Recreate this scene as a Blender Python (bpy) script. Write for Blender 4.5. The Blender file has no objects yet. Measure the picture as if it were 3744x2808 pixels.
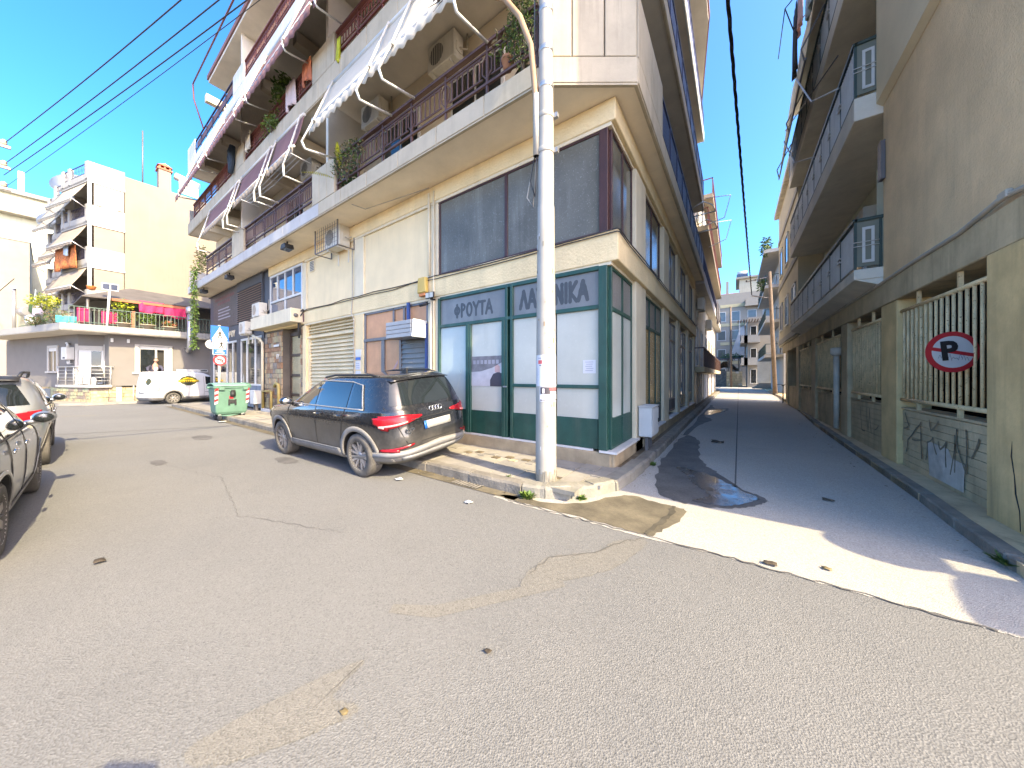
import bpy, math, random
from mathutils import Vector, Matrix, Euler
R = math.radians
sc = bpy.context.scene
C = sc.collection
# ---------------------------------------------------------------- camera, light
HEAD = R(34.9)
cd = bpy.data.cameras.new('camera'); cam = bpy.data.objects.new('camera', cd); C.objects.link(cam)
cam.location = (0, 0, 1.58); cam.rotation_euler = (R(90), 0, HEAD)
cd.sensor_width = 36; cd.lens = 36 * 1173 / 3744; cd.shift_y = -0.008; cd.clip_start = .05; cd.clip_end = 600
sc.camera = cam
SUN_AZ = math.atan2(1, -.13)   # clockwise from +y
SUN_EL = R(38)
w = bpy.data.worlds.new('World'); sc.world = w; w.use_nodes = True
nt = w.node_tree; bg = nt.nodes['Background']
sky = nt.nodes.new('ShaderNodeTexSky'); sky.sky_type = 'NISHITA'; sky.sun_disc = False
sky.sun_elevation = SUN_EL; sky.sun_rotation = SUN_AZ; sky.air_density = .4; sky.dust_density = 1.2; sky.ozone_density = 4; sky.altitude = 0
hs = nt.nodes.new('ShaderNodeHueSaturation'); hs.inputs['Saturation'].default_value = 1.28; hs.inputs['Value'].default_value = 2.25
gm_ = nt.nodes.new('ShaderNodeGamma'); gm_.inputs[1].default_value = 1.0
nt.links.new(sky.outputs[0], gm_.inputs[0]); nt.links.new(gm_.outputs[0], hs.inputs['Color']); tn = nt.nodes.new('ShaderNodeMix'); tn.data_type = 'RGBA'; tn.blend_type = 'MULTIPLY'; tn.inputs[0].default_value = 1; tn.inputs[7].default_value = (1.05, .92, .95, 1)
nt.links.new(hs.outputs[0], tn.inputs[6]); nt.links.new(tn.outputs[2], bg.inputs[0]); bg.inputs[1].default_value = .15
sl = bpy.data.lights.new('sun', 'SUN'); so = bpy.data.objects.new('sun', sl); C.objects.link(so)
sl.energy = 2.5; sl.angle = R(.5); sl.color = (1, .9, .76)
sd = Vector((math.sin(SUN_AZ) * math.cos(SUN_EL), math.cos(SUN_AZ) * math.cos(SUN_EL), math.sin(SUN_EL)))
so.rotation_euler = sd.to_track_quat('Z', 'Y').to_euler(); so.location = (20, -5, 30)
vs = sc.view_settings; vs.view_transform = 'Standard'; vs.look = 'None'; vs.exposure = 2.15; vs.gamma = 1
try: vs.use_white_balance = True; vs.white_balance_temperature = 8700; vs.white_balance_tint = 0
except Exception: pass
try: vs.use_curve_mapping = False
except Exception: pass
sc.cycles.max_bounces = 10; sc.cycles.diffuse_bounces = 8; sc.cycles.caustics_reflective = False; sc.cycles.caustics_refractive = False
rnd = random.Random(7)
# ---------------------------------------------------------------- materials
def _n(nt, t, **k):
    n = nt.nodes.new(t)
    for a, b in k.items():
        if a == 'op': n.operation = b
        elif a == 'i':
            for q, v in b.items(): n.inputs[q].default_value = v
        else: setattr(n, a, b)
    return n
def noise(nt, sc_, det=4, vec=None, rough=.55):
    n = _n(nt, 'ShaderNodeTexNoise', i={'Scale': sc_, 'Detail': det, 'Roughness': rough})
    if vec is not None: nt.links.new(vec, n.inputs['Vector'])
    return n.outputs['Fac']
def ramp(nt, fac, a, b, ca=(0, 0, 0, 1), cb=(1, 1, 1, 1)):
    r = _n(nt, 'ShaderNodeValToRGB'); e = r.color_ramp.elements
    e[0].position = a; e[1].position = b; e[0].color = ca; e[1].color = cb
    nt.links.new(fac, r.inputs[0]); return r.outputs[0]
def mix(nt, f, a, b, bt='MIX'):
    m = _n(nt, 'ShaderNodeMix', data_type='RGBA', blend_type=bt)
    for s, v in ((0, f), (6, a), (7, b)):
        if isinstance(v, (int, float)): m.inputs[s].default_value = v
        elif isinstance(v, (tuple, list)): m.inputs[s].default_value = (*v[:3], 1)
        else: nt.links.new(v, m.inputs[s])
    return m.outputs[2]
def mul(nt, a, k):
    m = _n(nt, 'ShaderNodeMath', op='MULTIPLY'); nt.links.new(a, m.inputs[0])
    if isinstance(k, (int, float)): m.inputs[1].default_value = k
    else: nt.links.new(k, m.inputs[1])
    return m.outputs[0]
def newmat(name):
    m = bpy.data.materials.new(name); m.use_nodes = True
    nt = m.node_tree; p = nt.nodes['Principled BSDF']
    pos = _n(nt, 'ShaderNodeNewGeometry').outputs['Position']
    return m, nt, p, pos
def bump(nt, p, h, strength, dist=.01):
    b = _n(nt, 'ShaderNodeBump', i={'Strength': strength, 'Distance': dist})
    nt.links.new(h, b.inputs['Height']); nt.links.new(b.outputs[0], p.inputs['Normal'])
def mat(name, col, r=.8, m=0, var=.18, sc_=1.7, bmp=0, bs=60, grime=0, gcol=(.09, .08, .065), coat=0, bdist=.01, spec=.5, speck=0):
    M, nt, p, pos = newmat(name)
    big = noise(nt, sc_, 5, pos); fine = noise(nt, sc_ * 14, 3, pos)
    lo = tuple(c * (1 - var) for c in col); hi = tuple(min(1, c * (1 + var)) for c in col)
    c = mix(nt, ramp(nt, big, .3, .7), lo, hi)
    c = mix(nt, mul(nt, ramp(nt, fine, .35, .75), var * .8), c, tuple(x * .6 for x in col))
    if grime:
        mp = _n(nt, 'ShaderNodeMapping'); mp.inputs['Scale'].default_value = (3.2, 3.2, .22); nt.links.new(pos, mp.inputs[0])
        st = noise(nt, 1.6, 6, mp.outputs[0], .65); bl = noise(nt, .7, 4, pos)
        f = mul(nt, mul(nt, ramp(nt, st, .48, .75), ramp(nt, bl, .35, .65)), grime)
        c = mix(nt, f, c, gcol)
    if speck:
        f = mul(nt, ramp(nt, noise(nt, 45, 2, pos), .62, .72), speck); c = mix(nt, f, c, gcol)
    nt.links.new(c, p.inputs['Base Color'])
    p.inputs['Roughness'].default_value = r; p.inputs['Metallic'].default_value = m
    p.inputs['Coat Weight'].default_value = coat; p.inputs['Coat Roughness'].default_value = .04; p.inputs['Specular IOR Level'].default_value = spec
    if r < .6:
        rr = _n(nt, 'ShaderNodeMapRange', i={3: max(.02, r * .7), 4: min(1, r * 1.5 + .05)}); nt.links.new(fine, rr.inputs[0]); nt.links.new(rr.outputs[0], p.inputs['Roughness'])
    if bmp: bump(nt, p, noise(nt, bs, 4, pos, .6), bmp, bdist)
    return M
def glassmat(name, col=(.02, .025, .03), r=.03, film=0):
    M, nt, p, pos = newmat(name)
    n = noise(nt, 1.3, 3, pos)
    c = mix(nt, ramp(nt, n, .3, .7), tuple(x * .75 for x in col), tuple(x * 1.25 for x in col))
    nt.links.new(c, p.inputs['Base Color']); p.inputs['Roughness'].default_value = r
    p.inputs['Specular IOR Level'].default_value = .8
    return M
K = {}
def k(name, *a, **b):
    K[name] = mat(name, *a, **b)
k('cream_wall', (.76, .6, .37), .88, var=.06, bmp=.15, bs=70, grime=.25, gcol=(.25, .2, .13))
k('cream_rough', (.74, .58, .34), .9, var=.1, bmp=.9, bs=22, bdist=.02, grime=.25, gcol=(.22, .18, .11))
k('cream_trim', (.66, .57, .41), .85, var=.09, bmp=.15, bs=60, grime=.4, gcol=(.16, .12, .08))
k('soffit', (.8, .7, .55), .9, var=.08, bmp=.1, bs=30, grime=.1)
k('soffit_grey', (.62, .57, .49), .9, var=.1, bmp=.1, bs=30)
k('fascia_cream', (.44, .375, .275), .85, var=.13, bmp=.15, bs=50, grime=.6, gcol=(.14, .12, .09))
k('fascia_grey', (.42, .41, .4), .85, var=.1, bmp=.1, bs=50, grime=.4, gcol=(.2, .19, .17))
k('fascia_white', (.5, .52, .52), .8, var=.08, grime=.3, gcol=(.3, .28, .25))
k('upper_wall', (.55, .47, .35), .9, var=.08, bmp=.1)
k('rail_brown', (.085, .045, .04), .5, var=.25)
k('rail_bar', (.1, .055, .05), .55, var=.25)
k('rail_red', (.16, .05, .04), .55, var=.25)
k('rail_navy', (.03, .03, .07), .5, var=.25)
k('green_frame', (.012, .062, .047), .4, var=.25, sc_=4, grime=.4, gcol=(.12, .13, .1))
k('film_white', (.5, .49, .42), .2, var=.09, sc_=1.1, grime=.3, gcol=(.36, .35, .29), spec=.3)
k('film_white_cool', (.42, .46, .43), .12, var=.1, sc_=1.0, spec=.4)
k('film_grey', (.17, .17, .165), .3, var=.15, sc_=2, grime=.5, gcol=(.26, .25, .23))
k('film_dark', (.055, .055, .055), .35, var=.15)
k('film_dusty', (.125, .122, .102), .2, var=.25, sc_=1.0, speck=.3, gcol=(.5, .5, .45), spec=.3, grime=.3)
k('film_ochre', (.3, .2, .08), .2, var=.15, sc_=2)
k('maroon_frame', (.05, .018, .016), .45, var=.25)
k('brown_paper', (.56, .29, .155), .4, var=.14, sc_=2.5, grime=.3, gcol=(.33, .17, .09), spec=.2)
k('alu_dark', (.16, .15, .15), .4, m=.4)
k('alu', (.55, .55, .54), .35, m=.6, var=.1)
k('silver', (.42, .42, .42), .3, m=.7, var=.12)
k('white_paint', (.56, .56, .54), .4, var=.06, grime=.15, gcol=(.4, .38, .33))
k('white_metal', (.55, .55, .53), .35, var=.08)
k('shutter_beige', (.64, .53, .34), .5, var=.1, grime=.3, gcol=(.3, .24, .15))
k('shutter_grey', (.2, .2, .19), .45, var=.15, m=.3)
k('slate_paint', (.05, .055, .068), .6, var=.12)
k('panel_blue', (.125, .165, .21), .5, var=.12, grime=.2)
k('blue_post', (.02, .05, .18), .45)
k('stone_a', (.38, .27, .16), .85, var=.3, sc_=8, bmp=.5, bs=40)
k('stone_b', (.3, .16, .085), .85, var=.3, sc_=8, bmp=.5, bs=40)
k('stone_c', (.24, .19, .15), .85, var=.3, sc_=8, bmp=.5, bs=40)
k('stone_d', (.38, .31, .18), .85, var=.3, sc_=8, bmp=.5, bs=40)
k('mortar', (.12, .1, .08), .95, var=.2, bmp=.4)
k('door_brown', (.06, .035, .022), .45, var=.3, sc_=5)
k('door_glass', (.4, .33, .2), .2, var=.15)
k('gas_yellow', (.42, .31, .1), .5, var=.2)
k('plinth', (.36, .28, .18), .9, var=.22, sc_=4, bmp=.5, bs=25, grime=.4, gcol=(.14, .1, .07))
k('marble', (.6, .58, .56), .5, var=.12, sc_=5)
k('pole_white', (.34, .32, .28), .6, var=.12, sc_=3, grime=.75, gcol=(.33, .29, .21), bmp=.15, bs=40)
k('cable', (.03, .03, .032), .7)
k('cable_pale', (.4, .36, .3), .7)
k('conduit', (.36, .23, .13), .55, var=.25)
k('paper', (.6, .59, .6), .8, var=.03)
k('ink', (.1, .1, .13), .8)
k('ink_soft', (.36, .36, .42), .8)
k('ink_red', (.62, .12, .12), .7)
k('kerb', (.2, .18, .15), .9, var=.3, sc_=5, bmp=.8, bs=30, bdist=.02, speck=.35)
k('kerb_concrete', (.23, .215, .18), .9, var=.25, sc_=3, bmp=.6, bs=25, bdist=.02, grime=.5, gcol=(.2, .18, .1))
k('tile', (.29, .265, .225), .85, var=.17, sc_=3, bmp=.3, bs=50, speck=.2)
k('tile_b', (.26, .24, .21), .85, var=.17, sc_=3, bmp=.3, bs=50, speck=.25)
k('tile_c', (.31, .28, .23), .85, var=.17, sc_=3, bmp=.3, bs=50, speck=.2)
k('dirt', (.15, .115, .07), .95, var=.35, sc_=6, bmp=.6, bs=40)
k('pavement_far', (.25, .23, .2), .9, var=.2, sc_=2, bmp=.4, bs=30)
k('leaf', (.07, .13, .025), .6, var=.5, sc_=6)
k('leaf_b', (.1, .16, .02), .6, var=.5, sc_=6)
k('leaf_yellow', (.4, .42, .03), .6, var=.35, sc_=6)
k('leaf_dry', (.2, .15, .07), .8, var=.4, sc_=6)
k('leaf_dark', (.035, .075, .02), .6, var=.5, sc_=6)
k('twig', (.06, .045, .03), .8)
k('terracotta', (.4, .2, .12), .8, var=.2)
k('planter', (.36, .3, .22), .8, var=.2)
k('ac_white', (.6, .57, .5), .5, var=.1, grime=.35, gcol=(.25, .2, .13))
k('ac_grille', (.075, .07, .06), .6)
k('black_plastic', (.016, .016, .017), .5, var=.2)
k('rubber', (.025, .025, .026), .85, var=.3, sc_=9, bmp=.3, bs=90)
k('tyre_dusty', (.095, .088, .078), .9, var=.3, sc_=7, bmp=.4, bs=80)
k('canvas_cream', (.46, .42, .35), .85, var=.06)
k('canvas_red', (.17, .085, .085), .85, var=.12)
k('canvas_beige', (.27, .22, .17), .85, var=.07)
k('canvas_grey', (.28, .25, .2), .85, var=.07)
k('cloth_pink', (.5, .022, .1), .8, var=.15)
k('cloth_navy', (.02, .035, .055), .85, var=.3)
k('cloth_white', (.7, .7, .7), .85)
k('cloth_blue', (.35, .45, .55), .85)
k('cloth_orange', (.42, .13, .04), .85, var=.6, sc_=9)
k('cloth_pale', (.55, .45, .46), .85, var=.2)
k('cloth_black', (.02, .02, .022), .85)
k('wood_pole', (.15, .11, .08), .9, var=.35, sc_=4, bmp=.4, bs=30)
k('concrete_tan', (.64, .47, .23), .92, var=.2, sc_=2.2, bmp=.5, bs=28, grime=.55, gcol=(.12, .1, .06))
k('concrete', (.5, .4, .25), .92, var=.22, sc_=2, bmp=.6, bs=26, grime=.7, gcol=(.1, .09, .06))
k('concrete_pale', (.56, .52, .44), .92, var=.2, sc_=2, bmp=.5, bs=26, grime=.8, gcol=(.12, .1, .08))
k('render_tan', (.78, .57, .34), .95, var=.12, sc_=1.5, bmp=1.0, bs=38, bdist=.015, grime=.2)
k('render_cream', (.7, .58, .39), .92, var=.06, bmp=.2, bs=40)
k('render_green', (.6, .6, .47), .92, var=.08, bmp=.15, bs=40, grime=.2)
k('grille_paint', (.66, .5, .28), .6, var=.25, sc_=5, speck=.9, gcol=(.1, .045, .02))
k('rail_green', (.035, .06, .05), .35, var=.2)
k('panel_corr', (.5, .5, .48), .5, var=.1, grime=.4, gcol=(.18, .16, .13))
k('panel_olive', (.17, .18, .14), .6, var=.12)
k('dark_room', (.03, .028, .025), .95)
k('sign_red', (.45, .02, .028), .4, var=.1)
k('sign_white', (.5, .5, .5), .4, var=.05)
k('sign_blue', (.004, .11, .42), .35, var=.06)
k('sign_black', (.012, .012, .014), .5)
k('bin_green', (.09, .19, .14), .5, var=.14, sc_=3, grime=.4, gcol=(.08, .12, .09))
k('bin_lid', (.14, .29, .22), .5, var=.12, sc_=3)
k('skin', (.5, .29, .21), .6, var=.1)
k('hair', (.12, .1, .09), .8)
k('shirt', (.5, .52, .56), .8)
k('jacket', (.045, .045, .075), .8, var=.2)
k('grey_render', (.17, .158, .148), .92, var=.06, bmp=.15, bs=50)
k('pale_trim', (.42, .4, .37), .8, var=.06)
k('white_wall', (.235, .2, .158), .92, var=.07, sc_=.8, bmp=.2, grime=.2, gcol=(.45, .36, .26))
k('white_wall_b', (.26, .238, .203), .9, var=.06, grime=.25, gcol=(.35, .3, .25))
k('parapet_white', (.29, .285, .27), .85, var=.06, grime=.35, gcol=(.33, .32, .3))
k('far_cream', (.48, .43, .32), .9, var=.08, grime=.2)
k('far_yellow', (.45, .39, .24), .9, var=.08)
k('far_pink', (.55, .25, .2), .9)
k('roof_dark', (.1, .088, .082), .85, var=.2)
k('tile_red', (.4, .13, .07), .8, var=.25)
k('turquoise', (.04, .42, .45), .7)
k('rubble', (.2, .17, .14), .95, var=.4, sc_=3, bmp=1, bs=12, bdist=.05)
k('wicker', (.06, .04, .03), .8, var=.4)
k('alarm_yellow', (.55, .38, .1), .5)
k('red_plastic', (.55, .04, .03), .4)
k('orange', (.6, .2, .06), .6)
k('solar', (.02, .03, .06), .15)
k('litter', (.72, .71, .68), .8)
# glass
K['glass_dark'] = glassmat('glass_dark', (.016, .02, .022), .04)
K['glass_sky'] = glassmat('glass_sky', (.03, .06, .11), .02)
K['glass_car'] = glassmat('glass_car', (.012, .016, .018), .02)
K['glass_dusty'] = glassmat('glass_dusty', (.075, .085, .08), .12)
def carpaint(name, col, m=.0, dust=.5, dz=.75, dcol=(.3, .27, .22), r=.25):
    M, nt, p, pos = newmat(name)
    sx = _n(nt, 'ShaderNodeSeparateXYZ'); nt.links.new(pos, sx.inputs[0])
    mr = _n(nt, 'ShaderNodeMapRange', i={1: dz, 2: dz - .55, 3: 0, 4: 1}); nt.links.new(sx.outputs[2], mr.inputs[0])
    n1 = noise(nt, 3, 5, pos); n2 = noise(nt, 20, 3, pos)
    f = mul(nt, mul(nt, mr.outputs[0], ramp(nt, n1, .2, .65)), dust)
    ad = _n(nt, 'ShaderNodeMath', op='ADD'); nt.links.new(f, ad.inputs[0]); nt.links.new(mul(nt, ramp(nt, n2, .45, .8), dust * .12), ad.inputs[1])
    c = mix(nt, ad.outputs[0], col, dcol)
    nt.links.new(c, p.inputs['Base Color']); p.inputs['Metallic'].default_value = m
    rr = _n(nt, 'ShaderNodeMapRange', i={3: r, 4: .8}); nt.links.new(ad.outputs[0], rr.inputs[0]); nt.links.new(rr.outputs[0], p.inputs['Roughness'])
    cw = _n(nt, 'ShaderNodeMapRange', i={1: 0, 2: .6, 3: 1, 4: 0}); nt.links.new(ad.outputs[0], cw.inputs[0]); nt.links.new(cw.outputs[0], p.inputs['Coat Weight'])
    p.inputs['Coat Roughness'].default_value = .03
    return M
K['paint_black'] = carpaint('paint_black', (.012, .013, .016), .2, .75, .85, (.2, .185, .16))
K['paint_silver'] = carpaint('paint_silver', (.33, .34, .35), .75, .6, .9, (.22, .195, .155), .32)
K['paint_pale'] = carpaint('paint_pale', (.42, .44, .46), .6, .45, .7, (.26, .235, .2), .3)
K['paint_white'] = carpaint('paint_white', (.6, .6, .6), 0, .5, .7, (.3, .26, .2))
k('cladding', (.15, .145, .14), .75, var=.22, sc_=4)
k('cladding_dusty', (.19, .18, .165), .8, var=.2, sc_=4)
k('rim_alloy', (.42, .39, .36), .4, m=.6, var=.15)
k('tail_red', (.3, .008, .016), .15, var=.15)
k('tail_pink', (.75, .3, .3), .2)
k('plate', (.33, .33, .32), .5, var=.08)
k('chrome', (.75, .75, .75), .12, m=1)
k('cladding_silver', (.25, .25, .25), .5, m=.3, var=.12)
k('logo_green', (.05, .055, .02), .5)
k('logo_yellow', (.75, .5, .02), .5)
# asphalt
def asphalt(name, base, light, speck, warm):
    M, nt, p, pos = newmat(name)
    big = noise(nt, .35, 5, pos, .6); mid = noise(nt, 2.2, 5, pos)
    c = mix(nt, ramp(nt, big, .32, .68), base, light)
    c = mix(nt, mul(nt, ramp(nt, mid, .4, .75), .35), c, warm)
    v = _n(nt, 'ShaderNodeTexVoronoi', i={'Scale': 120.0}); nt.links.new(pos, v.inputs['Vector'])
    sp = _n(nt, 'ShaderNodeSeparateColor'); nt.links.new(v.outputs['Color'], sp.inputs[0])
    f = mul(nt, ramp(nt, sp.outputs[0], .76, .8), speck)
    c = mix(nt, f, c, tuple(x * .35 for x in base))
    f2 = mul(nt, ramp(nt, sp.outputs[1], .8, .84), speck)
    c = mix(nt, f2, c, tuple(min(1, x * 1.5) for x in light))
    v2 = _n(nt, 'ShaderNodeTexVoronoi', i={'Scale': 42.0}); nt.links.new(pos, v2.inputs['Vector'])
    sp2 = _n(nt, 'ShaderNodeSeparateColor'); nt.links.new(v2.outputs['Color'], sp2.inputs[0])
    dd = mul(nt, ramp(nt, v2.outputs['Distance'], .22, .3, (1, 1, 1, 1), (0, 0, 0, 1)), ramp(nt, sp2.outputs[2], .93, .95))
    c = mix(nt, mul(nt, dd, speck), c, tuple(x * .3 for x in base))
    # tyre-worn bands along the street, faint oil spots
    ol = noise(nt, .9, 3, pos); c = mix(nt, mul(nt, ramp(nt, ol, .62, .8), .25), c, tuple(x * .55 for x in base))
    nt.links.new(c, p.inputs['Base Color']); p.inputs['Roughness'].default_value = .88
    bump(nt, p, v.outputs['Distance'], .55, .006)
    return M
K['asphalt'] = asphalt('asphalt', (.135, .135, .132), (.164, .163, .157), .28, (.168, .163, .152))
K['asphalt_patch'] = asphalt('asphalt_patch', (.148, .142, .128), (.175, .166, .147), .34, (.18, .166, .138))
K['alley'] = asphalt('alley', (.33, .315, .285), (.4, .375, .33), .3, (.39, .35, .285))
def wet():
    M, nt, p, pos = newmat('wet_ground')
    n = noise(nt, 3, 5, pos)
    nt.links.new(mix(nt, ramp(nt, n, .3, .7), (.05, .05, .05), (.1, .1, .1)), p.inputs['Base Color'])
    rr = _n(nt, 'ShaderNodeMapRange', i={1: .35, 2: .65, 3: .03, 4: .3}); nt.links.new(noise(nt, 6, 4, pos), rr.inputs[0]); nt.links.new(rr.outputs[0], p.inputs['Roughness'])
    return M
K['wet'] = wet()
k('poster_brown', (.07, .055, .05), .5, var=.2)
k('damp', (.09, .087, .08), .55, var=.3, sc_=3)
k('stain', (.125, .105, .07), .9, var=.45, sc_=3, bmp=.5, bs=40)
k('seam', (.1, .095, .09), .9)
# ---------------------------------------------------------------- mesh builder
class MB:
    def __init__(s): s.v = []; s.f = []; s.m = []; s.s = []
    def add(s, vs, fs, m=0, sm=False, T=None):
        o = len(s.v)
        if T is not None: vs = [T @ Vector(p) for p in vs]
        s.v += [tuple(p) for p in vs]
        for f in fs: s.f.append([i + o for i in f]); s.m.append(m); s.s.append(sm)
        return s
    def box(s, x0, x1, y0, y1, z0, z1, m=0, T=None):
        x0, x1 = min(x0, x1), max(x0, x1); y0, y1 = min(y0, y1), max(y0, y1); z0, z1 = min(z0, z1), max(z0, z1)
        return s.add([(x0, y0, z0), (x1, y0, z0), (x1, y1, z0), (x0, y1, z0), (x0, y0, z1), (x1, y0, z1), (x1, y1, z1), (x0, y1, z1)],
                     [(3, 2, 1, 0), (4, 5, 6, 7), (0, 1, 5, 4), (1, 2, 6, 5), (2, 3, 7, 6), (3, 0, 4, 7)], m, False, T)
    def prism(s, poly, a, b, ax='z', m=0, T=None):
        n = len(poly)
        A = 0
        for i in range(n): A += poly[i][0] * poly[(i + 1) % n][1] - poly[(i + 1) % n][0] * poly[i][1]
        if A < 0: poly = poly[::-1]
        if ax == 'z': f = lambda p, q: (p[0], p[1], q)
        elif ax == 'y': f = lambda p, q: (p[0], -q, p[1])
        else: f = lambda p, q: (q, p[0], p[1])
        if ax == 'y': a, b = -b, -a
        vs = [f(p, a) for p in poly] + [f(p, b) for p in poly]
        fs = [tuple(range(n))[::-1], tuple(range(n, 2 * n))] + [(i, (i + 1) % n, n + (i + 1) % n, n + i) for i in range(n)]
        return s.add(vs, fs, m, False, T)
    def tube(s, pts, r, n=6, m=0, caps=True, T=None, sm=True):
        pts = [Vector(p) for p in pts]; L = len(pts)
        rs = r if isinstance(r, (list, tuple)) else [r] * L
        vs = []; fs = []; up = None
        for i, p in enumerate(pts):
            d = (pts[min(i + 1, L - 1)] - pts[max(i - 1, 0)])
            if d.length < 1e-9: d = Vector((0, 0, 1))
            d.normalize()
            if up is None: up = Vector((0, 0, 1)) if abs(d.z) < .9 else Vector((1, 0, 0))
            a = d.cross(up)
            if a.length < 1e-6: a = d.cross(Vector((1, .3, 0)))
            a.normalize(); b = a.cross(d).normalized(); up = b
            for j in range(n):
                t = 2 * math.pi * (j + .5) / n; vs.append(p + (a * math.cos(t) + b * math.sin(t)) * rs[i])
        for i in range(L - 1):
            for j in range(n):
                q = (j + 1) % n; fs.append((i * n + j, i * n + q, (i + 1) * n + q, (i + 1) * n + j))
        s.add(vs, fs, m, sm and n > 4, T)
        if caps: 
            o = len(s.v) - len(vs)
            s.f.append([o + j for j in range(n)][::-1]); s.m.append(m); s.s.append(False)
            s.f.append([o + (L - 1) * n + j for j in range(n)]); s.m.append(m); s.s.append(False)
        return s
    def lathe(s, prof, n=16, m=0, T=None, sm=True, caps=True):   # prof: (r,z); axis z
        vs = []; fs = []
        for r, z in prof:
            for j in range(n): t = 2 * math.pi * j / n; vs.append((r * math.cos(t), r * math.sin(t), z))
        for i in range(len(prof) - 1):
            for j in range(n): q = (j + 1) % n; fs.append((i * n + j, i * n + q, (i + 1) * n + q, (i + 1) * n + j))
        if caps and prof[0][0] > 1e-4: fs.append(tuple(range(n))[::-1])
        if caps and prof[-1][0] > 1e-4: fs.append(tuple(range((len(prof) - 1) * n, len(prof) * n)))
        return s.add(vs, fs, m, sm, T)
    def ell(s, c, r, n=12, k_=8, m=0, T=None):
        vs = []; fs = []
        for i in range(k_ + 1):
            p = math.pi * i / k_
            for j in range(n): t = 2 * math.pi * j / n; vs.append((c[0] + r[0] * math.sin(p) * math.cos(t), c[1] + r[1] * math.sin(p) * math.sin(t), c[2] - r[2] * math.cos(p)))
        for i in range(k_):
            for j in range(n): q = (j + 1) % n; fs.append((i * n + j, i * n + q, (i + 1) * n + q, (i + 1) * n + j))
        return s.add(vs, fs, m, True, T)
    def poly(s, pts, m=0, T=None): return s.add(pts, [tuple(range(len(pts)))], m, False, T)
    def grid(s, fn, nu, nv, m=0, sm=True, T=None):
        vs = [fn(i / nu, j / nv) for j in range(nv + 1) for i in range(nu + 1)]
        fs = [(j * (nu + 1) + i, j * (nu + 1) + i + 1, (j + 1) * (nu + 1) + i + 1, (j + 1) * (nu + 1) + i) for j in range(nv) for i in range(nu)]
        return s.add(vs, fs, m, sm, T)
    def mesh(s, name, mats):
        me = bpy.data.meshes.new(name); me.from_pydata(s.v, [], s.f)
        for q in (mats if isinstance(mats, (list, tuple)) else [mats]): me.materials.append(K[q] if isinstance(q, str) else q)
        me.polygons.foreach_set('material_index', s.m); me.polygons.foreach_set('use_smooth', s.s); me.update(); return me
    def build(s, name, mats, parent=None, bev=0, solid=0):
        return put(name, s.mesh(name, mats), parent, bev, solid)
def put(name, me, parent=None, bev=0, solid=0, loc=None):
    o = bpy.data.objects.new(name, me); C.objects.link(o)
    if parent is not None:
        o.parent = parent
        if parent.get('_w'): o.matrix_parent_inverse = Matrix.Translation(-Vector(parent['_w']))
        elif parent.parent is not None and parent.get('_ws'): pass
    if loc is not None: o.location = loc
    if solid:
        b = o.modifiers.new('s', 'SOLIDIFY'); b.thickness = solid; b.offset = 0
    if bev:
        b = o.modifiers.new('b', 'BEVEL'); b.width = bev; b.segments = 1; b.limit_method = 'ANGLE'; b.angle_limit = R(40)
    return o
def tag(o, label, cat, group=None, kind=None):
    o['label'] = label; o['category'] = cat
    if group: o['group'] = group
    if kind: o['kind'] = kind
    return o
def thing(name, label, cat, loc=(0, 0, 0), rz=0, group=None, world=False):
    # world=True: the parts are written in world coordinates and hung on the base point
    o = bpy.data.objects.new(name, None); C.objects.link(o); o.location = loc; o.rotation_euler = (0, 0, rz); o.empty_display_size = .2
    if world: o['_w'] = loc
    return tag(o, label, cat, group)
def struct(o): o['kind'] = 'structure'; return o
def stuff(o): o['kind'] = 'stuff'; return o
def dup(root, loc, rz=None, label=None):
    r = root.copy(); C.objects.link(r); r.location = loc
    if rz is not None: r.rotation_euler = (0, 0, rz)
    if label: r['label'] = label
    for ch in list(root.children):
        c = ch.copy(); C.objects.link(c); c.parent = r
        for g in ch.children:
            d = g.copy(); C.objects.link(d); d.parent = c
    return r
def B(name, x0, x1, y0, y1, z0, z1, m, parent=None, bev=0): return MB().box(x0, x1, y0, y1, z0, z1).build(name, m, parent, bev)
def textmesh(txt, size, ext=.004, res=3, bold=0.0):
    cu = bpy.data.curves.new('lettering', 'FONT'); cu.body = txt; cu.size = size; cu.extrude = ext; cu.resolution_u = res; cu.offset = bold
    cu.align_x = 'CENTER'; cu.align_y = 'CENTER'
    ob = bpy.data.objects.new('lettering', cu); me = bpy.data.meshes.new_from_object(ob)
    bpy.data.objects.remove(ob); bpy.data.curves.remove(cu); return me
def text(txt, size, m, loc, rot, parent=None, name='lettering', ext=.004, sx=1, bold=0.0):
    me = textmesh(txt, size, ext, bold=bold); me.materials.clear(); me.materials.append(K[m])
    M4 = Matrix.Translation(loc) @ Euler(rot).to_matrix().to_4x4() @ Matrix.Diagonal((sx, 1, 1, 1))
    me.transform(M4); return put(name, me, parent)
FACE_S = (R(90), 0, 0)          # text facing -y
FACE_E = (R(90), 0, R(90))      # facing +x
FACE_W = (R(90), 0, R(-90))     # facing -x
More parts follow.
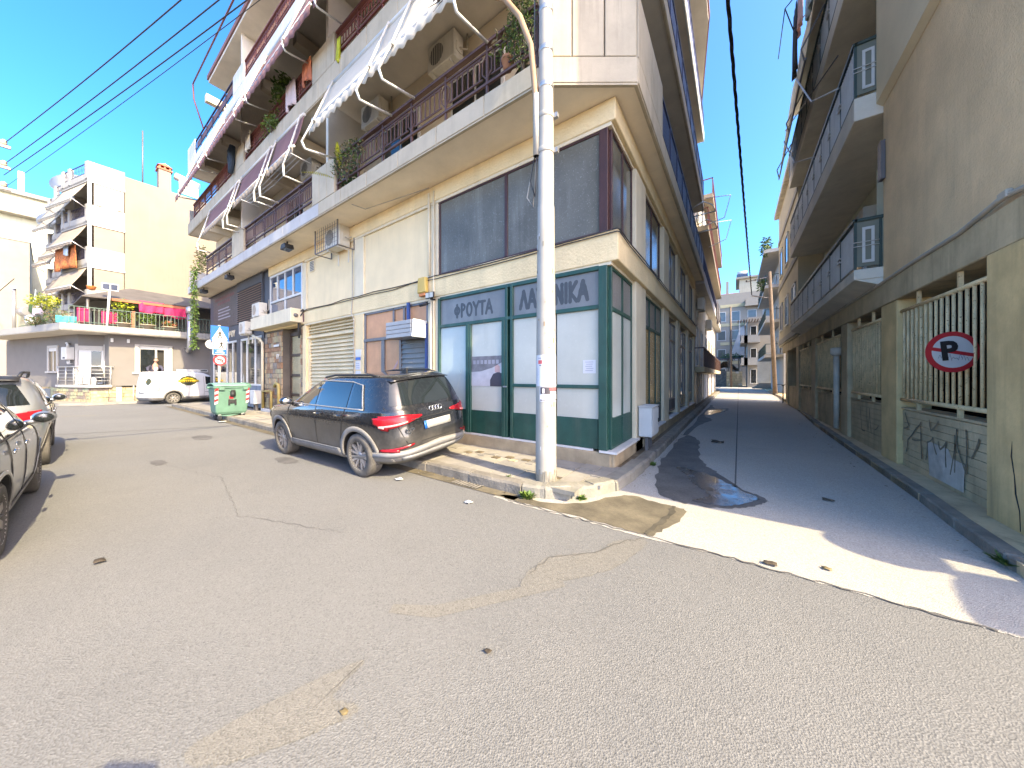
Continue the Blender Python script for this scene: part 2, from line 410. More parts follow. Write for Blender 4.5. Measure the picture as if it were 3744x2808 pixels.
def leaves(mb, c, rad, n, size, mats=1, flat=.5, seed=None, droop=0, wide=.45):
    q = random.Random(seed if seed is not None else rnd.random())
    for i in range(n):
        while True:
            p = Vector((q.uniform(-1, 1), q.uniform(-1, 1), q.uniform(-1, 1)))
            if .25 < p.length < 1: break
        p = Vector((p.x * rad[0], p.y * rad[1], p.z * rad[2])) + Vector(c)
        d = Vector((q.gauss(0, 1), q.gauss(0, 1), q.gauss(0, flat) - droop)).normalized()
        s_ = d.cross(Vector((q.gauss(0, 1), q.gauss(0, 1), q.gauss(0, 1)))).normalized() * size * wide
        L = size * q.uniform(.6, 1.3); nrm = d.cross(s_).normalized() * size * .12
        mb.add([p, p + d * L * .5 + s_ * .5 - nrm, p + d * L, p + d * L * .5 - s_ * .5 - nrm], [(0, 1, 2), (0, 2, 3)], q.randrange(mats))
    return mb
k('whitewash', (.5, .48, .44), .9, var=.25, sc_=5, grime=.6, gcol=(.3, .26, .19))
k('graffiti_ink', (.2, .175, .12), .9, var=.3)

k('rail_pale_green', (.1, .14, .11), .5)
k('stone_e', (.33, .33, .2), .85, var=.3, sc_=8, bmp=.5, bs=40)
k('stain_dark', (.075, .065, .045), .9, var=.4, sc_=6)
k('oil', (.1, .096, .092), .75, var=.3, sc_=3)
k('pole_stain', (.22, .2, .16), .8, var=.3, sc_=8)
k('pole_rust', (.27, .2, .13), .8, var=.3, sc_=8)

k('box_silver', (.3, .3, .31), .4, m=.3, var=.12)
k('louvre_brown', (.3, .2, .15), .6, var=.15)

k('soffit_pale', (.68, .64, .55), .9, var=.12, bmp=.15, bs=30, grime=.25, gcol=(.3, .27, .22))
# ---------------------------------------------------------------- ground, road, pavements
struct(B('ground', -350, 350, -350, 350, -.4, -.02, 'pavement_far'))
def sheet(name, pts, z, m):
    o = MB().poly([(x, y, z) for x, y in pts], 0).build(name, m); return struct(o)
sheet('road', [(-26, -9), (30, -9), (30, 5), (-23.2, 5), (-23.2, 40), (-28.3, 40), (-28.3, .6), (-40, -2.5), (-70, -11), (-70, -18), (-26, -9.2)], 0, 'asphalt')
wob = random.Random(3)
edge = [(-2.6, 3.3), (-2.17, 3.27), (-1.31, 3.31), (-.74, 3.29), (-.16, 3.36), (.3, 3.34), (.74, 3.34), (1.13, 3.36), (1.42, 3.33), (2.2, 3.34)]
ed = []
for (a, b_), (c, d) in zip(edge, edge[1:]):
    for i in range(10): t = i / 10; ed.append((a + (c - a) * t, b_ + (d - b_) * t + wob.uniform(-.012, .012)))
sheet('alley_road', ed + [(2.6, 3.34), (2.6, 66), (-1.7, 66), (-1.7, 5.9), (-1.7, 4.2), (-2.6, 3.75)], .004, 'alley')
def blob(pts, n=8, amp=.05, seed=1):
    q = random.Random(seed); out = []; L = len(pts)
    for i in range(L):
        p0, p1, p2, p3 = (Vector(pts[(i + j - 1) % L]) for j in range(4))
        for s in range(n):
            t = s / n; v = .5 * ((2 * p1) + (p2 - p0) * t + (2 * p0 - 5 * p1 + 4 * p2 - p3) * t * t + (3 * p1 - p0 - 3 * p2 + p3) * t ** 3)
            out.append((v.x + q.uniform(-amp, amp), v.y + q.uniform(-amp, amp)))
    return out
sheet('asphalt_patch', blob([(-1.33, 2.01), (-1.34, 2.45), (-1.0, 2.81), (-.97, 3.03), (-.74, 3.26), (-.7, 3.12), (-.85, 2.59), (-1.1, 2.24)], 8, .012), .004, 'asphalt_patch')
sheet('asphalt_patch', blob([(-1.9, .34), (-1.75, .36), (-1.61, .53), (-1.47, .79), (-1.5, .83), (-1.62, .78), (-1.655, .84), (-1.67, .94), (-1.7, .98), (-1.8, .74)], 8, .006), .004, 'asphalt_patch')
sheet('asphalt_patch', [(-1.94, 1.35), (-1.7, 1.5), (-1.32, 2.0), (-1.1, 2.25), (-1.05, 2.2), (-1.3, 1.85), (-1.62, 1.42), (-1.9, 1.28)], .0035, 'asphalt_patch')
sheet('road_seam', [(-15.1, -.2), (-14.1, 1.61), (-13.0, 3.4), (-12.96, 3.4), (-14.05, 1.6), (-15.05, -.2)], .004, 'seam')
sheet('alley_seam', [(-.02, 4.9), (0.0, 4.9), (.36, 62), (.34, 62)], .008, 'seam')
sheet('stain', blob([(-2.5, 3.42), (-1.7, 3.62), (-1.2, 4.3), (-.8, 4.3), (-.46, 4.2), (-.62, 3.5), (-.74, 3.36), (-1.31, 3.36), (-2.3, 3.33)], 8, .02, 5), .008, 'stain')
sheet('stain', [(-24, 3.32), (-2.3, 3.34), (-2.3, 3.55), (-24, 3.55)], .008, 'stain')
sheet('puddle', blob([(-.83, 6.2), (-.3, 5.9), (0.05, 5.4), (.23, 5.2), (.14, 4.93), (-.12, 4.65), (-.43, 4.6), (-.3, 4.95), (-.5, 5.3), (-.62, 5.65)], 10, .022, 4), .012, 'wet')
sheet('damp_ground', blob([(-1.1, 9.5), (-.75, 9.0), (-.55, 7.0), (-.2, 6.1), (.1, 5.45), (.33, 5.15), (.1, 4.75), (-.3, 4.5), (-.8, 4.6), (-1.05, 5.6), (-1.15, 7.0)], 9, .03, 6), .008, 'damp')
sheet('damp_ground', blob([(-1.14, 9.9), (-.9, 12.0), (-.7, 13.5), (-1.0, 14.6), (-.75, 15.6), (-.35, 17.0), (-.33, 18.7), (-.8, 18.2), (-1.1, 20)], 9, .04, 8), .008, 'damp')
sheet('puddle', blob([(-1.0, 14.9), (-.5, 16.9), (-.42, 18.3), (-.75, 17.6), (-1.05, 16.9)], 8, .03, 9), .012, 'wet')
# pavement along the main street
pv = MB().prism([(-23.6, 3.68), (-2.3, 3.68), (-1.9, 3.85), (-1.55, 4.2), (-1.42, 4.7), (-1.38, 5.8), (-1.38, 40), (-2.2, 40), (-2.2, 5.6), (-23.6, 5.6)], .0, .128, 'z').build('pavement', 'dirt'); struct(pv)
def kerbstone(a, b_, wid, h, m, jit=.006):
    q = rnd; d = (Vector(b_) - Vector(a)); L = d.length; d.normalize(); nrm = Vector((-d.y, d.x))
    mb = MB(); g = .006
    for t0, t1 in ((g, L - g),):
        p = [Vector(a) + d * t0, Vector(a) + d * t1]
        z1 = h + q.uniform(-jit, jit); z2 = h + q.uniform(-jit, jit); o = q.uniform(-.008, .008)
        n_ = 5; vs = []
        for i in range(n_ + 1):
            c = p[0] + (p[1] - p[0]) * (i / n_); w0 = q.uniform(-.008, .008) + o; z = z1 + (z2 - z1) * i / n_ + q.uniform(-.005, .005)
            e = nrm * 1
            vs += [(c + e * (w0)).to_tuple() + (-.02,), (c + e * (w0 + .005)).to_tuple() + (z * .8,), (c + e * (w0 + .03)).to_tuple() + (z,), (c + e * wid).to_tuple() + (z,), (c + e * wid).to_tuple() + (-.02,)]
        fs = []
        for i in range(n_):
            for j in range(4): fs.append((i * 5 + j, (i + 1) * 5 + j, (i + 1) * 5 + j + 1, i * 5 + j + 1))
        fs += [(0, 1, 2, 3, 4), tuple(n_ * 5 + j for j in (4, 3, 2, 1, 0))]
        mb.add([Vector(v) for v in vs], [f[::-1] for f in fs], 0)
    return mb.build('kerb_stone', m, pv)
x = -2.32
while x > -23.2:
    L = rnd.uniform(.85, 1.05)
    kerbstone((x - L, 3.53), (x, 3.53), .17, .15, 'kerb'); x -= L
arc = [(-2.31, 3.53), (-2.0, 3.6), (-1.72, 3.8), (-1.5, 4.05), (-1.34, 4.4), (-1.27, 4.9), (-1.24, 5.6)]
for i, (a, b_) in enumerate(zip(arc, arc[1:])): kerbstone(a, b_, .2, .16, 'kerb_concrete', .012)
y = 5.6
while y < 36:
    L = 1.0; kerbstone((-1.24, y), (-1.24, y + L), .16, .145, 'kerb'); y += L
# paving slabs, one by one near the corner
for i in range(34):
    for j in range(3):
        x1 = -2.02 - i * .42 - (.0 if j != 0 else .16); x0 = x1 - .405; y0 = 3.71 + j * .44; y1 = y0 + .425
        if j == 2: y1 = 5.0
        q = [rnd.uniform(-.006, .006) for _ in range(4)]
        z = .142
        mb = MB(); mb.add([(x0, y0, .1), (x1, y0, .1), (x1, y1, .1), (x0, y1, .1), (x0, y0, z + q[0]), (x1, y0, z + q[1]), (x1, y1, z + q[2]), (x0, y1, z + q[3])],
                          [(4, 5, 6, 7), (0, 1, 5, 4), (1, 2, 6, 5), (2, 3, 7, 6), (3, 0, 4, 7)])
        mb.build('paving_slab', rnd.choice(['tile', 'tile', 'tile_b', 'tile_c']), pv)
for i in range(2):
    for j in range(3):
        x0 = -2.0 + i * .28; y0 = 4.0 + j * .34 + i * .1
        B('paving_slab', x0, x0 + .27, y0, y0 + .325, .1, .144 + rnd.uniform(-.006, .006), rnd.choice(['tile', 'tile_b']), pv)
B('concrete_infill', -2.42, -1.62, 3.66, 4.0, .1, .152, 'kerb_concrete', pv)
B('paving_field', -23.5, -16.4, 3.71, 5.0, .1, .14, 'tile_b', pv)
B('paving_field', -1.44, -1.36, 4.9, 36, .1, .138, 'kerb_concrete', pv)
# sunken broken tiles with dirt beside the plinth
for i in range(9):
    x0 = -4.2 + i * .17 + rnd.uniform(-.02, .02); y0 = 4.42 + (i % 2) * .14
    B('broken_slab', x0, x0 + .14, y0, y0 + .1, .13, .153, rnd.choice(['dirt', 'concrete', 'tile_b']), pv)
# pavement of the alley's right side and of the far corner
pr = MB().prism([(1.84, 4.3), (2.35, 4.3), (2.35, 24), (5, 24), (5, 66), (2.75, 66), (2.6, 30), (2.33, 19.5), (2.05, 13.8), (1.88, 5.74)], 0, .1).build('pavement', 'concrete'); struct(pr)
def kerbR(a, b_):
    mb = MB(); d = (Vector(b_) - Vector(a)).normalized() * .005
    a = Vector(a) + d; b_ = Vector(b_) - d
    z = .11 + rnd.uniform(-.008, .008)
    mb.prism([a.to_tuple(), b_.to_tuple(), (b_.x + .14, b_.y), (a.x + .14, a.y)], -.02, z).build('kerb_stone', 'kerb', pr, bev=.015)
line = [(2.6, 3.75), (2.2, 3.85), (1.93, 4.1), (1.82, 4.5), (1.84, 5.3)]
ys = 5.3; px_ = (1.84, 5.3); path = []
for a, b_ in zip(line, line[1:]): kerbR(a, b_) if a[0] <= b_[0] + .01 and False else kerbR(b_, a) if False else kerbR(a, b_)
def kx(y):
    P = [(1.84, 5.3), (1.88, 5.74), (2.05, 13.8), (2.33, 19.5), (2.6, 30), (2.75, 66)]
    for (xa, ya), (xb, yb) in zip(P, P[1:]):
        if y <= yb: return xa + (xb - xa) * (y - ya) / (yb - ya)
    return 2.75
while ys < 40: kerbR((kx(ys), ys), (kx(ys + .95), ys + .95)); ys += .95
struct(MB().prism([(1.95, 4.1), (2.3, 3.9), (14, 3.9), (14, 4.32), (1.9, 4.32)], 0, .1).build('pavement', 'concrete'))
pf = MB().prism([(-28.3, 1.0), (-28.3, 40), (-30, 40), (-31, 1.8), (-60, -6), (-60, -7.2), (-29.2, .2)], 0, .12).build('pavement', 'pavement_far'); struct(pf)
struct(MB().prism([(-70, -1.9), (30, -1.9), (30, -8), (-70, -8)], 0, .12).build('pavement', 'pavement_far'))
# drain covers in the far road
sheet('road_patch', [(-21.7, .2), (-21.1, 1.1), (-20.7, .9), (-21.3, .05)], .004, 'asphalt_patch')

# ---------------------------------------------------------------- apartment building on the corner
bld = thing('apartment_building', 'cream four storey corner apartment block with green framed shop and long balconies', 'building', (-12, 5.1, 0), world=True)
def P(mb, name, m, parent=None, bev=0): return mb.build(name, m, bld if parent is None else parent, bev)
F = 5.05
P(MB().box(-24, -2.3, 5.6, 17, 0, 15.2).box(-2.3, -1.95, 5.6, 17.0, 5.9, 15.2), 'core', 'dark_room')
# plinth
P(MB().prism([(-5.55, 4.99), (-1.6, 4.99), (-1.6, 5.3), (-5.55, 5.3)], .1, .36).box(-1.75, -1.55, 5.02, 6.9, .1, .36), 'plinth', 'plinth', bev=.02)
P(MB().box(-5.55, -1.9, 5.0, 5.2, .362, .392).prism([(-1.78, 4.96), (-1.5, 4.96), (-1.5, 6.42), (-1.78, 6.42)], .362, .396), 'sill', 'marble')
# corner shop: green frame, painted panes
G = 'green_frame'
fr = MB()
def bar(x0, x1, z0, z1, y0=5.0, y1=5.1): fr.box(x0, x1, y0, y1, z0, z1)
bar(-1.8, -1.66, .394, 3.33, 4.985, 5.09)
for x_ in (-5.545, -3.66, -3.54): bar(x_, x_ + .06, .394, 3.33)
bar(-4.68, -4.60, .394, 2.66, 4.99); bar(-4.60, -4.55, .394, 2.66); bar(-3.735, -3.66, .394, 2.66, 4.99)
for z_ in (3.29, 2.665): fr.box(-5.48, -1.8, 5.005, 5.09, z_ - .01, z_ + .06)
fr.box(-3.5, -1.8, 5.005, 5.09, 1.37, 1.43)
shop = P(fr, 'shop_frame', G, bev=.006)
P(MB().box(-5.5, -4.68, 5.03, 5.08, .394, .87), 'panel', G, shop, .004); P(MB().box(-4.55, -3.735, 5.03, 5.08, .394, .87), 'panel', G, shop, .004)
P(MB().box(-3.48, -2.6, 5.03, 5.08, .394, .88), 'panel', G, shop, .004); P(MB().box(-2.57, -1.82, 5.03, 5.08, .394, .88), 'panel', G, shop, .004)
for a, b_, z0, z1, m in ((-5.5, -4.68, .87, 2.665, 'film_white_cool'), (-4.55, -3.735, .87, 2.665, 'film_white'), (-3.48, -2.585, 1.43, 2.665, 'film_white'), (-3.48, -2.585, .88, 1.37, 'film_white'), (-2.56, -1.8, 1.43, 2.665, 'film_white'), (-2.56, -1.8, .88, 1.37, 'film_white'),
                         (-5.5, -3.66, 2.72, 3.29, 'film_grey'), (-3.48, -1.8, 2.72, 3.29, 'film_grey')):
    if z0 == .88 or (z0 == 1.43 and a == -2.56): 
        pass
    P(MB().box(a, b_, 5.045, 5.06, z0, z1), 'pane', m, shop)
ARC = lambda cx, cz, rx, rz, a0, a1, n=10: [(cx + rx * math.cos(R(a0 + (a1 - a0) * i / n)), cz + rz * math.sin(R(a0 + (a1 - a0) * i / n))) for i in range(n + 1)]
GLY = {'Φ': (.8, [ARC(.4, .52, .3, .28, 0, 360, 16), [(.4, 0), (.4, 1)]]), 'Ρ': (.62, [[(.12, 0), (.12, 1)], ARC(.12, .74, .4, .25, 90, -90)]), 'Ο': (.8, [ARC(.4, .5, .3, .48, 0, 360, 18)]), 'Υ': (.7, [[(.02, 1), (.35, .5), (.68, 1)], [(.35, .5), (.35, 0)]]),
       'Τ': (.66, [[(.0, .95), (.66, .95)], [(.33, .95), (.33, 0)]]), 'Α': (.76, [[(.02, 0), (.38, 1), (.74, 0)], [(.18, .36), (.58, .36)]]), 'Λ': (.72, [[(.02, 0), (.36, 1), (.7, 0)]]), 'Χ': (.7, [[(.04, 0), (.66, 1)], [(.04, 1), (.66, 0)]]),
       'Ν': (.74, [[(.1, 0), (.1, 1), (.64, 0), (.64, 1)]]), 'Ι': (.3, [[(.15, 0), (.15, 1)]]), 'Κ': (.68, [[(.1, 0), (.1, 1)], [(.62, 1), (.12, .48), (.64, 0)]])}
def brush(txt, x0, x1, z0, h, y, m, parent, w_=.028):
    tot = sum(GLY[c][0] for c in txt) + .1 * (len(txt) - 1); sx = (x1 - x0) / (tot * h) ; x = x0; q = random.Random(len(txt))
    for ci, c in enumerate(txt):
        gw, st = GLY[c]; mb = MB(); yy = y
        for L in st:
            P_ = [(x + u * h * sx, z0 + v * h) for u, v in L]
            for (xa, za), (xb, zb) in zip(P_, P_[1:]):
                d = Vector((xb - xa, zb - za)); n = max(1, int(d.length / .05)); d.normalize(); n_ = Vector((-d.y, d.x)); yy -= .00005
                ww = [w_ * q.uniform(.85, 1.15) for _ in range(n + 1)]
                for i in range(n):
                    a, b_ = Vector((xa, za)) + (Vector((xb, zb)) - Vector((xa, za))) * (i / n), Vector((xa, za)) + (Vector((xb, zb)) - Vector((xa, za))) * ((i + 1) / n)
                    mb.add([(a.x - n_.x * ww[i], yy, a.y - n_.y * ww[i]), (b_.x - n_.x * ww[i + 1], yy, b_.y - n_.y * ww[i + 1]), (b_.x + n_.x * ww[i + 1], yy, b_.y + n_.y * ww[i + 1]), (a.x + n_.x * ww[i], yy, a.y + n_.y * ww[i])], [(0, 1, 2, 3)])
            for (xe, ze) in P_: yy -= .00005; mb.add([(xe + w_ * math.cos(t * .785), yy, ze + w_ * math.sin(t * .785)) for t in range(8)], [tuple(range(8))])
        mb.build('letter', m, parent); x += (gw + .1) * h * sx
brush('ΦΡΟΥΤΑ', -5.06, -4.0, 2.85, .27, 5.043, 'film_dark', shop)
brush('ΛΑΧΑΝΙΚΑ', -3.33, -2.0, 2.84, .32, 5.043, 'film_dark', shop, .034)
# blurred poster on the shop door
po = MB().box(-4.56, -3.72, 5.036, 5.042, 1.37, 1.98, 0)
po.add([(-4.56, 5.035, 1.98), (-3.72, 5.035, 1.98), (-3.72, 5.035, 1.86), (-4.0, 5.035, 1.74), (-4.3, 5.035, 1.67), (-4.56, 5.035, 1.66)], [(5, 4, 3, 2, 1, 0)], 1)
po.add([(-4.05, 5.035, 1.37), (-3.76, 5.035, 1.37), (-3.74, 5.035, 1.62), (-3.84, 5.035, 1.66), (-3.97, 5.035, 1.62), (-4.05, 5.035, 1.5)], [(0, 1, 2, 3, 4, 5)], 2)
po.add([(-3.93, 5.034, 1.65), (-3.8, 5.034, 1.65), (-3.8, 5.034, 1.77), (-3.86, 5.034, 1.8), (-3.93, 5.034, 1.77)], [(0, 1, 2, 3, 4)], 3)
for i in range(7): po.box(-4.5 + i * .1, -4.43 + i * .1, 5.033, 5.034, 1.82, 1.9, 4)
k('poster_bg', (.5, .46, .46), .7, var=.15, sc_=5); k('poster_grey', (.18, .165, .17), .7, var=.35, sc_=7); k('poster_dark', (.05, .045, .055), .7, var=.3); k('poster_pink', (.5, .3, .27), .7); k('poster_pale', (.32, .3, .32), .7)
tag(po.build('poster', ['poster_bg', 'poster_grey', 'poster_dark', 'poster_pink', 'poster_pale']), 'grey and mauve faded poster stuck on the green shop door', 'poster')
nb = MB().box(-2.08, -1.86, 5.04, 5.044, 1.62, 1.84, 0)
for i in range(5): nb.box(-2.04 + .015 * (i % 2), -1.9 - .01 * (i % 3), 5.037, 5.039, 1.8 - i * .035, 1.812 - i * .035, 1)
tag(nb.build('notice', ['paper', 'ink_soft']), 'small typed paper notice taped on the whitened shop pane by the corner', 'notice')
tag(B('sticker', -2.88, -2.76, 5.038, 5.043, 1.12, 1.18, 'tail_pink'), 'tiny pink sticker on the whitened lower shop pane', 'sticker')
P(MB().box(-3.69, -3.6, 4.975, 4.99, 1.36, 1.385), 'door_handle', 'silver', shop)
# crack star on the left pane
cr = MB()
for a in (20, 75, 130, 205, 250, 300):
    L = .12 if a != 250 else .5; c = Vector((-4.86, 5.043, 1.62)); e = c + Vector((math.cos(R(a)) * L, 0, math.sin(R(a)) * L)); cr.tube([c, e], .0025, 3)
P(cr, 'glass_crack', 'film_white', shop)
# alley side of the corner shop and the bays that follow
XA = -1.62
def alley_frame(y0, y1, n, zs, ztop, m, panes, low, depth=.06, xf=XA):
    fb = MB(); T = .05
    for y_ in (y0, y1 - T): fb.box(xf - depth, xf, y_, y_ + T, zs, ztop)
    fb.box(xf - depth, xf, y0 + T, y1 - T, ztop - T, ztop); fb.box(xf - depth, xf, y0 + T, y1 - T, zs, zs + T)
    zt = 2.66; fb.box(xf - depth, xf + .004, y0 + T, y1 - T, zt - .035, zt + .035); fb.box(xf - depth, xf, y0 + T, y1 - T, .86, .9)
    o = P(fb, 'shop_frame', m, bev=.005)
    st = (y1 - y0 - T) / n
    for i in range(n):
        a = y0 + i * st; 
        if i: P(MB().box(xf - depth, xf + .002, a, a + T, zs + T, zt - .035).box(xf - depth, xf + .002, a, a + T, zt + .035, ztop - T), 'mullion', m, o)
        P(MB().box(xf - .035, xf - .02, a + T, a + st, .9, zt - .035), 'pane', panes, o)
        P(MB().box(xf - .035, xf - .02, a + T, a + st, zt + .035, ztop - T), 'pane', 'film_grey' if m == G else 'glass_dusty', o)
    P(MB().box(xf - .05, xf - .01, y0 + T, y1 - T, zs + T, .86), 'panel', low, o)
    return o
alley_frame(5.09, 6.33, 2, .4, 3.33, G, 'film_white_cool', G)
alley_frame(7.14, 9.22, 3, .4, 3.33, G, 'film_ochre', 'slate_paint')
alley_frame(10.0, 11.6, 2, .5, 3.2, 'alu_dark', 'glass_dusty', 'slate_paint')
alley_frame(12.25, 14.17, 3, .5, 3.2, 'alu_dark', 'glass_sky', 'concrete')
alley_frame(14.8, 16.5, 3, .5, 3.2, 'alu_dark', 'glass_dark', 'concrete')
for a, b_ in ((6.33, 7.14), (9.22, 10.0), (11.6, 12.25), (14.17, 14.8), (16.5, 17.0)):
    P(MB().box(XA - .25, XA + .07, a + .004, b_ - .004, .1, 5.52), 'pilaster', 'cream_trim', bev=.01)
P(MB().box(-1.8, -1.54, 6.95, 17, .1, .36), 'plinth', 'plinth', bev=.02)
for a, b_ in ((7.14, 9.22), (10, 11.6), (12.25, 14.17), (14.8, 16.5)): P(MB().box(-1.78, -1.5, a, b_, .362, .394), 'sill', 'marble')
# lower beam, upper beam (rough render), return along the alley
P(MB().prism([(-15.95, 5.0), (-1.49, 5.0), (-1.49, 17), (-1.9, 17), (-1.9, 5.3), (-15.95, 5.3)], 3.38, 3.86), 'beam', 'cream_rough', bev=.012)
P(MB().prism([(-15.5, 5.0), (-1.53, 5.0), (-1.53, 17), (-1.9, 17), (-1.9, 5.3), (-15.5, 5.3)], 5.58, 5.93), 'beam', 'cream_rough', bev=.012)
P(MB().prism([(-12.3, 5.02), (-1.6, 5.02), (-1.6, 17), (-1.9, 17), (-1.9, 5.3), (-12.3, 5.3)], 3.33, 3.38).prism([(-12.3, 5.02), (-1.6, 5.02), (-1.6, 17), (-1.9, 17), (-1.9, 5.3), (-12.3, 5.3)], 5.52, 5.58), 'trim', 'cream_trim')
# mezzanine corner window
def win(name, parts, m, panes, parent=None):
    o = P(parts, name, m, parent, .005)
    for mb, pm in panes: P(mb, 'pane', pm, o)
    return o
wf = MB().box(-5.53, -5.49, 5.03, 5.1, 3.86, 5.52).box(-3.69, -3.62, 5.03, 5.1, 3.86, 5.48).box(-1.8, -1.66, 5.02, 5.12, 3.86, 5.52).box(-5.49, -1.8, 5.03, 5.1, 5.48, 5.52).box(-5.49, -1.8, 5.03, 5.1, 3.86, 3.9)
win('window', wf, 'maroon_frame', [(MB().box(-5.49, -3.69, 5.05, 5.065, 3.9, 5.48), 'film_dusty'), (MB().box(-3.62, -1.8, 5.05, 5.065, 3.9, 5.48), 'film_dusty')])
for i, (y0, y1, n) in enumerate(((5.13, 6.33, 2), (7.14, 9.0, 2), (10, 11.6, 2), (12.25, 14.17, 2), (14.8, 16.5, 2))):
    f_ = MB(); st = (y1 - y0) / n
    for q in range(n + 1): f_.box(XA - .06, XA, y0 + q * st - .02, y0 + q * st + .02, 3.86, 5.52)
    f_.box(XA - .055, XA - .004, y0 + .02, y1 - .02, 5.47, 5.52)
    win('window', f_, 'maroon_frame' if i < 2 else 'alu_dark', [(MB().box(XA - .035, XA - .02, y0 + q * st + .02, y0 + (q + 1) * st - .02, 3.86, 5.47), 'glass_dusty' if i < 3 else 'glass_sky') for q in range(n)])
# main street bays: pilasters and plaster panels
for a, b_ in ((-5.9, -5.56), (-9.1, -8.62), (-12.45, -12.2)):
    P(MB().box(a, b_, 5.02, 5.3, .14, 3.33), 'pilaster', 'cream_rough' if a < -9 or a < -8 else 'cream_trim', bev=.01)
    P(MB().box(a, b_, 5.025, 5.3, 3.86, 5.52), 'pilaster', 'cream_trim', bev=.01)
P(MB().box(-8.62, -5.9, 5.07, 5.3, 3.86, 5.52), 'wall', 'cream_wall'); P(MB().box(-12.2, -9.1, 5.07, 5.3, 3.86, 5.52), 'wall', 'cream_wall')
P(MB().box(-15.5, -12.45, 5.06, 5.3, 3.5, 5.58), 'wall', 'cream_wall')
# shop with brown papered window
bf = MB()
for x_ in (-8.6, -7.79, -7.72, -7.01, -5.98): bf.box(x_, x_ + .07, 5.04, 5.12, .4, 2.53)
for x_ in (-8.6, -7.28, -6.85, -5.98): bf.box(x_, x_ + .06, 5.04, 5.12, 2.61, 3.33)
bf.box(-8.62, -5.9, 5.03, 5.12, 2.53, 2.61).box(-8.6, -5.9, 5.04, 5.12, 3.28, 3.33).box(-8.62, -5.9, 5.0, 5.3, .14, .4)
bw = P(bf, 'shop_frame', 'alu_dark', bev=.004)
for a, b_, z0, z1 in ((-8.53, -7.79, .4, 2.53), (-7.65, -7.01, .4, 2.53), (-8.54, -7.28, 2.61, 3.28), (-7.22, -6.85, 2.61, 3.28), (-6.79, -5.98, 2.61, 3.28)):
    P(MB().box(a, b_, 5.08, 5.09, z0, z1), 'pane', 'brown_paper', bw)
P(MB().prism([(-8.53, 1.0), (-7.9, 1.02), (-7.95, 1.4), (-8.05, 1.08), (-8.53, 1.1)], 5.07, 5.078, 'y').prism([(-7.6, 1.3), (-7.1, 1.9), (-7.1, 2.0), (-7.6, 1.45)], 5.07, 5.078, 'y'), 'torn_paper', 'poster_pink', bw)
sh = P(MB().box(-6.95, -5.98, 5.09, 5.13, .4, 2.53), 'roller_shutter', 'shutter_grey', bw)
for i in range(17):
    z0 = .42 + i * .123; P(MB().prism([(5.05, z0), (5.088, z0 + .1), (5.088, z0), ], -6.94, -5.99, 'x'), 'slat', 'shutter_grey', sh)
# silver sign box on a blue post
sb = thing('sign_box', 'silver slatted empty sign box above the grey shutter with blue posts', 'sign', (-6.4, 4.8, 2.45), world=True)
MB().box(-6.92, -5.98, 4.64, 5.02, 2.47, 2.86, 0).build('case', 'box_silver', sb, .01)
for i in range(4): B('slat', -6.94, -6.0, 4.615, 4.635, 2.475 + i * .097, 2.565 + i * .097, 'box_silver', sb, .006)
MB().prism([(4.6, 2.46), (4.64, 2.87), (5.02, 2.87), (5.02, 2.46)], -5.975, -5.93, 'x').build('end_cap', 'fascia_white', sb, .01)
MB().box(-5.96, -5.9, 4.985, 5.03, .15, 2.8).box(-6.62, -6.54, 4.97, 5.02, 2.88, 3.37).build('bracket', 'blue_post', sb)
# beige roller shutter
rs = P(MB().box(-12.2, -9.1, 5.2, 5.24, .14, 3.33).box(-12.2, -12.1, 5.1, 5.2, .14, 2.9).box(-9.2, -9.1, 5.1, 5.2, .14, 2.9).box(-12.2, -9.1, 5.06, 5.2, 2.86, 2.92), 'shutter_frame', 'shutter_beige', bev=.005)
for i in range(22):
    z0 = .2 + i * .121; P(MB().prism([(5.12, z0), (5.195, z0 + .113), (5.195, z0)], -12.08, -9.22, 'x'), 'slat', 'shutter_beige', rs)
for i in range(4):
    z0 = 2.925 + i * .1; P(MB().prism([(5.09, z0), (5.19, z0 + .093), (5.19, z0)], -12.18, -9.12, 'x'), 'slat', 'shutter_beige', rs)
# notices on the pilaster by the shutter
def disc(mb, c, r, m, axis='y', n=24, sgn=-1, r0=0):
    pts = [(math.cos(2 * math.pi * i / n), math.sin(2 * math.pi * i / n)) for i in range(n)]
    f = (lambda u, v, rr: (c[0] + u * rr, c[1], c[2] + v * rr)) if axis == 'y' else (lambda u, v, rr: (c[0], c[1] + u * rr, c[2] + v * rr))
    if not r0:
        vs = [f(u, v, r) for u, v in pts]; mb.add(vs, [tuple(range(n))], m)
    else:
        vs = [f(u, v, r) for u, v in pts] + [f(u, v, r0) for u, v in pts]
        mb.add(vs, [(i, (i + 1) % n, n + (i + 1) % n, n + i) for i in range(n)], m)
nn = thing('notice_board', 'column of small notices with a red ringed no parking mark on the pilaster', 'notice', (-8.86, 5.02, 1.6), world=True)
mb = MB().box(-9.0, -8.74, 5.008, 5.018, 1.25, 1.72, 0); disc(mb, (-8.87, 5.005, 1.5), .105, 1, r0=.085)
mb.box(-9.0, -8.76, 5.008, 5.018, 1.76, 2.0, 0).box(-9.0, -8.75, 5.008, 5.018, 2.03, 2.11, 3).box(-9.0, -8.72, 5.008, 5.018, 2.13, 2.33, 0)
for i in range(3): mb.box(-8.97, -8.79, 5.004, 5.006, 1.8 + i * .06, 1.82 + i * .06, 2)
mb.build('sheet', ['paper', 'ink_red', 'ink_soft', 'sign_blue'], nn); text('P', .16, 'ink_red', (-8.87, 5.004, 1.5), FACE_S, nn, 'lettering', .001)
mb = MB(); disc(mb, (-10.9, 5.085, 1.42), .11, 0, r0=.09); mb.tube([(-10.97, 5.084, 1.49), (-10.83, 5.084, 1.35)], .008, 4)
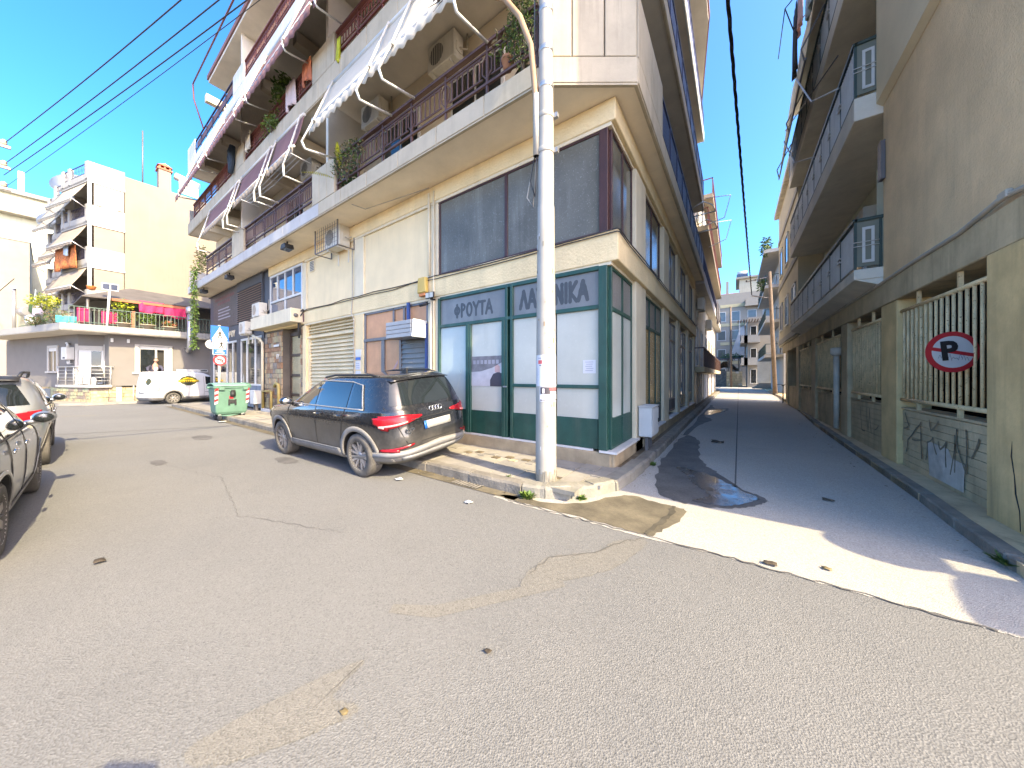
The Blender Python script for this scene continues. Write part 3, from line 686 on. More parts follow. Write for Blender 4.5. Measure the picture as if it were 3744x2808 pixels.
tag(mb.build('painted_mark', 'ink_red'), 'faded red no parking mark on the beige roller shutter', 'painted mark'); 
text('P', .13, 'ink_red', (-10.9, 5.084, 1.42), FACE_S, bpy.data.objects['painted_mark'], 'lettering', .001)
# entrance: stone cladding, door, canopy
P(MB().box(-16.0, -12.45, 5.45, 5.6, .1, 3.5).box(-16.05, -14.3, 5.08, 5.45, .1, 3.5).box(-12.72, -12.45, 5.08, 5.45, .1, 3.5), 'wall', 'mortar')
P(MB().box(-16.0, -12.45, 4.9, 5.45, .1, .25), 'step', 'marble', bev=.01)
SM = ['stone_a', 'stone_b', 'stone_c', 'stone_d', 'stone_b', 'stone_a']
def stones(x0, x1, z0, z1, y, cw, ch, parent, axis='y', mats=SM, name='stone'):
    z = z0; row = 0
    while z < z1 - .03:
        h = ch * rnd.uniform(.75, 1.35); h = min(h, z1 - z); x = x0 - (rnd.random() * cw * .5)
        while x < x1 - .02:
            L = cw * rnd.uniform(.5, 1.5); a, b_ = max(x, x0) + .008, min(x + L, x1) - .008
            if b_ - a > .03 and h > .03:
                d = rnd.uniform(.02, .05); bx = (a, b_, y - d, y + .02, z + .008, z + h - .008)
                if axis == 'x': bx = (y - .02, y + d, a, b_, z + .008, z + h - .008)
                B(name, *bx, rnd.choice(mats), parent)
            x += L
        z += h
stones(-16.0, -14.3, .26, 3.3, 5.08, .32, .19, bld); stones(-12.72, -12.46, .26, 3.3, 5.08, .22, .16, bld)
dr = P(MB().box(-14.25, -14.15, 5.3, 5.42, .25, 3.25).box(-13.05, -12.95, 5.3, 5.42, .25, 3.25).box(-14.15, -13.05, 5.3, 5.42, 3.1, 3.25).box(-14.15, -13.05, 5.3, 5.42, 2.32, 2.42).box(-14.15, -13.05, 5.3, 5.42, 1.55, 1.65).box(-14.15, -13.05, 5.3, 5.42, .8, .9).box(-14.15, -13.05, 5.3, 5.42, .25, .33), 'door', 'door_brown', bev=.005)
for z0, z1 in ((.33, .8), (.9, 1.55), (1.65, 2.32), (2.42, 3.1)): P(MB().box(-14.15, -13.05, 5.35, 5.37, z0, z1), 'pane', 'door_glass', dr)
P(MB().box(-12.95, -12.73, 5.38, 5.44, .25, 3.25), 'side_panel', 'door_brown')
P(MB().prism([(-16.2, 4.62), (-12.38, 4.62), (-12.38, 5.02), (-16.2, 5.02)], 3.43, 3.9), 'canopy', 'cream_trim', bev=.015)
text('17', .26, 'white_paint', (-14.62, 5.02, 2.32), FACE_S, bld, 'house_number', .012)
P(MB().box(-15.0, -14.5, 5.015, 5.03, 2.72, 2.8), 'name_plate', 'marble')
P(MB().tube([(-15.9, 4.95, .15), (-15.9, 4.95, .95), (-15.2, 4.95, .97), (-15.05, 4.95, .95), (-15.05, 4.95, .15)], .045, 8), 'gas_pipe', 'gas_yellow')
P(MB().tube([(-14.45, 5.0, .15), (-14.45, 5.0, 1.1), (-14.5, 5.0, 1.25), (-14.75, 5.0, 1.28), (-14.9, 5.0, 1.15)], .055, 8), 'gas_pipe', 'gas_yellow')
P(MB().tube([(-16.06, 4.98, .15), (-16.06, 4.98, 2.95), (-16.1, 4.9, 3.1), (-16.5, 4.85, 3.2), (-16.9, 4.9, 3.3)], .05, 8), 'drain_pipe', 'cream_trim')
mb = MB().box(-16.62, -16.15, 4.72, 4.98, .42, .98, 0).box(-16.5, -16.44, 4.8, 4.9, .14, .42, 1).box(-16.3, -16.24, 4.8, 4.9, .14, .42, 1)
tag(mb.build('gas_meter_box', ['white_paint', 'alu_dark'], bev=.01), 'white metal meter box on legs by the stone clad entrance', 'meter box')
# white window above the canopy
wx0, wx1, wz0, wz1 = -15.36, -12.44, 3.92, 5.55
wm = MB().box(wx0, wx0 + .08, 5.0, 5.08, wz0, wz1).box(wx1 - .08, wx1, 5.0, 5.08, wz0, wz1).box(wx0 + .08, wx1 - .08, 5.0, 5.08, wz1 - .08, wz1).box(wx0 + .08, wx1 - .08, 5.0, 5.08, 4.45, 4.53)
for i in (1, 2, 3): wm.box(wx0 + .7 * i, wx0 + .7 * i + .07, 5.005, 5.08, 4.53, wz1 - .08)
wm.box(-13.95, -13.88, 5.005, 5.08, wz0, 4.45)
win('window', wm, 'white_paint', [(MB().box(wx0 + .7 * i + .07, wx0 + .7 * (i + 1), 5.04, 5.055, 4.53, wz1 - .08), 'glass_sky') for i in range(4)] + [(MB().box(wx0 + .08, -13.95, 5.04, 5.055, wz0, 4.45), 'glass_sky'), (MB().box(-13.88, wx1 - .08, 5.04, 5.055, wz0, 4.45), 'glass_sky')])
# slate blue shop on the left
P(MB().box(-24, -16.1, 5.25, 5.6, .1, 6.0), 'wall', 'dark_room')
for a, b_ in ((-24, -23.55), (-19.55, -19.08), (-16.35, -16.08)): P(MB().box(a, b_, 5.04, 5.3, .1, 3.3), 'pilaster', 'slate_paint')
P(MB().box(-24, -16.08, 5.03, 5.3, 3.3, 3.95), 'sign_band', 'slate_paint', bev=.01)
text('ΠΑΛΑΖΑΡΟΥ', .42, 'cream_trim', (-21.0, 5.02, 3.6), FACE_S, bld, 'lettering', .012, 1.0)
P(MB().box(-24, -15.55, 5.05, 5.3, 3.95, 5.93), 'wall', 'slate_paint')
pp = P(MB().box(-23.3, -19.4, 5.02, 5.05, 4.02, 5.85), 'banner', 'poster_brown' if 'poster_brown' in K else 'poster_grey')
for i in range(2):
    for j in range(9 if i == 0 else 6): P(MB().box(-22.9 + j * .35 + i * .4, -22.62 + j * .35 + i * .4, 5.012, 5.018, 5.5 - i * .22, 5.64 - i * .22), 'print', 'canvas_red', pp)
for i in range(4): P(MB().box(-22.4, -20.6 + .2 * (i % 2), 5.012, 5.018, 4.98 - i * .16, 5.04 - i * .16), 'print', 'poster_pale', pp)
lv = P(MB().box(-19.28, -16.1, 5.04, 5.06, 3.98, 5.55).box(-19.28, -19.2, 4.98, 5.04, 3.98, 5.92).box(-16.2, -16.1, 4.98, 5.04, 3.98, 5.92).box(-19.2, -16.2, 4.98, 5.05, 5.5, 5.92), 'louvre_frame', 'slate_paint')
for i in range(15):
    z0 = 4.0 + i * .1; P(MB().prism([(4.95, z0), (5.03, z0 + .05), (5.03, z0 + .075), (4.95, z0 + .025)], -19.18, -16.22, 'x'), 'slat', 'louvre_brown', lv)
sf = MB()
for x_ in (-23.55, -22.55, -21.2, -20.3, -19.62, -19.08, -18.3, -17.25, -16.42): sf.box(x_, x_ + .08, 5.06, 5.15, 1.2 if x_ != -20.3 else .2, 3.2)
sf.box(-23.5, -19.55, 5.055, 5.16, 3.2, 3.3).box(-19.05, -16.35, 5.055, 5.16, 3.2, 3.3).box(-23.5, -20.3, 5.05, 5.17, 1.15, 1.22).box(-19.05, -16.35, 5.05, 5.17, 1.15, 1.22)
s2 = P(sf, 'shop_frame', 'white_paint', bev=.005)
P(MB().box(-23.5, -16.35, 5.1, 5.115, 1.22, 3.2), 'pane', 'glass_dark', s2)
for a in (-21.05, -18.15): P(MB().box(a, a + .8, 5.16, 5.18, 1.22, 2.6), 'blind', 'cloth_white', s2)
for i in range(10):
    x0 = -23.5 + i * .72
    if -20.4 < x0 < -19.3: continue
    q = P(MB().box(x0 + .02, x0 + .7, 5.06, 5.14, .2, 1.14), 'panel', 'panel_blue', bev=.01)
    P(MB().box(x0 + .14, x0 + .58, 5.045, 5.058, .32, 1.02), 'moulding', 'panel_blue', q, .006)
P(MB().box(-20.3, -19.6, 5.1, 5.14, .2, 1.2), 'door', 'white_paint')
# ------------- balconies: slabs, fascia panels, railings
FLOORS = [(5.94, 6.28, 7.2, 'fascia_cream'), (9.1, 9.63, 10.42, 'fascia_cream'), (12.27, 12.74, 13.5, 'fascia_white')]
YE = (17, 37.6)
for fi, (zb, zt, zr, fm) in enumerate(FLOORS):
    P(MB().prism([(-23.93, 4.17), (-2.41, 4.17), (-1.23, 4.99), (-1.23, 17), (-2.2, 17), (-2.2, 5.6), (-23.93, 5.6)], zb, zb + .18), 'balcony_slab', 'soffit' if fi == 0 else 'soffit_grey')
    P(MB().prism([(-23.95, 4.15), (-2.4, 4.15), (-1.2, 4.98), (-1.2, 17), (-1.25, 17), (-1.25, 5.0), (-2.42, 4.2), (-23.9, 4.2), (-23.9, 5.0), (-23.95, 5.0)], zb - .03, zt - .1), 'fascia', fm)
    # upper row of panels with open joints
    x = -2.46; i = 0
    while x > -23.9:
        L = 1.17 if i else 1.0; x0 = max(x - L, -23.95)
        m_ = fm if fi != 0 or x > -9 else 'fascia_grey'
        P(MB().box(x0 + .008, x - .008, 4.135, 4.2, zb, zt), 'fascia_panel', m_, bev=.006)
        x -= L; i += 1
    dv = Vector((1.2, .83)).normalized(); nv = Vector((dv.y, -dv.x))
    def chamf(a, b_, off, z0, z1, th=.06):
        p = Vector((-2.4, 4.15)); q0 = p + dv * a + nv * off; q1 = p + dv * b_ + nv * off
        return MB().prism([q0.to_tuple(), q1.to_tuple(), (q1 - nv * th).to_tuple(), (q0 - nv * th).to_tuple()], z0, z1)
    P(chamf(.0, 1.46, .012, zb, zb + .38), 'fascia_panel', fm, bev=.006)
    ztop = zr + .1
    for j in range(3): P(chamf(.01 + j * .485, .475 + j * .485, .006, zb + .395, ztop), 'parapet_panel', fm, bev=.008)
    for j in range(2): P(MB().box(-1.25, -1.185, 5.0 + j * .96, 5.95 + j * .96, zb + .395, ztop), 'parapet_panel', fm, bev=.008)
    P(MB().box(-1.25, -1.183, 5.0, 16.99, zb, zb + .38), 'fascia_panel', fm, bev=.006)
    # solid parapet panels on the main front
    sol = [(-9.67, -8.44), (-16.62, -15.25)] if fi < 2 else [(-16.5, -15.25)]
    for a, b_ in sol:
        n = 3; st = (b_ - a) / n
        for j in range(n): P(MB().box(a + j * st + .006, a + (j + 1) * st - .006, 4.135, 4.2, zt + .012, zr + .0), 'parapet_panel', fm, bev=.006)
        P(MB().box(a + .01, a + .07, 4.2, 5.2, zb + .19, zr).box(a, b_, 4.2, 4.215, zt, zr), 'parapet_back', fm)
    P(MB().box(-23.95, -23.88, 4.2, 5.05, zb + .1, zr), 'parapet_panel', 'fascia_grey')
    # railings
    segs = {0: [(-8.42, -2.45), (-15.23, -9.69), (-20.6, -16.64)], 1: [(-8.42, -2.45), (-15.23, -9.69), (-23.0, -16.64)], 2: [(-15.23, -2.45)]}[fi]
    for si, (a, b_) in enumerate(segs):
        rm = 'rail_brown' if fi == 0 else 'rail_red'
        n = max(1, round((b_ - a) / .99)); st = (b_ - a) / n
        top = MB().box(a, b_, 4.16, 4.24, zr - .05, zr).box(a, b_, 4.185, 4.215, zr - .17, zr - .14).box(a, b_, 4.18, 4.22, zt + .2, zt + .24)
        rl = P(top, 'railing', rm)
        for j in range(n + 1):
            xx = a + j * st; xx = min(max(xx, a + .02), b_ - .02); pts = MB()
            pts.box(xx - .02, xx + .02, 4.19, 4.23, zt - .15, zr - .05)
            for s_ in (-1, 1):
                if a < xx + s_ * .11 < b_:
                    pts.tube([(xx, 4.2, zr - .2), (xx + s_ * .1, 4.2, zr - .3), (xx + s_ * .1, 4.2, zt + .42), (xx, 4.2, zt + .3)], .013, 4)
            P(pts, 'post', rm, rl)
        for j in range(n):
            xa, xb = a + j * st + .1, a + (j + 1) * st - .1
            P(MB().box(xa, xb, 4.19, 4.21, zr - .22, zr - .195).box(xa, xb, 4.19, 4.21, zt + .33, zt + .355), 'rail_frame', rm, rl)
            for q in range(6):
                xx = xa + (xb - xa) * (q + .5) / 6
                P(MB().box(xx - .011, xx + .011, 4.19, 4.21, zt + .355, zr - .22), 'baluster', 'rail_bar' if fi == 0 else rm, rl)
    # alley side railing
    zz = zr
    top = MB().box(-1.24, -1.2, 6.95, 17, zz - .05, zz).box(-1.23, -1.21, 6.95, 17, zt + .12, zt + .15)
    rl = P(top, 'railing', 'rail_navy')
    for j in range(11): P(MB().box(-1.24, -1.2, 6.95 + j, 6.99 + j, zt - .1, zz - .05), 'post', 'rail_navy', rl)
    P(MB().box(-1.226, -1.216, 7.0, 16.9, zt + .2, zz - .1), 'infill', 'rail_navy', rl)
    # back wall with doors
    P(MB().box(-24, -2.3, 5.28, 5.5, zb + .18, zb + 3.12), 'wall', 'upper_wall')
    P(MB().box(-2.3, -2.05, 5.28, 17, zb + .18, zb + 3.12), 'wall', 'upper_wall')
    for x_ in (-4.6, -7.2, -11.2, -13.6, -18.2, -21.5):
        d_ = P(MB().box(x_ - .75, x_ + .75, 5.22, 5.3, zb + .18, zb + 2.35), 'balcony_door', 'maroon_frame' if fi else 'white_paint')
        P(MB().box(x_ - .68, x_ - .03, 5.21, 5.225, zb + .26, zb + 2.28).box(x_ + .03, x_ + .68, 5.21, 5.225, zb + .26, zb + 2.28), 'pane', 'glass_dark', d_)
    for x_ in (-9.05, -15.9): P(MB().box(x_ - .06, x_ + .06, 4.25, 5.28, zb + .18, zb + 3.0), 'partition', 'soffit_grey')
    for x_ in (-11.2, -13.9, -18.6, -21.3): P(MB().box(x_ - .13, x_ + .13, 4.3, 5.28, zb + 2.75, zb + 3.1), 'beam', 'upper_wall')
# terrace rail over the left end of the third balcony
tr = P(MB().box(-22.45, -16.55, 4.15, 4.2, 13.44, 13.48).box(-22.45, -16.55, 4.16, 4.19, 12.98, 13.02), 'railing', 'rail_navy')
for j in range(7): P(MB().tube([(-22.4 + j * .97, 4.17, 12.7), (-22.4 + j * .97, 4.17, 13.46)], .02, 5), 'post', 'rail_navy', tr)
P(MB().box(-22.4, -16.6, 4.21, 4.22, 13.05, 13.42), 'screen', 'canvas_red', tr)
P(MB().box(-23.95, -22.5, 4.135, 4.2, 12.74, 13.6), 'parapet_panel', 'fascia_white')
# roof slab with red edge
P(MB().prism([(-19.8, 4.1), (-2.3, 4.1), (-.85, 5.0), (-.85, 14.2), (-1.5, 19.0), (-3, 19), (-19.8, 12)], 15.0, 15.12), 'roof_slab', 'soffit_grey')
P(MB().prism([(-19.85, 4.05), (-2.3, 4.05), (-.8, 4.97), (-.8, 14.2), (-1.45, 19.1), (-3, 19.1), (-19.85, 12)], 15.12, 15.3), 'roof_edge', 'canvas_red')
P(MB().tube([(-21.0, 3.8, 15.35), (-15, 3.8, 15.35), (-6, 3.8, 15.35)], .03, 5).tube([(-21, 3.8, 15.35), (-21.1, 3.85, 14.7), (-20.9, 4.15, 13.4)], .03, 5), 'roof_rail', 'rail_red')
# mouldings: drip line under first slab, cables on the lower beam
for z_, r_ in ((3.845, .011), (3.8, .009)):
    pts = [(-12.3, 4.985, z_ - .02)] + [(-12 + i * .8, 4.98, z_ + rnd.uniform(-.03, .02)) for i in range(13)] + [(-1.5, 4.975, z_ + .01), (-1.465, 5.0, z_)] + [(-1.465, 5.6 + i * .9, z_ + rnd.uniform(-.03, .02)) for i in range(13)]
    P(MB().tube(pts, r_, 5), 'cable', 'cable_pale' if r_ > .013 else 'cable')
P(MB().tube([(-15.5, 4.99, 5.86), (-24, 4.99, 5.86)], .03, 6), 'cable', 'cable')
P(MB().tube([(-5.75, 4.99, .3), (-5.75, 4.99, 3.3)], .035, 6).tube([(-5.66, 4.99, .3), (-5.66, 4.99, 5.8)], .02, 6).tube([(-5.82, 4.99, 3.9), (-5.82, 4.99, 5.8)], .03, 6), 'pipe', 'cream_trim')
P(MB().tube([(-9.12, 4.985, 5.3), (-9.12, 4.985, 3.85), (-9.14, 4.97, 3.4), (-9.05, 4.99, 3.2), (-9.06, 4.99, .4)], .016, 5), 'cable', 'cable_pale')
P(MB().tube([(-12.3, 4.98, 3.88), (-12.5, 4.9, 3.75), (-12.55, 4.93, 3.3), (-12.55, 4.95, 2.9)], .03, 5).tube([(-12.25, 4.98, 3.86), (-12.42, 4.92, 3.6), (-12.42, 4.95, 3.0)], .02, 5), 'cable', 'cable')
P(MB().tube([(-5.72, 4.9, 5.85), (-7.8, 4.6, 5.86), (-7.9, 4.3, 5.88)], .012, 5), 'conduit', 'cable_pale')
# ---------------------------------------------------------------- things on and around the corner building
def make_ac(label, loc, rz=0, cage=False, s=1.0):
    t = thing('air_conditioner', label, 'air conditioner', loc, rz, 'air conditioner units on the facades')
    wx, hz, dy = .42 * s, .58 * s, .3 * s
    b = MB().box(-wx, wx, -dy, 0, 0, hz, 0).build('casing', 'ac_white', t, .015)
    g = MB(); disc(g, (-.12 * s, -dy - .004, hz / 2), .23 * s, 0); g.build('fan_opening', 'ac_grille', b)
    r = MB(); disc(r, (-.12 * s, -dy - .007, hz / 2), .25 * s, 0, r0=.22 * s)
    for i in range(7):
        x_ = (-.12 + (i - 3) * .06) * s; h_ = math.sqrt(max(0, .23 ** 2 - ((i - 3) * .06) ** 2)) * s
        r.box(x_ - .004, x_ + .004, -dy - .012, -dy - .006, hz / 2 - h_, hz / 2 + h_)
    r.build('fan_guard', 'ac_white', b)
    MB().box(wx, wx + .03, -dy * .8, -dy * .2, hz * .25, hz * .6).build('valve_cover', 'ac_white', b, .01)
    for xb in (-.28 * s, .28 * s): MB().prism([(-dy * .95, -.004), (-dy * .95, -.05), (.02, -.05), (.02, -.4), (.06, -.4), (.06, -.004)], xb - .02, xb + .02, 'x').build('bracket', 'ac_white', t)
    MB().tube([(wx + .03, -dy * .5, hz * .4), (wx + .12, -dy * .4, hz * .3), (wx + .1, .02, hz * .5), (wx + .08, .03, hz * 1.25)], .02, 5).build('pipe', 'cable_pale', t)
    if cage:
        c = MB(); X, Y, Z0, Z1 = wx + .22, -dy - .16, -.12, hz + .14
        for x_ in (-X, X):
            for y_ in (Y, 0): c.box(x_ - .015, x_ + .015, y_ - .015, y_ + .015, Z0, Z1)
            for z_ in (Z0, Z1): c.box(x_ - .012, x_ + .012, Y, 0, z_ - .012, z_ + .012)
        for z_ in (Z0, Z1): c.box(-X, X, Y - .012, Y + .012, z_ - .012, z_ + .012)
        for i in range(1, 10): c.box(-X + i * .128 - .003, -X + i * .128 + .003, Y - .004, Y + .004, Z0, Z1)
        for i in range(1, 7): c.box(-X, X, Y - .006, Y, Z0 + i * .12 - .003, Z0 + i * .12 + .003)
        c.build('cage', 'alu_dark', t)
    return t
make_ac('caged air conditioner under the first balcony soffit on the cream wall', (-9.75, 5.02, 5.36), 0, True, 1.05)
make_ac('large air conditioner high on the balcony wall behind the brown railing', (-5.35, 5.2, 8.45), 0)
make_ac('second air conditioner on the balcony wall, under the cream awning', (-8.1, 5.2, 8.4), 0)
make_ac('air conditioner on the balcony wall behind the dark red awnings', (-11.9, 5.2, 8.3), 0)
make_ac('air conditioner standing on top of the entrance canopy', (-16.0, 5.0, 3.98), 0, False, .95)
make_ac('air conditioner on the dark blue shop fascia left of the canopy', (-17.6, 4.98, 3.4), 0, False, .9)
make_ac('air conditioner on the alley wall past the corner block', (-1.58, 18.9, 4.9), R(90))
make_ac('air conditioner farther down the alley wall beside a drain pipe', (-1.58, 24.5, 4.6), R(90))

def awning(label, x0, x1, prof, fab, inner, arms, val=.2, wave=.25, group='awnings over the balconies of the corner block'):
    (ty, tz), (by, bz), (ey, ez), (ky, kz), (py, pz) = prof   # top roller, front bar, elbow, knee, pivot
    t = thing('awning', label, 'awning', ((x0 + x1) / 2, ty, tz), 0, group, world=True)
    n = max(8, int((x1 - x0) / .08))
    def fn(u, v):
        x = x0 + (x1 - x0) * u; s_ = math.sin(v * math.pi) * .05
        return (x, ty + (by - ty) * v + s_ * .4, tz + (bz - tz) * v - s_ + .012 * math.sin(x * 9) * v)
    MB().grid(fn, n, 6).build('fabric', fab, t, solid=.006)
    def fv(u, v):
        x = x0 + (x1 - x0) * u
        return (x, by - .025 + .008 * math.sin(x * 20), bz - .02 - v * (val + .03 * math.cos((x - x0) * 2 * math.pi / wave)))
    MB().grid(fv, int((x1 - x0) / .04), 2).build('valance', inner, t, solid=.005)
    MB().tube([(x0, by, bz), (x1, by, bz)], .032, 8).build('front_bar', 'white_metal', t)
    MB().tube([(x0, ty, tz), (x1, ty, tz)], .045, 8).build('roller', 'white_metal', t)
    for a in arms:
        MB().tube([(a, ty - .04, tz + .02), (a, by - .045, bz), (a, ey, ez), ], .022, 6).tube([(a, ey, ez), (a, (ey + ky) / 2 - .03, min(ez, kz) - .02), (a, ky, kz), (a, py, pz)], .026, 6).box(a - .06, a + .06, by - .07, by + .03, bz - .03, bz + .03).build('arm', 'white_metal', t)
    return t
PR1 = ((4.12, 9.05), (3.67, 7.78), (3.37, 7.12), (3.56, 7.0), (4.15, 7.14))
PR1b = ((4.12, 9.05), (3.86, 8.0), (3.65, 7.42), (3.74, 7.12), (4.15, 7.12))
PR2 = ((4.12, 12.2), (3.56, 10.55), (3.5, 10.42), (3.7, 10.3), (4.15, 10.4))
awning('long cream awning with scalloped edge over the nearest balcony', -8.7, -2.5, PR1, 'canvas_cream', 'canvas_cream', (-3.4, -5.28, -6.03, -8.4))
awning('dark red awning next to the cream one, over grey fascia panels', -12.1, -10.1, PR1b, 'canvas_red', 'canvas_beige', (-10.25, -12.02))
awning('dark red awning in the middle of the first balcony row', -15.35, -12.4, PR1b, 'canvas_red', 'canvas_beige', (-12.5, -15.24))
awning('dark red awning above the trailing plant at the end of the first balcony', -19.6, -15.6, PR1b, 'canvas_red', 'canvas_beige', (-15.75, -19.4))
for a, b_, lab, ar in ((-8.2, -2.6, 'brownish red awning over the second balcony, nearest to the corner', (-4.5, -8.1)), (-12.9, -8.4, 'brownish red awning over the green plant on the second balcony', (-9.9, -12.77)),
                       (-17.4, -13.1, 'brownish red awning above the hanging dark trousers', (-13.9, -17.33)), (-23.0, -17.6, 'brownish red awning at the far left end of the second balcony', (-18.54, -22.2))):
    awning(lab, a, b_, PR2, 'canvas_red', 'canvas_red', ar, .24, .4)
# washing lines
wl = MB()
for y_ in (3.95, 3.85, 3.75): wl.tube([(-13.9, y_, 7.6), (-11.9, y_, 7.52), (-9.9, y_, 7.6)], .004, 3)
wl.tube([(-13.9, 4.2, 7.6), (-13.9, 3.7, 7.62)], .012, 5).tube([(-9.9, 4.2, 7.6), (-9.9, 3.7, 7.62)], .012, 5)
tag(wl.build('washing_line', 'white_metal'), 'empty washing lines on brackets outside the first balcony', 'washing line')
def cloth(name, label, cat, pts, m, fold=.04, n=14, group=None):
    (a, b_, z1, z0) = pts; a = Vector(a); b_ = Vector(b_); nv = Vector((-(b_ - a).y, (b_ - a).x, 0)).normalized(); q = rnd.random() * 9
    def fn(u, v): 
        p = a + (b_ - a) * u; dz = (z1 - z0) * v
        return tuple(Vector((p.x, p.y, z1 - dz + .05 * math.sin(u * 7 + q) * v)) + nv * fold * math.sin(u * 15 + q + v * 1.5) * (v + .15))
    o = MB().grid(fn, n, 6).build(name, m, solid=.008); return tag(o, label, cat, group)
# hanging trousers
tr_ = MB()
tr_.tube([(-16.2, 4.05, 10.6), (-16.23, 4.02, 10.35), (-16.2, 4.05, 10.0), (-16.28, 4.02, 9.55)], [.1, .13, .09, .06], 7); tr_.tube([(-16.35, 4.05, 10.55), (-16.4, 4.05, 10.2), (-16.45, 4.05, 9.9), (-16.4, 4.02, 9.6)], [.1, .12, .08, .06], 7)
tag(tr_.build('trousers', 'cloth_navy'), 'dark blue trousers hung to dry from the second balcony', 'trousers')
cloth('towel', 'yellow towel hanging in the railing of the second balcony', 'towel', ((-8.3, 4.13), (-8.12, 4.13), 10.1, 9.5), 'leaf_yellow')
cloth('towel', 'dusky red cloth draped over the second balcony rail end', 'towel', ((-10.2, 4.12), (-9.72, 4.12), 10.5, 9.9), 'tile_red')
cloth('blanket', 'pale patterned blanket over the second balcony rail', 'blanket', ((-11.3, 4.11), (-10.7, 4.11), 10.45, 9.7), 'cloth_pale')
cloth('blanket', 'cream cloth hung on the second balcony rail beside dark bars', 'blanket', ((-14.9, 4.11), (-14.4, 4.11), 10.45, 9.85), 'canvas_cream')
# plants on balconies
def plant(name, label, c, rad, n, size, m, pot=None, cat='plant', group=None, stem=True, **kw):
    t = thing(name, label, cat, (c[0], c[1], c[2] - rad[2]), 0, group, world=True)
    leaves(MB(), c, rad, n, size, len(m), **kw).build('foliage', m, t)
    if stem:
        s_ = MB(); q = random.Random(n)
        for i in range(6): s_.tube([(c[0], c[1], c[2] - rad[2] - .1), (c[0] + q.uniform(-.5, .5) * rad[0], c[1] + q.uniform(-.5, .5) * rad[1], c[2]), (c[0] + q.uniform(-.8, .8) * rad[0], c[1] + q.uniform(-.8, .8) * rad[1], c[2] + rad[2] * .6)], [.012, .008, .004], 4)
        s_.build('stem', 'twig', t)
    if pot:
        z = c[2] - rad[2]; MB().lathe([(pot[0] * .7, z - pot[1]), (pot[0], z), (pot[0] * 1.08, z), (pot[0] * 1.08, z + .04), (pot[0] * .9, z + .04), (pot[0] * .88, z)], 14, T=Matrix.Translation((c[0], c[1], 0))).build('pot', pot[2], t)
    return t
plant('balcony_plant', 'bushy green plant rising above the second balcony rail', (-12.0, 4.3, 10.75), (.5, .3, .55), 420, .16, ['leaf', 'leaf_b'])
plant('balcony_plant', 'small green plant spilling out under the second balcony rail', (-12.3, 4.05, 9.75), (.3, .2, .22), 140, .12, ['leaf_b', 'leaf'])
plant('balcony_plant', 'straggly climber woven through the second balcony rail', (-12.9, 4.2, 10.1), (.9, .12, .4), 320, .09, ['leaf_b', 'leaf_dry'])
plant('conifer_bush', 'dense hanging conifer on the corner balcony beside the lamp post', (-2.72, 4.2, 6.98), (.3, .25, .6), 1500, .06, ['leaf_dark', 'leaf', 'leaf_b'], droop=.5, wide=.3)
plant('potted_plant', 'dry potted plant in the railing at the end of the brown rail', (-3.05, 4.25, 6.95), (.28, .2, .25), 160, .09, ['leaf_dry', 'leaf_b'], pot=(.1, .13, 'terracotta'))
plant('balcony_plant', 'wiry dry climbers at the left end of the nearest railing', (-7.75, 4.1, 6.85), (.75, .12, .45), 420, .08, ['leaf_dry', 'leaf', 'leaf_dark'])
plant('balcony_plant', 'dark leafy plants crowding behind the parapet end', (-8.2, 4.4, 6.7), (.35, .2, .4), 260, .12, ['leaf_dark', 'leaf'])
# fern fronds (bright)
t = thing('fern', 'bright yellow green fern with long fronds poking out by the parapet', 'plant', (-8.35, 4.15, 6.6), world=True)
for i, (dx, dy, dz, L) in enumerate(((-.25, -.35, .1, .75), (.1, -.15, .8, .7), (.02, -.1, .9, .8))):
    f_ = MB(); p0 = Vector((-8.4 if i == 0 else -8.1, 4.12, 6.62 if i == 0 else 6.75)); d = Vector((dx, dy, dz)).normalized()
    for j in range(16):
        u = j / 16; p = p0 + d * L * u + Vector((0, 0, -.18 * u * u)); 
        s_ = d.cross(Vector((0, 0, 1)) if i == 0 else Vector((1, 0, 0))).normalized(); w_ = .1 * math.sin(math.pi * (u * .85 + .12))
        for sg in (-1, 1): f_.add([p, p + s_ * w_ * sg + d * .03, p + d * .035], [(0, 1, 2)])
    f_.build('frond', 'leaf_yellow', t)
# trailing ivy at the left end of the first balcony
t = thing('trailing_ivy', 'long green ivy trailing from the left end of the first balcony', 'plant', (-22.2, 4.05, 6.3), world=True)
lv_ = MB(); q = random.Random(11)
for i in range(30):
    u = i / 29; leaves(lv_, (-22.0 + .12 * math.sin(i * .9), 4.02, 6.9 - 3.9 * u), (.25 - .1 * u, .12, .14), 26, .13, 3, seed=i, droop=.8)
lv_.build('foliage', ['leaf', 'leaf_b', 'leaf'], t)
leaves(MB(), (-21.6, 4.2, 7.3), (.7, .2, .7), 380, .12, 2, seed=3).build('dry_foliage', ['leaf_dry', 'leaf_b'], t)
MB().tube([(-22.0 + .1 * math.sin(i), 4.03, 7.0 - i * .35) for i in range(12)], .012, 4).build('stem', 'twig', t)
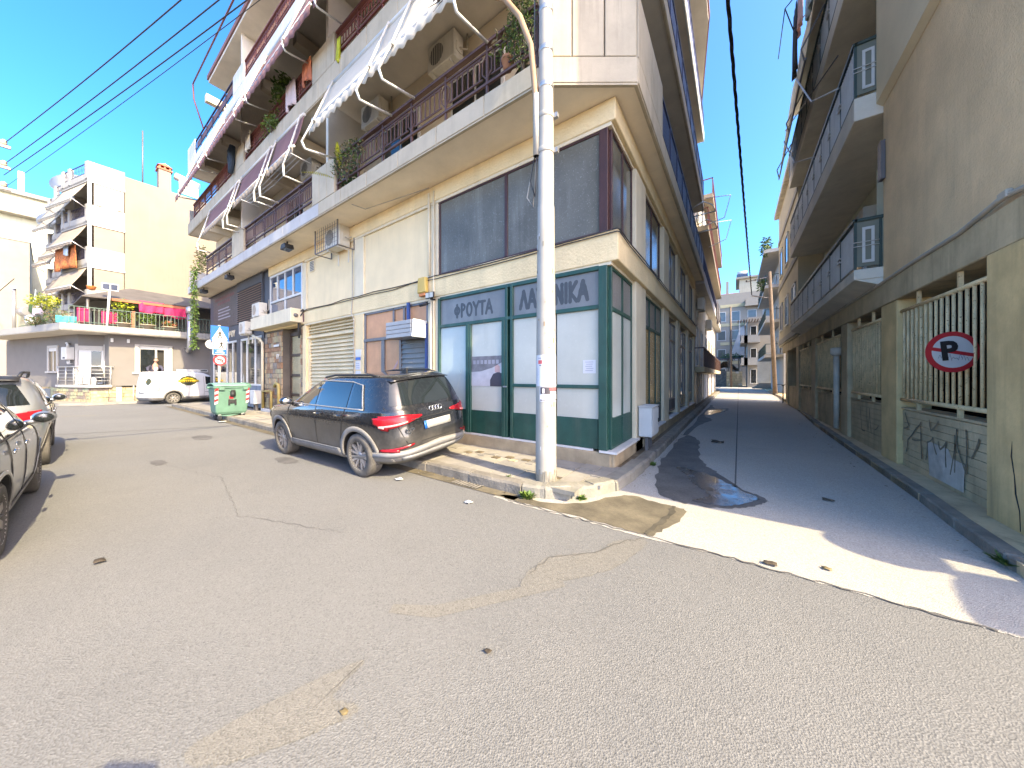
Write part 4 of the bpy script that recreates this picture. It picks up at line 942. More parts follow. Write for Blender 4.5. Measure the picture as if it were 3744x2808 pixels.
# wicker chair behind railing
t = thing('wicker_chair', 'round dark wicker chair behind the balcony railing by the lamp post', 'chair', (-2.95, 4.6, 6.12), world=True)
MB().grid(lambda u, v: (-2.95 + .42 * math.cos(2 * math.pi * u) * (.3 + .7 * v), 4.65 - .25 * (1 - v) + .1, 6.62 + .42 * math.sin(2 * math.pi * u) * (.3 + .7 * v)), 20, 5).build('shell', 'wicker', t, solid=.03)
MB().tube([(-2.95 + .44 * math.cos(a / 10 * math.pi), 4.75, 6.62 + .44 * math.sin(a / 10 * math.pi)) for a in range(21)], .025, 6).build('rim', 'wicker', t)
for s_ in (-.25, .25): MB().tube([(-2.95 + s_, 4.6, 6.14), (-2.95 + s_ * .7, 4.65, 6.35)], .02, 5).build('leg', 'wicker', t)
# soffit floodlights, alarm, security lamp, vent, camera
def floodlight(label, x, y, z):
    t = thing('floodlight', label, 'floodlight', (x, y, z), group='floodlights under the balcony')
    MB().prism([(-.13, 0), (.13, 0), (.2, -.16), (-.2, -.16)], -.13, .13, 'y').build('housing', 'black_plastic', t, .01)
    MB().box(-.17, .17, -.11, .11, -.168, -.163).build('lens', 'glass_dusty', t)
    MB().box(-.03, .03, -.02, .02, 0, .1).build('bracket', 'black_plastic', t)
floodlight('black floodlight under the balcony soffit beside the caged air conditioner', -11.9, 4.35, 5.82)
floodlight('middle black floodlight under the balcony, above the louvre', -17.6, 4.3, 5.84)
floodlight('leftmost black floodlight under the balcony, above the brown banner', -21.6, 4.3, 5.84)
t = thing('alarm_box', 'yellow alarm siren box with orange lamp under the cable run', 'alarm', (-5.97, 4.98, 3.5), world=True)
MB().prism([(-6.12, 3.5), (-5.82, 3.5), (-5.84, 3.86), (-6.1, 3.86)], 4.88, 4.98, 'y').build('cover', 'alarm_yellow', t, .02)
MB().box(-6.08, -5.86, 4.9, 4.98, 3.43, 3.498).build('lamp', 'orange', t, .01)
t = thing('security_lamp', 'small black security lamp on the cream pilaster beside the green shop', 'lamp', (-5.62, 4.95, 3.35), world=True)
MB().box(-5.78, -5.5, 4.84, 4.88, 3.32, 3.46, 0, T=None).build('lamp_head', 'black_plastic', t, .01)
MB().box(-5.76, -5.65, 4.834, 4.839, 3.335, 3.445).box(-5.63, -5.52, 4.834, 4.839, 3.335, 3.445).build('lens', 'film_white', t)
MB().box(-5.66, -5.62, 4.88, 5.0, 3.3, 3.34).build('bracket', 'black_plastic', t)
t = thing('security_camera', 'black bullet camera under the security lamp by the sign box', 'camera', (-5.85, 4.95, 3.2), world=True)
MB().tube([(-5.98, 4.85, 3.2), (-5.8, 4.93, 3.24)], .035, 8).build('body', 'black_plastic', t); MB().tube([(-5.8, 4.93, 3.24), (-5.72, 5.0, 3.26)], .012, 5).build('bracket', 'black_plastic', t)
t = thing('wall_vent', 'small square air vent high on the plain cream wall panel', 'vent', (-11.75, 5.05, 5.3), world=True)
MB().box(-11.95, -11.62, 5.04, 5.075, 5.12, 5.5).build('frame', 'cream_trim', t, .006)
for i in range(6): B('slat', -11.92, -11.65, 5.03, 5.042, 5.15 + i * .055, 5.18 + i * .055, 'alu_dark', t)
t = thing('wall_bell', 'small round grey siren on the end of the entrance canopy', 'siren', (-12.35, 4.8, 3.65), world=True)
MB().lathe([(.07, 0), (.065, .03), (.03, .06), (0, .065)], 12, T=Matrix.Translation((-12.38, 4.78, 3.66)) @ Euler((0, R(90), 0)).to_matrix().to_4x4()).build('dome', 'alu_dark', t)
tag(B('wall_plate', -12.36, -12.26, 4.99, 5.0, 3.45, 3.75, 'canvas_red', bev=.01), 'narrow dark red plate on the beam right of the canopy', 'plate')
# utility cabinet in the alley
t = thing('electric_cabinet', 'pale grey electric cabinet on steel legs at the alley corner', 'cabinet', (-1.38, 6.85, .14), world=True)
cb = MB().box(-1.53, -1.29, 6.42, 7.02, .42, .98).build('body', 'fascia_white', t, .012)
MB().box(-1.54, -1.27, 6.4, 7.04, .982, 1.0).build('lid', 'fascia_white', t, .006)
MB().box(-1.285, -1.275, 6.45, 6.99, .46, .95).build('door', 'fascia_white', cb, .004); B('handle', -1.274, -1.26, 6.92, 6.95, .66, .74, 'black_plastic', cb)
for y_ in (6.55, 6.85): MB().box(-1.44, -1.38, y_, y_ + .06, .13, .42).build('leg', 'alu_dark', t)
# ---------------------------------------------------------------- lamp post
LX, LY = -2.15, 3.9
t = lp = thing('lamp_post', 'tall white steel lamp post with clamp bands and flyers on the corner', 'lamp post', (LX, LY, .15), world=True)
MB().lathe([(.146, .14), (.143, .3), (.136, 1.5), (.122, 3.2), (.116, 3.9), (.109, 3.92), (.108, 4.9), (.098, 5.7), (.09, 7), (.075, 9.5)], 28, T=Matrix.Translation((LX, LY, 0))).build('pole', 'pole_white', t)
ca = math.atan2(-LY, -LX + 0)  # towards the camera
for z_, r_ in ((4.66, .118), (5.14, .113), (5.55, .109), (6.05, .104), (6.6, .1)):
    b_ = MB().lathe([(r_ - .004, z_ - .035), (r_, z_ - .03), (r_, z_ + .03), (r_ - .004, z_ + .035)], 20, T=Matrix.Translation((LX, LY, 0))).build('clamp_band', 'silver' if z_ > 5.3 else 'pole_white', t)
    if z_ < 5.3: MB().box(LX + r_ * .9, LX + r_ * .9 + .06, LY + .02, LY + .07, z_ - .03, z_ + .03).build('bolt', 'silver', b_)
sx_, sy_ = -.1, -.085
MB().tube([(LX + sx_, LY + sy_, 4.6), (LX + sx_, LY + sy_, 5.3), (LX + sx_ - .03, LY + sy_, 5.6), (LX - .2, LY - .06, 6.2), (LX - .4, LY - .04, 6.75), (LX - .7, LY, 7.25), (LX - 1.3, LY, 7.8), (LX - 2.2, LY - .05, 8.2)], .042, 8).build('conduit_arm', 'conduit', t)
MB().tube([(LX + sx_, LY + sy_ - .002, 4.6), (LX + sx_, LY + sy_ - .002, 5.45)], .046, 8).build('conduit_base', 'pole_white', t)
for j, (o1, o2) in enumerate(((-.15, -.04), (-.165, -.02))):
    MB().tube([(LX + o1, LY + o2, 7.2), (LX + o1 - .01, LY + o2, 5.5), (LX + o1 + .005, LY + o2, 4.7), (LX + o1 - .06 - .05 * j, LY + o2 - .03, 4.3 - .2 * j), (LX + o1 + .03 - .03 * j, LY + o2 - .05, 4.05 - .12 * j), (LX + o1 + .06, LY + o2 - .05, 4.6)], .008, 5).build('cable', 'cable' if j == 0 else 'cable_pale', t)
def pole_paper(a0, a1, z0, z1, rr, deco):
    mb = MB(); a_c = math.atan2(0 - LY, 0 - LX)
    def pt(a, z, o): return (LX + (rr(z) + o) * math.cos(a_c + R(a)), LY + (rr(z) + o) * math.sin(a_c + R(a)), z)
    def patch(b0, b1, c0, c1, m, o): mb.grid(lambda u, v: pt(b0 + (b1 - b0) * u, c0 + (c1 - c0) * v, o), max(2, int(abs(b1 - b0) / 9)), 3, m)
    patch(a0, a1, z0, z1, 0, .002)
    for d in deco: patch(*d, .0035)
    return mb
rr = lambda z: .146 - .0085 * z + .004
d1 = [(-48, -22, 1.74, 1.79, 2)] + [(-66 + i % 2 * 2, -52 + (i * 7) % 12, 1.68 - i * .016, 1.675 - i * .016 + .008, 1) for i in range(14)] + [(-48, -26, 1.81, 1.825, 1), (-40, -25, 1.715, 1.725, 3)]
tag(pole_paper(-70, 95, 1.44, 1.86, rr, d1).build('flyer', ['paper', 'ink_soft', 'ink_red', 'ink']), 'large white paper flyer wrapped round the lamp post', 'flyer')
d2 = [(-32, 78, 1.335, 1.428, 3), (20, 76, 1.385, 1.42, 2), (-20, -8, 1.345, 1.41, 0), (22, 76, 1.34, 1.375, 0), (-32, 78, 1.245, 1.262, 3), (-20, 20, 1.3, 1.308, 1), (30, 60, 1.3, 1.308, 1), (-22, 50, 1.249, 1.258, 0)]
tag(pole_paper(-36, 80, 1.235, 1.435, rr, d2).build('flyer', ['paper', 'ink_soft', 'ink_red', 'poster_dark']), 'smaller flyer with a dark blue picture below the large one on the lamp post', 'flyer')
# bare twigs hanging over the awning at the top
tw = MB(); q = random.Random(4)
for i in range(7):
    p = Vector((-3.1 - i * .12, 3.7, 7.75 + .1 * q.random())); tw.tube([p, p + Vector((-.15, -.05, -.12 + .1 * q.random())), p + Vector((-.4, -.1, -.1 + .2 * (q.random() - .5)))], [.012, .008, .003], 4)
    for j in range(3): e = p + Vector((-.1 * j - .05, -.03, -.1)); tw.tube([e, e + Vector((q.uniform(-.12, .05), 0, q.uniform(-.15, .1)))], [.006, .002], 3)
tw.tube([(-2.8, 3.9, 7.8), (-3.5, 3.7, 7.85), (-4.0, 3.6, 7.7)], .014, 4)
tag(tw.build('bare_branch', 'twig'), 'bare twiggy branch hanging above the cream awning', 'branch')
# ---------------------------------------------------------------- sign post with three plates
SX, SY = -18.6, 4.2
t = thing('traffic_sign', 'blue pedestrian crossing and school sign post with a no left turn disc', 'traffic sign', (SX, SY, .14), world=True)
MB().tube([(SX, SY, .14), (SX, SY, 3.8)], .045, 10).build('pole', 'white_metal', t)
def plate(mb, y0, y1, z0, z1, x, m): mb.box(x - .01, x, y0, y1, z0, z1, m)
xs = SX + .075
pl = MB(); plate(pl, SY - .3, SY + .3, 3.1, 3.76, xs, 0)
o = pl.build('crossing_plate', 'sign_blue', t)
MB().prism([(SY - .26, 3.18), (SY + .26, 3.18), (SY, 3.71)], xs + .002, xs + .006, 'x').build('triangle', 'sign_white', o)
def man(cx, z0, s, x, par, arms_up=False):
    mb = MB(); W = lambda pts: [(x, cx + a * s, z0 + b * s) for a, b in pts]
    mb.box(x - .001, x + .001, cx - .03 * s, cx + .05 * s, z0 + .78 * s, z0 + .92 * s)
    for pts in ([(0, .76), (.02, .45)], ) : mb.add([(x, cx - .09 * s, z0 + .76 * s), (x, cx + .11 * s, z0 + .76 * s), (x, cx + .07 * s, z0 + .4 * s), (x, cx - .05 * s, z0 + .4 * s)], [(0, 1, 2, 3)])
    def limb(a, b_, w_):
        d = Vector((b_[0] - a[0], b_[1] - a[1])).normalized(); n = Vector((-d.y, d.x)) * w_
        mb.add(W([(a[0] + n.x, a[1] + n.y), (b_[0] + n.x, b_[1] + n.y), (b_[0] - n.x, b_[1] - n.y), (a[0] - n.x, a[1] - n.y)]), [(0, 1, 2, 3)])
    limb((0.0, .44), (-.2, .02), .045); limb((.02, .44), (.22, .04), .045)
    if arms_up: limb((-.05, .7), (-.42, .66), .03); limb((.05, .7), (.36, .58), .03)
    else: limb((-.06, .72), (-.25, .45), .03); limb((.08, .72), (.27, .5), .03)
    return mb.build('figure', 'sign_black', par, solid=.003)
man(SY, 3.2, .38, xs + .009, o)
pl = MB(); plate(pl, SY - .24, SY + .24, 2.5, 3.18, xs + .02, 0); o = pl.build('school_plate', 'sign_white', t)
MB().box(xs + .021, xs + .026, SY - .22, SY + .22, 2.52, 2.74).box(xs + .021, xs + .026, SY - .225, SY + .225, 3.13, 3.16).box(xs + .021, xs + .026, SY - .225, SY - .2, 2.74, 3.13).box(xs + .021, xs + .026, SY + .2, SY + .225, 2.74, 3.13).build('border', 'sign_blue', o)
man(SY + .04, 2.76, .36, xs + .028, o, True)
MB().box(xs + .027, xs + .03, SY - .11, SY + .11, 2.65, 2.68).box(xs + .027, xs + .03, SY - .15, SY + .16, 2.57, 2.605).build('print', 'sign_white', o)
dz_ = MB(); disc(dz_, (xs + .02, SY, 2.26), .225, 0, 'x', 28); disc(dz_, (xs + .0235, SY, 2.26), .165, 1, 'x', 28)
dz_.lathe([(.225, -.012), (.225, 0)], 28, 0, caps=False, T=Matrix.Translation((xs + .02, SY, 2.26)) @ Euler((0, R(90), 0)).to_matrix().to_4x4())
o = dz_.build('no_left_turn_disc', ['sign_red', 'sign_white'], t)
X_ = xs + .027
S_ = lambda a, z: (X_, SY + a * .66, 2.26 + (z - 1.88) * .66)
ar = MB().add([S_(.1, 1.72), S_(.16, 1.72), S_(.16, 1.9), S_(.08, 1.96), S_(-.06, 1.96), S_(-.06, 1.9), S_(.06, 1.9), S_(.1, 1.86)], [(0, 1, 2, 3, 4, 5, 6, 7)]).add([S_(-.06, 1.86), S_(-.06, 2.0), S_(-.17, 1.93)], [(0, 2, 1)])
ar.build('arrow', 'sign_black', o, solid=.003)
MB().add([(X_ + .003, SY - .135, 2.355), (X_ + .003, SY - .115, 2.375), (X_ + .003, SY + .135, 2.165), (X_ + .003, SY + .115, 2.145)], [(0, 1, 2, 3)]).build('slash', 'sign_red', o, solid=.003)
for z_ in (3.6, 3.3, 2.95, 2.65, 2.26): B('bracket', SX - .05, xs - .01, SY - .06, SY + .06, z_ - .02, z_ + .02, 'alu', t)
db = MB(); disc(db, (SX - .07, SY - .24, 2.95), .2, 0, 'x', 28); db.build('rear_disc', 'alu', t)
# ---------------------------------------------------------------- wheelie bin
t = thing('wheelie_bin', 'green four wheeled street rubbish container with red and white reflectors', 'rubbish bin', (0, 0, 0))
bx, by = 0, 0
def ring(z, hx, hy): return [(bx - hx, by - hy, z), (bx + hx, by - hy, z), (bx + hx, by + hy, z), (bx - hx, by + hy, z)]
bd = MB(); lv_ = [ring(.2, .3, .5), ring(.3, .36, .57), ring(1.08, .46, .64), ring(1.12, .46, .64)]
vs = sum(lv_, []); fs = [(3, 2, 1, 0), (12, 13, 14, 15)] + [(i * 4 + j, i * 4 + (j + 1) % 4, (i + 1) * 4 + (j + 1) % 4, (i + 1) * 4 + j) for i in range(3) for j in range(4)]
body = bd.add(vs, fs).build('body', 'bin_green', t, .03)
MB().box(bx - .5, bx + .5, by - .69, by + .69, 1.1, 1.17).build('rim', 'bin_green', t, .015)
MB().grid(lambda u, v: (bx - .5 + u * 1.02, by - .68 + v * 1.36, 1.175 + .09 * math.sin(math.pi * min(1, u * 1.0)) ** .6), 10, 6).build('lid', 'bin_lid', t, solid=.02)
for y_ in (by - .5, by + .36): MB().box(bx + .46, bx + .54, y_, y_ + .2, 1.04, 1.14).build('lid_grip', 'bin_green', t, .01)
for s_ in (-1, 1): MB().tube([(bx, by + s_ * .66, 1.12), (bx, by + s_ * .8, 1.12)], .03, 8).build('lifting_pin', 'bin_green', t)
MB().prism([(by - .5, .2), (by - .12, .14), (by + .3, .2)], bx + .335, bx + .35, 'x').build('lower_rib', 'bin_green', t)
for y_ in (by - .63, by + .5):
    p = MB()
    for i in range(6):
        z0 = .56 + i * .085
        p.add([(bx + .415 + (z0 - .56) * .12, y_, z0), (bx + .415 + (z0 - .56) * .12, y_ + .12, z0 + .04), (bx + .425 + (z0 - .56) * .12, y_ + .12, z0 + .125), (bx + .425 + (z0 - .56) * .12, y_, z0 + .085)], [(0, 1, 2, 3)], i % 2)
    p.build('reflector', ['sign_white', 'sign_red'], t, solid=.004)
MB().tube([(bx + .445, by - .09 + .18 * 0, .9), (bx + .445, by + .09, .9)], .1, 10).build('emblem', 'black_plastic', t)
MB().box(bx + .44, bx + .47, by - .06, by + .1, .96, 1.04).box(bx + .41, bx + .425, by - .15, by + .15, .58, .7).box(bx + .41, bx + .43, by - .15, by - .08, .52, .72).box(bx + .41, bx + .43, by + .08, by + .15, .52, .72).build('latch', 'black_plastic', t, .008)
B('sticker', bx + .425, bx + .44, by - .12, by + .03, .74, .84, 'sign_red', t)
for sx2 in (-1, 1):
    for sy2 in (-1, 1):
        c = (bx + sx2 * .28, by + sy2 * .42)
        wh = MB().lathe([(.03, -.03), (.1, -.03), (.105, 0), (.1, .03), (.03, .03)], 14, T=Matrix.Translation((c[0], c[1], .105)) @ Euler((R(90), 0, R(35))).to_matrix().to_4x4()).build('castor', 'rubber', t)
        MB().box(c[0] - .03, c[0] + .03, c[1] - .05, c[1] + .05, .17, .22).build('fork', 'alu', wh)
t = bpy.data.objects['wheelie_bin']; t.location = (-15.0, 3.66, 0); t.scale = (.85, .76, 1.04)
# ---------------------------------------------------------------- weeds and litter
def weed(label, c, r, n, seed):
    t = thing('weed', label, 'weed', (c[0], c[1], c[2]), world=True)
    mb = MB(); q = random.Random(seed)
    for i in range(n):
        a = q.uniform(0, 6.28); L = r * q.uniform(.5, 1.2); d = Vector((math.cos(a) * .7, math.sin(a) * .7, q.uniform(.3, 1.2))).normalized(); p = Vector(c) + Vector((q.uniform(-.4, .4) * r, q.uniform(-.3, .3) * r, 0)); s_ = d.cross(Vector((0, 0, 1))).normalized() * L * .16
        mb.add([p, p + d * L * .55 + s_, p + d * L + Vector((0, 0, -.02)), p + d * L * .55 - s_], [(0, 1, 2, 3)], q.randrange(2))
    mb.build('blades', ['leaf', 'leaf_b'], t)
weed('leafy green weed at the kerb in front of the lamp post', (-2.2, 3.51, 0), .13, 110, 1)
weed('small green weed at the cracked rounded kerb corner', (-1.62, 3.86, 0), .09, 60, 2)
weed('low weed in the alley gutter beside the corner shop', (-1.2, 6.05, 0), .1, 60, 3)
weed('tiny weed between the slabs left of the lamp post', (-2.66, 3.72, .14), .05, 24, 4)
weed('moss and weeds at the right hand kerb end', (1.86, 4.5, .02), .12, 70, 5)
def scrap(label, c, s, m, name='litter', cat='litter'):
    q = random.Random(c[0]); mb = MB().grid(lambda u, v: (c[0] + (u - .5) * s + q.uniform(-.1, .1) * s, c[1] + (v - .5) * s * .7 + q.uniform(-.1, .1) * s, .012 + q.uniform(0, .18) * s), 3, 2)
    tag(mb.build(name, m, solid=.003), label, cat)
scrap('white paper scrap lying on the road behind the dark car', (-4.18, 3.0), .12, 'litter')
scrap('crumpled white wrapper on the road near the lamp post kerb', (-2.72, 2.95), .09, 'litter')
scrap('dry brown leaf on the pale road patch in front', (-1.5, .78), .035, 'leaf_dry', 'leaf', 'leaf')
scrap('dark leaf on the road in the middle foreground', (-1.16, 1.42), .035, 'twig', 'leaf', 'leaf')
scrap('curled dark leaf on the sunlit alley mouth', (.23, 3.42), .09, 'twig', 'leaf', 'leaf')
scrap('small tan pebble like scrap on the sunlit alley mouth', (.61, 3.6), .06, 'leaf_dry')
scrap('twisted dark twig scrap on the road beyond the shadowed cars', (-4.41, .23), .09, 'twig')
scrap('pair of pale scraps in the gutter beside the rubbish bin', (-14.3, 3.3), .25, 'litter')
scrap('rag of dark leaves on the wet alley', (-.35, 9.0), .25, 'twig', 'leaf', 'leaf')
scrap('dark leaf on the shaded alley road under the cable', (.95, 5.6), .1, 'twig', 'leaf', 'leaf')
# ---------------------------------------------------------------- vehicles
def interp(tab, z, i):
    if z <= tab[0][0]: return tab[0][i]
    for a, b_ in zip(tab, tab[1:]):
        if z <= b_[0]:
            t = (z - a[0]) / (b_[0] - a[0]); return a[i] + (b_[i] - a[i]) * t
    return tab[-1][i]
class Body:
    def __init__(s, tab, n=5): s.t = tab; s.n = n
    def abc(s, z):
        xr, xf, w_ = (interp(s.t, z, i) for i in (1, 2, 3)); return (xr + xf) / 2, (xf - xr) / 2, w_
    def pt(s, th, z, off=0):
        xc, a, w_ = s.abc(z); c, sn = math.cos(th), math.sin(th); e = 2 / s.n
        x = xc + a * math.copysign(abs(c) ** e, c); y = w_ * math.copysign(abs(sn) ** e, sn)
        if off:
            n_ = Vector((math.copysign(abs(c) ** (2 - e), c) / a, math.copysign(abs(sn) ** (2 - e), sn) / w_, 0)).normalized(); x += n_.x * off; y += n_.y * off
        return (x, y, z)
    def th(s, kind, v, z):
        xc, a, w_ = s.abc(z); n = s.n
        if kind == 's':
            q = max(-1, min(1, (v - xc) / a)); return math.acos(math.copysign(abs(q) ** (n / 2), q))
        q = min(1, abs(v) / w_) ** (n / 2); t = math.asin(q)
        t = t if kind == 'f' else math.pi - t
        return t if v >= 0 else -t if kind == 'f' else 2 * math.pi - t
    def mesh(s, levels, nth, matf):
        mb = MB(); vs = []; 
        for z in levels: vs += [s.pt(2 * math.pi * (j + .5) / nth, z) for j in range(nth)]
        L = len(levels)
        for i in range(L - 1):
            for j in range(nth):
                q = (j + 1) % nth; mb.f.append([i * nth + j, i * nth + q, (i + 1) * nth + q, (i + 1) * nth + j]); mb.m.append(matf((levels[i] + levels[i + 1]) / 2)); mb.s.append(True)
        mb.v = vs
        mb.f.append(list(range(nth))[::-1]); mb.m.append(1); mb.s.append(False)
        xc = s.abc(levels[-1])[0]; mb.v.append((xc, 0, levels[-1] + .006)); o = len(mb.v) - 1
        for j in range(nth): mb.f.append([(L - 1) * nth + j, (L - 1) * nth + (j + 1) % nth, o]); mb.m.append(0); mb.s.append(True)
        return mb
    def patch(s, bot, top, off, sgn=1, nu=10, nv=5, m=0, mb=None, thick=True):
        # bot / top: lists of (kind, v, z), same length
        mb = mb or MB()
        def line(P, u):
            L = len(P) - 1; k_ = min(int(u * L), L - 1); t = u * L - k_
            (ka, va, za), (kb, vb, zb) = P[k_], P[k_ + 1]
            a, b_ = s.th(ka, va, za), s.th(kb, vb, zb)
            if ka == kb:
                v = va + (vb - va) * t; z = za + (zb - za) * t; return s.th(ka, v, z), z
            return a + (b_ - a) * t, za + (zb - za) * t
        def fn(u, v):
            (ta, za), (tb, zb) = line(bot, u), line(top, u)
            z = za + (zb - za) * v
            if bot[0][0] == 's' and all(p[0] == 's' for p in bot + top):
                L = len(bot) - 1; k_ = min(int(u * L), L - 1); t = u * L - k_
                xa = bot[k_][1] + (bot[k_ + 1][1] - bot[k_][1]) * t; xb = top[k_][1] + (top[k_ + 1][1] - top[k_][1]) * t
                th = s.th('s', xa + (xb - xa) * v, z)
            else: th = ta + (tb - ta) * v
            x, y, z = s.pt(th, z, off); return (x, y * sgn, z)
        fl = s is not None
        o = len(mb.f); mb.grid(fn, nu * (len(bot) - 1), nv, m)
        return mb
def cut_wheels(o, xs, r, w_, dark):
    c = MB()
    for x_ in xs:
        for s_ in (-1, 1):
            a, b_ = (w_ - .32, w_ + .3) if s_ > 0 else (-w_ - .3, -w_ + .32)
            pts = [(x_ + r * math.cos(2 * math.pi * i / 28), .34 + r * math.sin(2 * math.pi * i / 28)) for i in range(28)]
            c.prism(pts, a, b_, 'y', 1)
    me = c.mesh('cut', [o.data.materials[0], dark]); co = bpy.data.objects.new('cut', me); C.objects.link(co)
    md = o.modifiers.new('bool', 'BOOLEAN'); md.operation = 'DIFFERENCE'; md.object = co; md.solver = 'EXACT'
    bpy.context.view_layer.update()
    dg = bpy.context.evaluated_depsgraph_get(); me2 = bpy.data.meshes.new_from_object(o.evaluated_get(dg))
    o.modifiers.clear(); old = o.data; o.data = me2; bpy.data.objects.remove(co)
def wheel_mesh(R_, W_, rim_m, tyre_m, spokes=5, twin=True):
    ty = MB().lathe([(R_ * .66, -W_ / 2), (R_ * .9, -W_ / 2), (R_ * .985, -W_ * .42), (R_, -W_ * .3), (R_, W_ * .3), (R_ * .985, W_ * .42), (R_ * .9, W_ / 2), (R_ * .66, W_ / 2), (R_ * .62, W_ * .3)], 36, caps=False)
    for i in range(36):
        a = 2 * math.pi * i / 36
    ty.add([], [])
    rm = MB().lathe([(R_ * .7, W_ * .48), (R_ * .66, W_ * .5), (R_ * .64, W_ * .35), (R_ * .62, -W_ * .3)], 32, caps=False).lathe([(0, W_ * .36), (R_ * .16, W_ * .36), (R_ * .17, W_ * .28), (R_ * .17, 0)], 16)
    for i in range(spokes):
        for t in ((-.15, .15) if twin else (0,)):
            a = 2 * math.pi * i / spokes + t; a2 = 2 * math.pi * i / spokes + t * 1.7; d = Vector((math.cos(a), math.sin(a), 0)); e = Vector((math.cos(a2), math.sin(a2), 0)); n1 = Vector((-d.y, d.x, 0)); wd = R_ * (.06 if twin else .12)
            p0 = d * R_ * .12; p1 = e * R_ * .66
            z0, z1 = W_ * .34, W_ * .42
            vs = [p0 + n1 * wd + Vector((0, 0, z0)), p1 + n1 * wd * .9 + Vector((0, 0, z1)), p1 - n1 * wd * .9 + Vector((0, 0, z1)), p0 - n1 * wd + Vector((0, 0, z0))]
            vs += [v - Vector((0, 0, .04)) for v in vs]
            rm.add(vs, [(3, 2, 1, 0), (0, 1, 5, 4), (1, 2, 6, 5), (2, 3, 7, 6), (3, 0, 4, 7)])
    disc_ = MB().lathe([(0, W_ * .02), (R_ * .63, W_ * .02)], 24)
    return ty.mesh('tyre', tyre_m), rm.mesh('rim', rim_m), disc_.mesh('brake_disc', 'black_plastic')
def wheels(t, xs, track, R_, meshes):
    for x_ in xs:
        for s_ in (1, -1):
            o = put('wheel', meshes[0], t); o.matrix_basis = Matrix.Translation((x_, s_ * track, R_)) @ Matrix.Rotation(R(-90) if s_ > 0 else R(90), 4, 'X') @ Matrix.Rotation(rnd.uniform(0, 1), 4, 'Z')
            put('rim', meshes[1], o); put('brake_disc', meshes[2], o)
def arch(b, x0, r0, r1, sgn, off, z0=.3, a0=-8, a1=188, zc=.34):
    mb = MB()
    def fn(u, v):
        a = R(a0 + (a1 - a0) * u); r = r0 + (r1 - r0) * v; x, z = x0 + r * math.cos(a), max(.2, zc + r * math.sin(a))
        p = b.pt(b.th('s', x, z), z, off); return (p[0], p[1] * sgn, p[2])
    mb.grid(fn, 26, 2); return mb
def seam(b, pts, sgn, off=.003, w_=.006, mb=None):
    mb = mb or MB()
    for (xa, za), (xb, zb) in zip(pts, pts[1:]):
        n = 6
        P_ = []
        for i in range(n + 1):
            x, z = xa + (xb - xa) * i / n, za + (zb - za) * i / n; p = b.pt(b.th('s', x, z), z, off); P_.append((p[0], p[1] * sgn, p[2]))
        mb.tube(P_, w_, 4, sm=False)
    return mb
FLIP = lambda s_: s_
def mirror(t, b, x, z, sgn, m, glass='chrome'):
    p = b.pt(b.th('s', x, z), z); y = p[1] * sgn
    o = MB().ell((x + .02, y + .12 * sgn, z + .07), (.09, .1, .075), 12, 8).tube([(x + .05, y - .03 * sgn, z), (x + .04, y + .08 * sgn, z + .03)], .03, 6).build('mirror', m, t)
    MB().ell((x - .05, y + .12 * sgn, z + .07), (.03, .08, .06)).build('mirror_glass', glass, o)
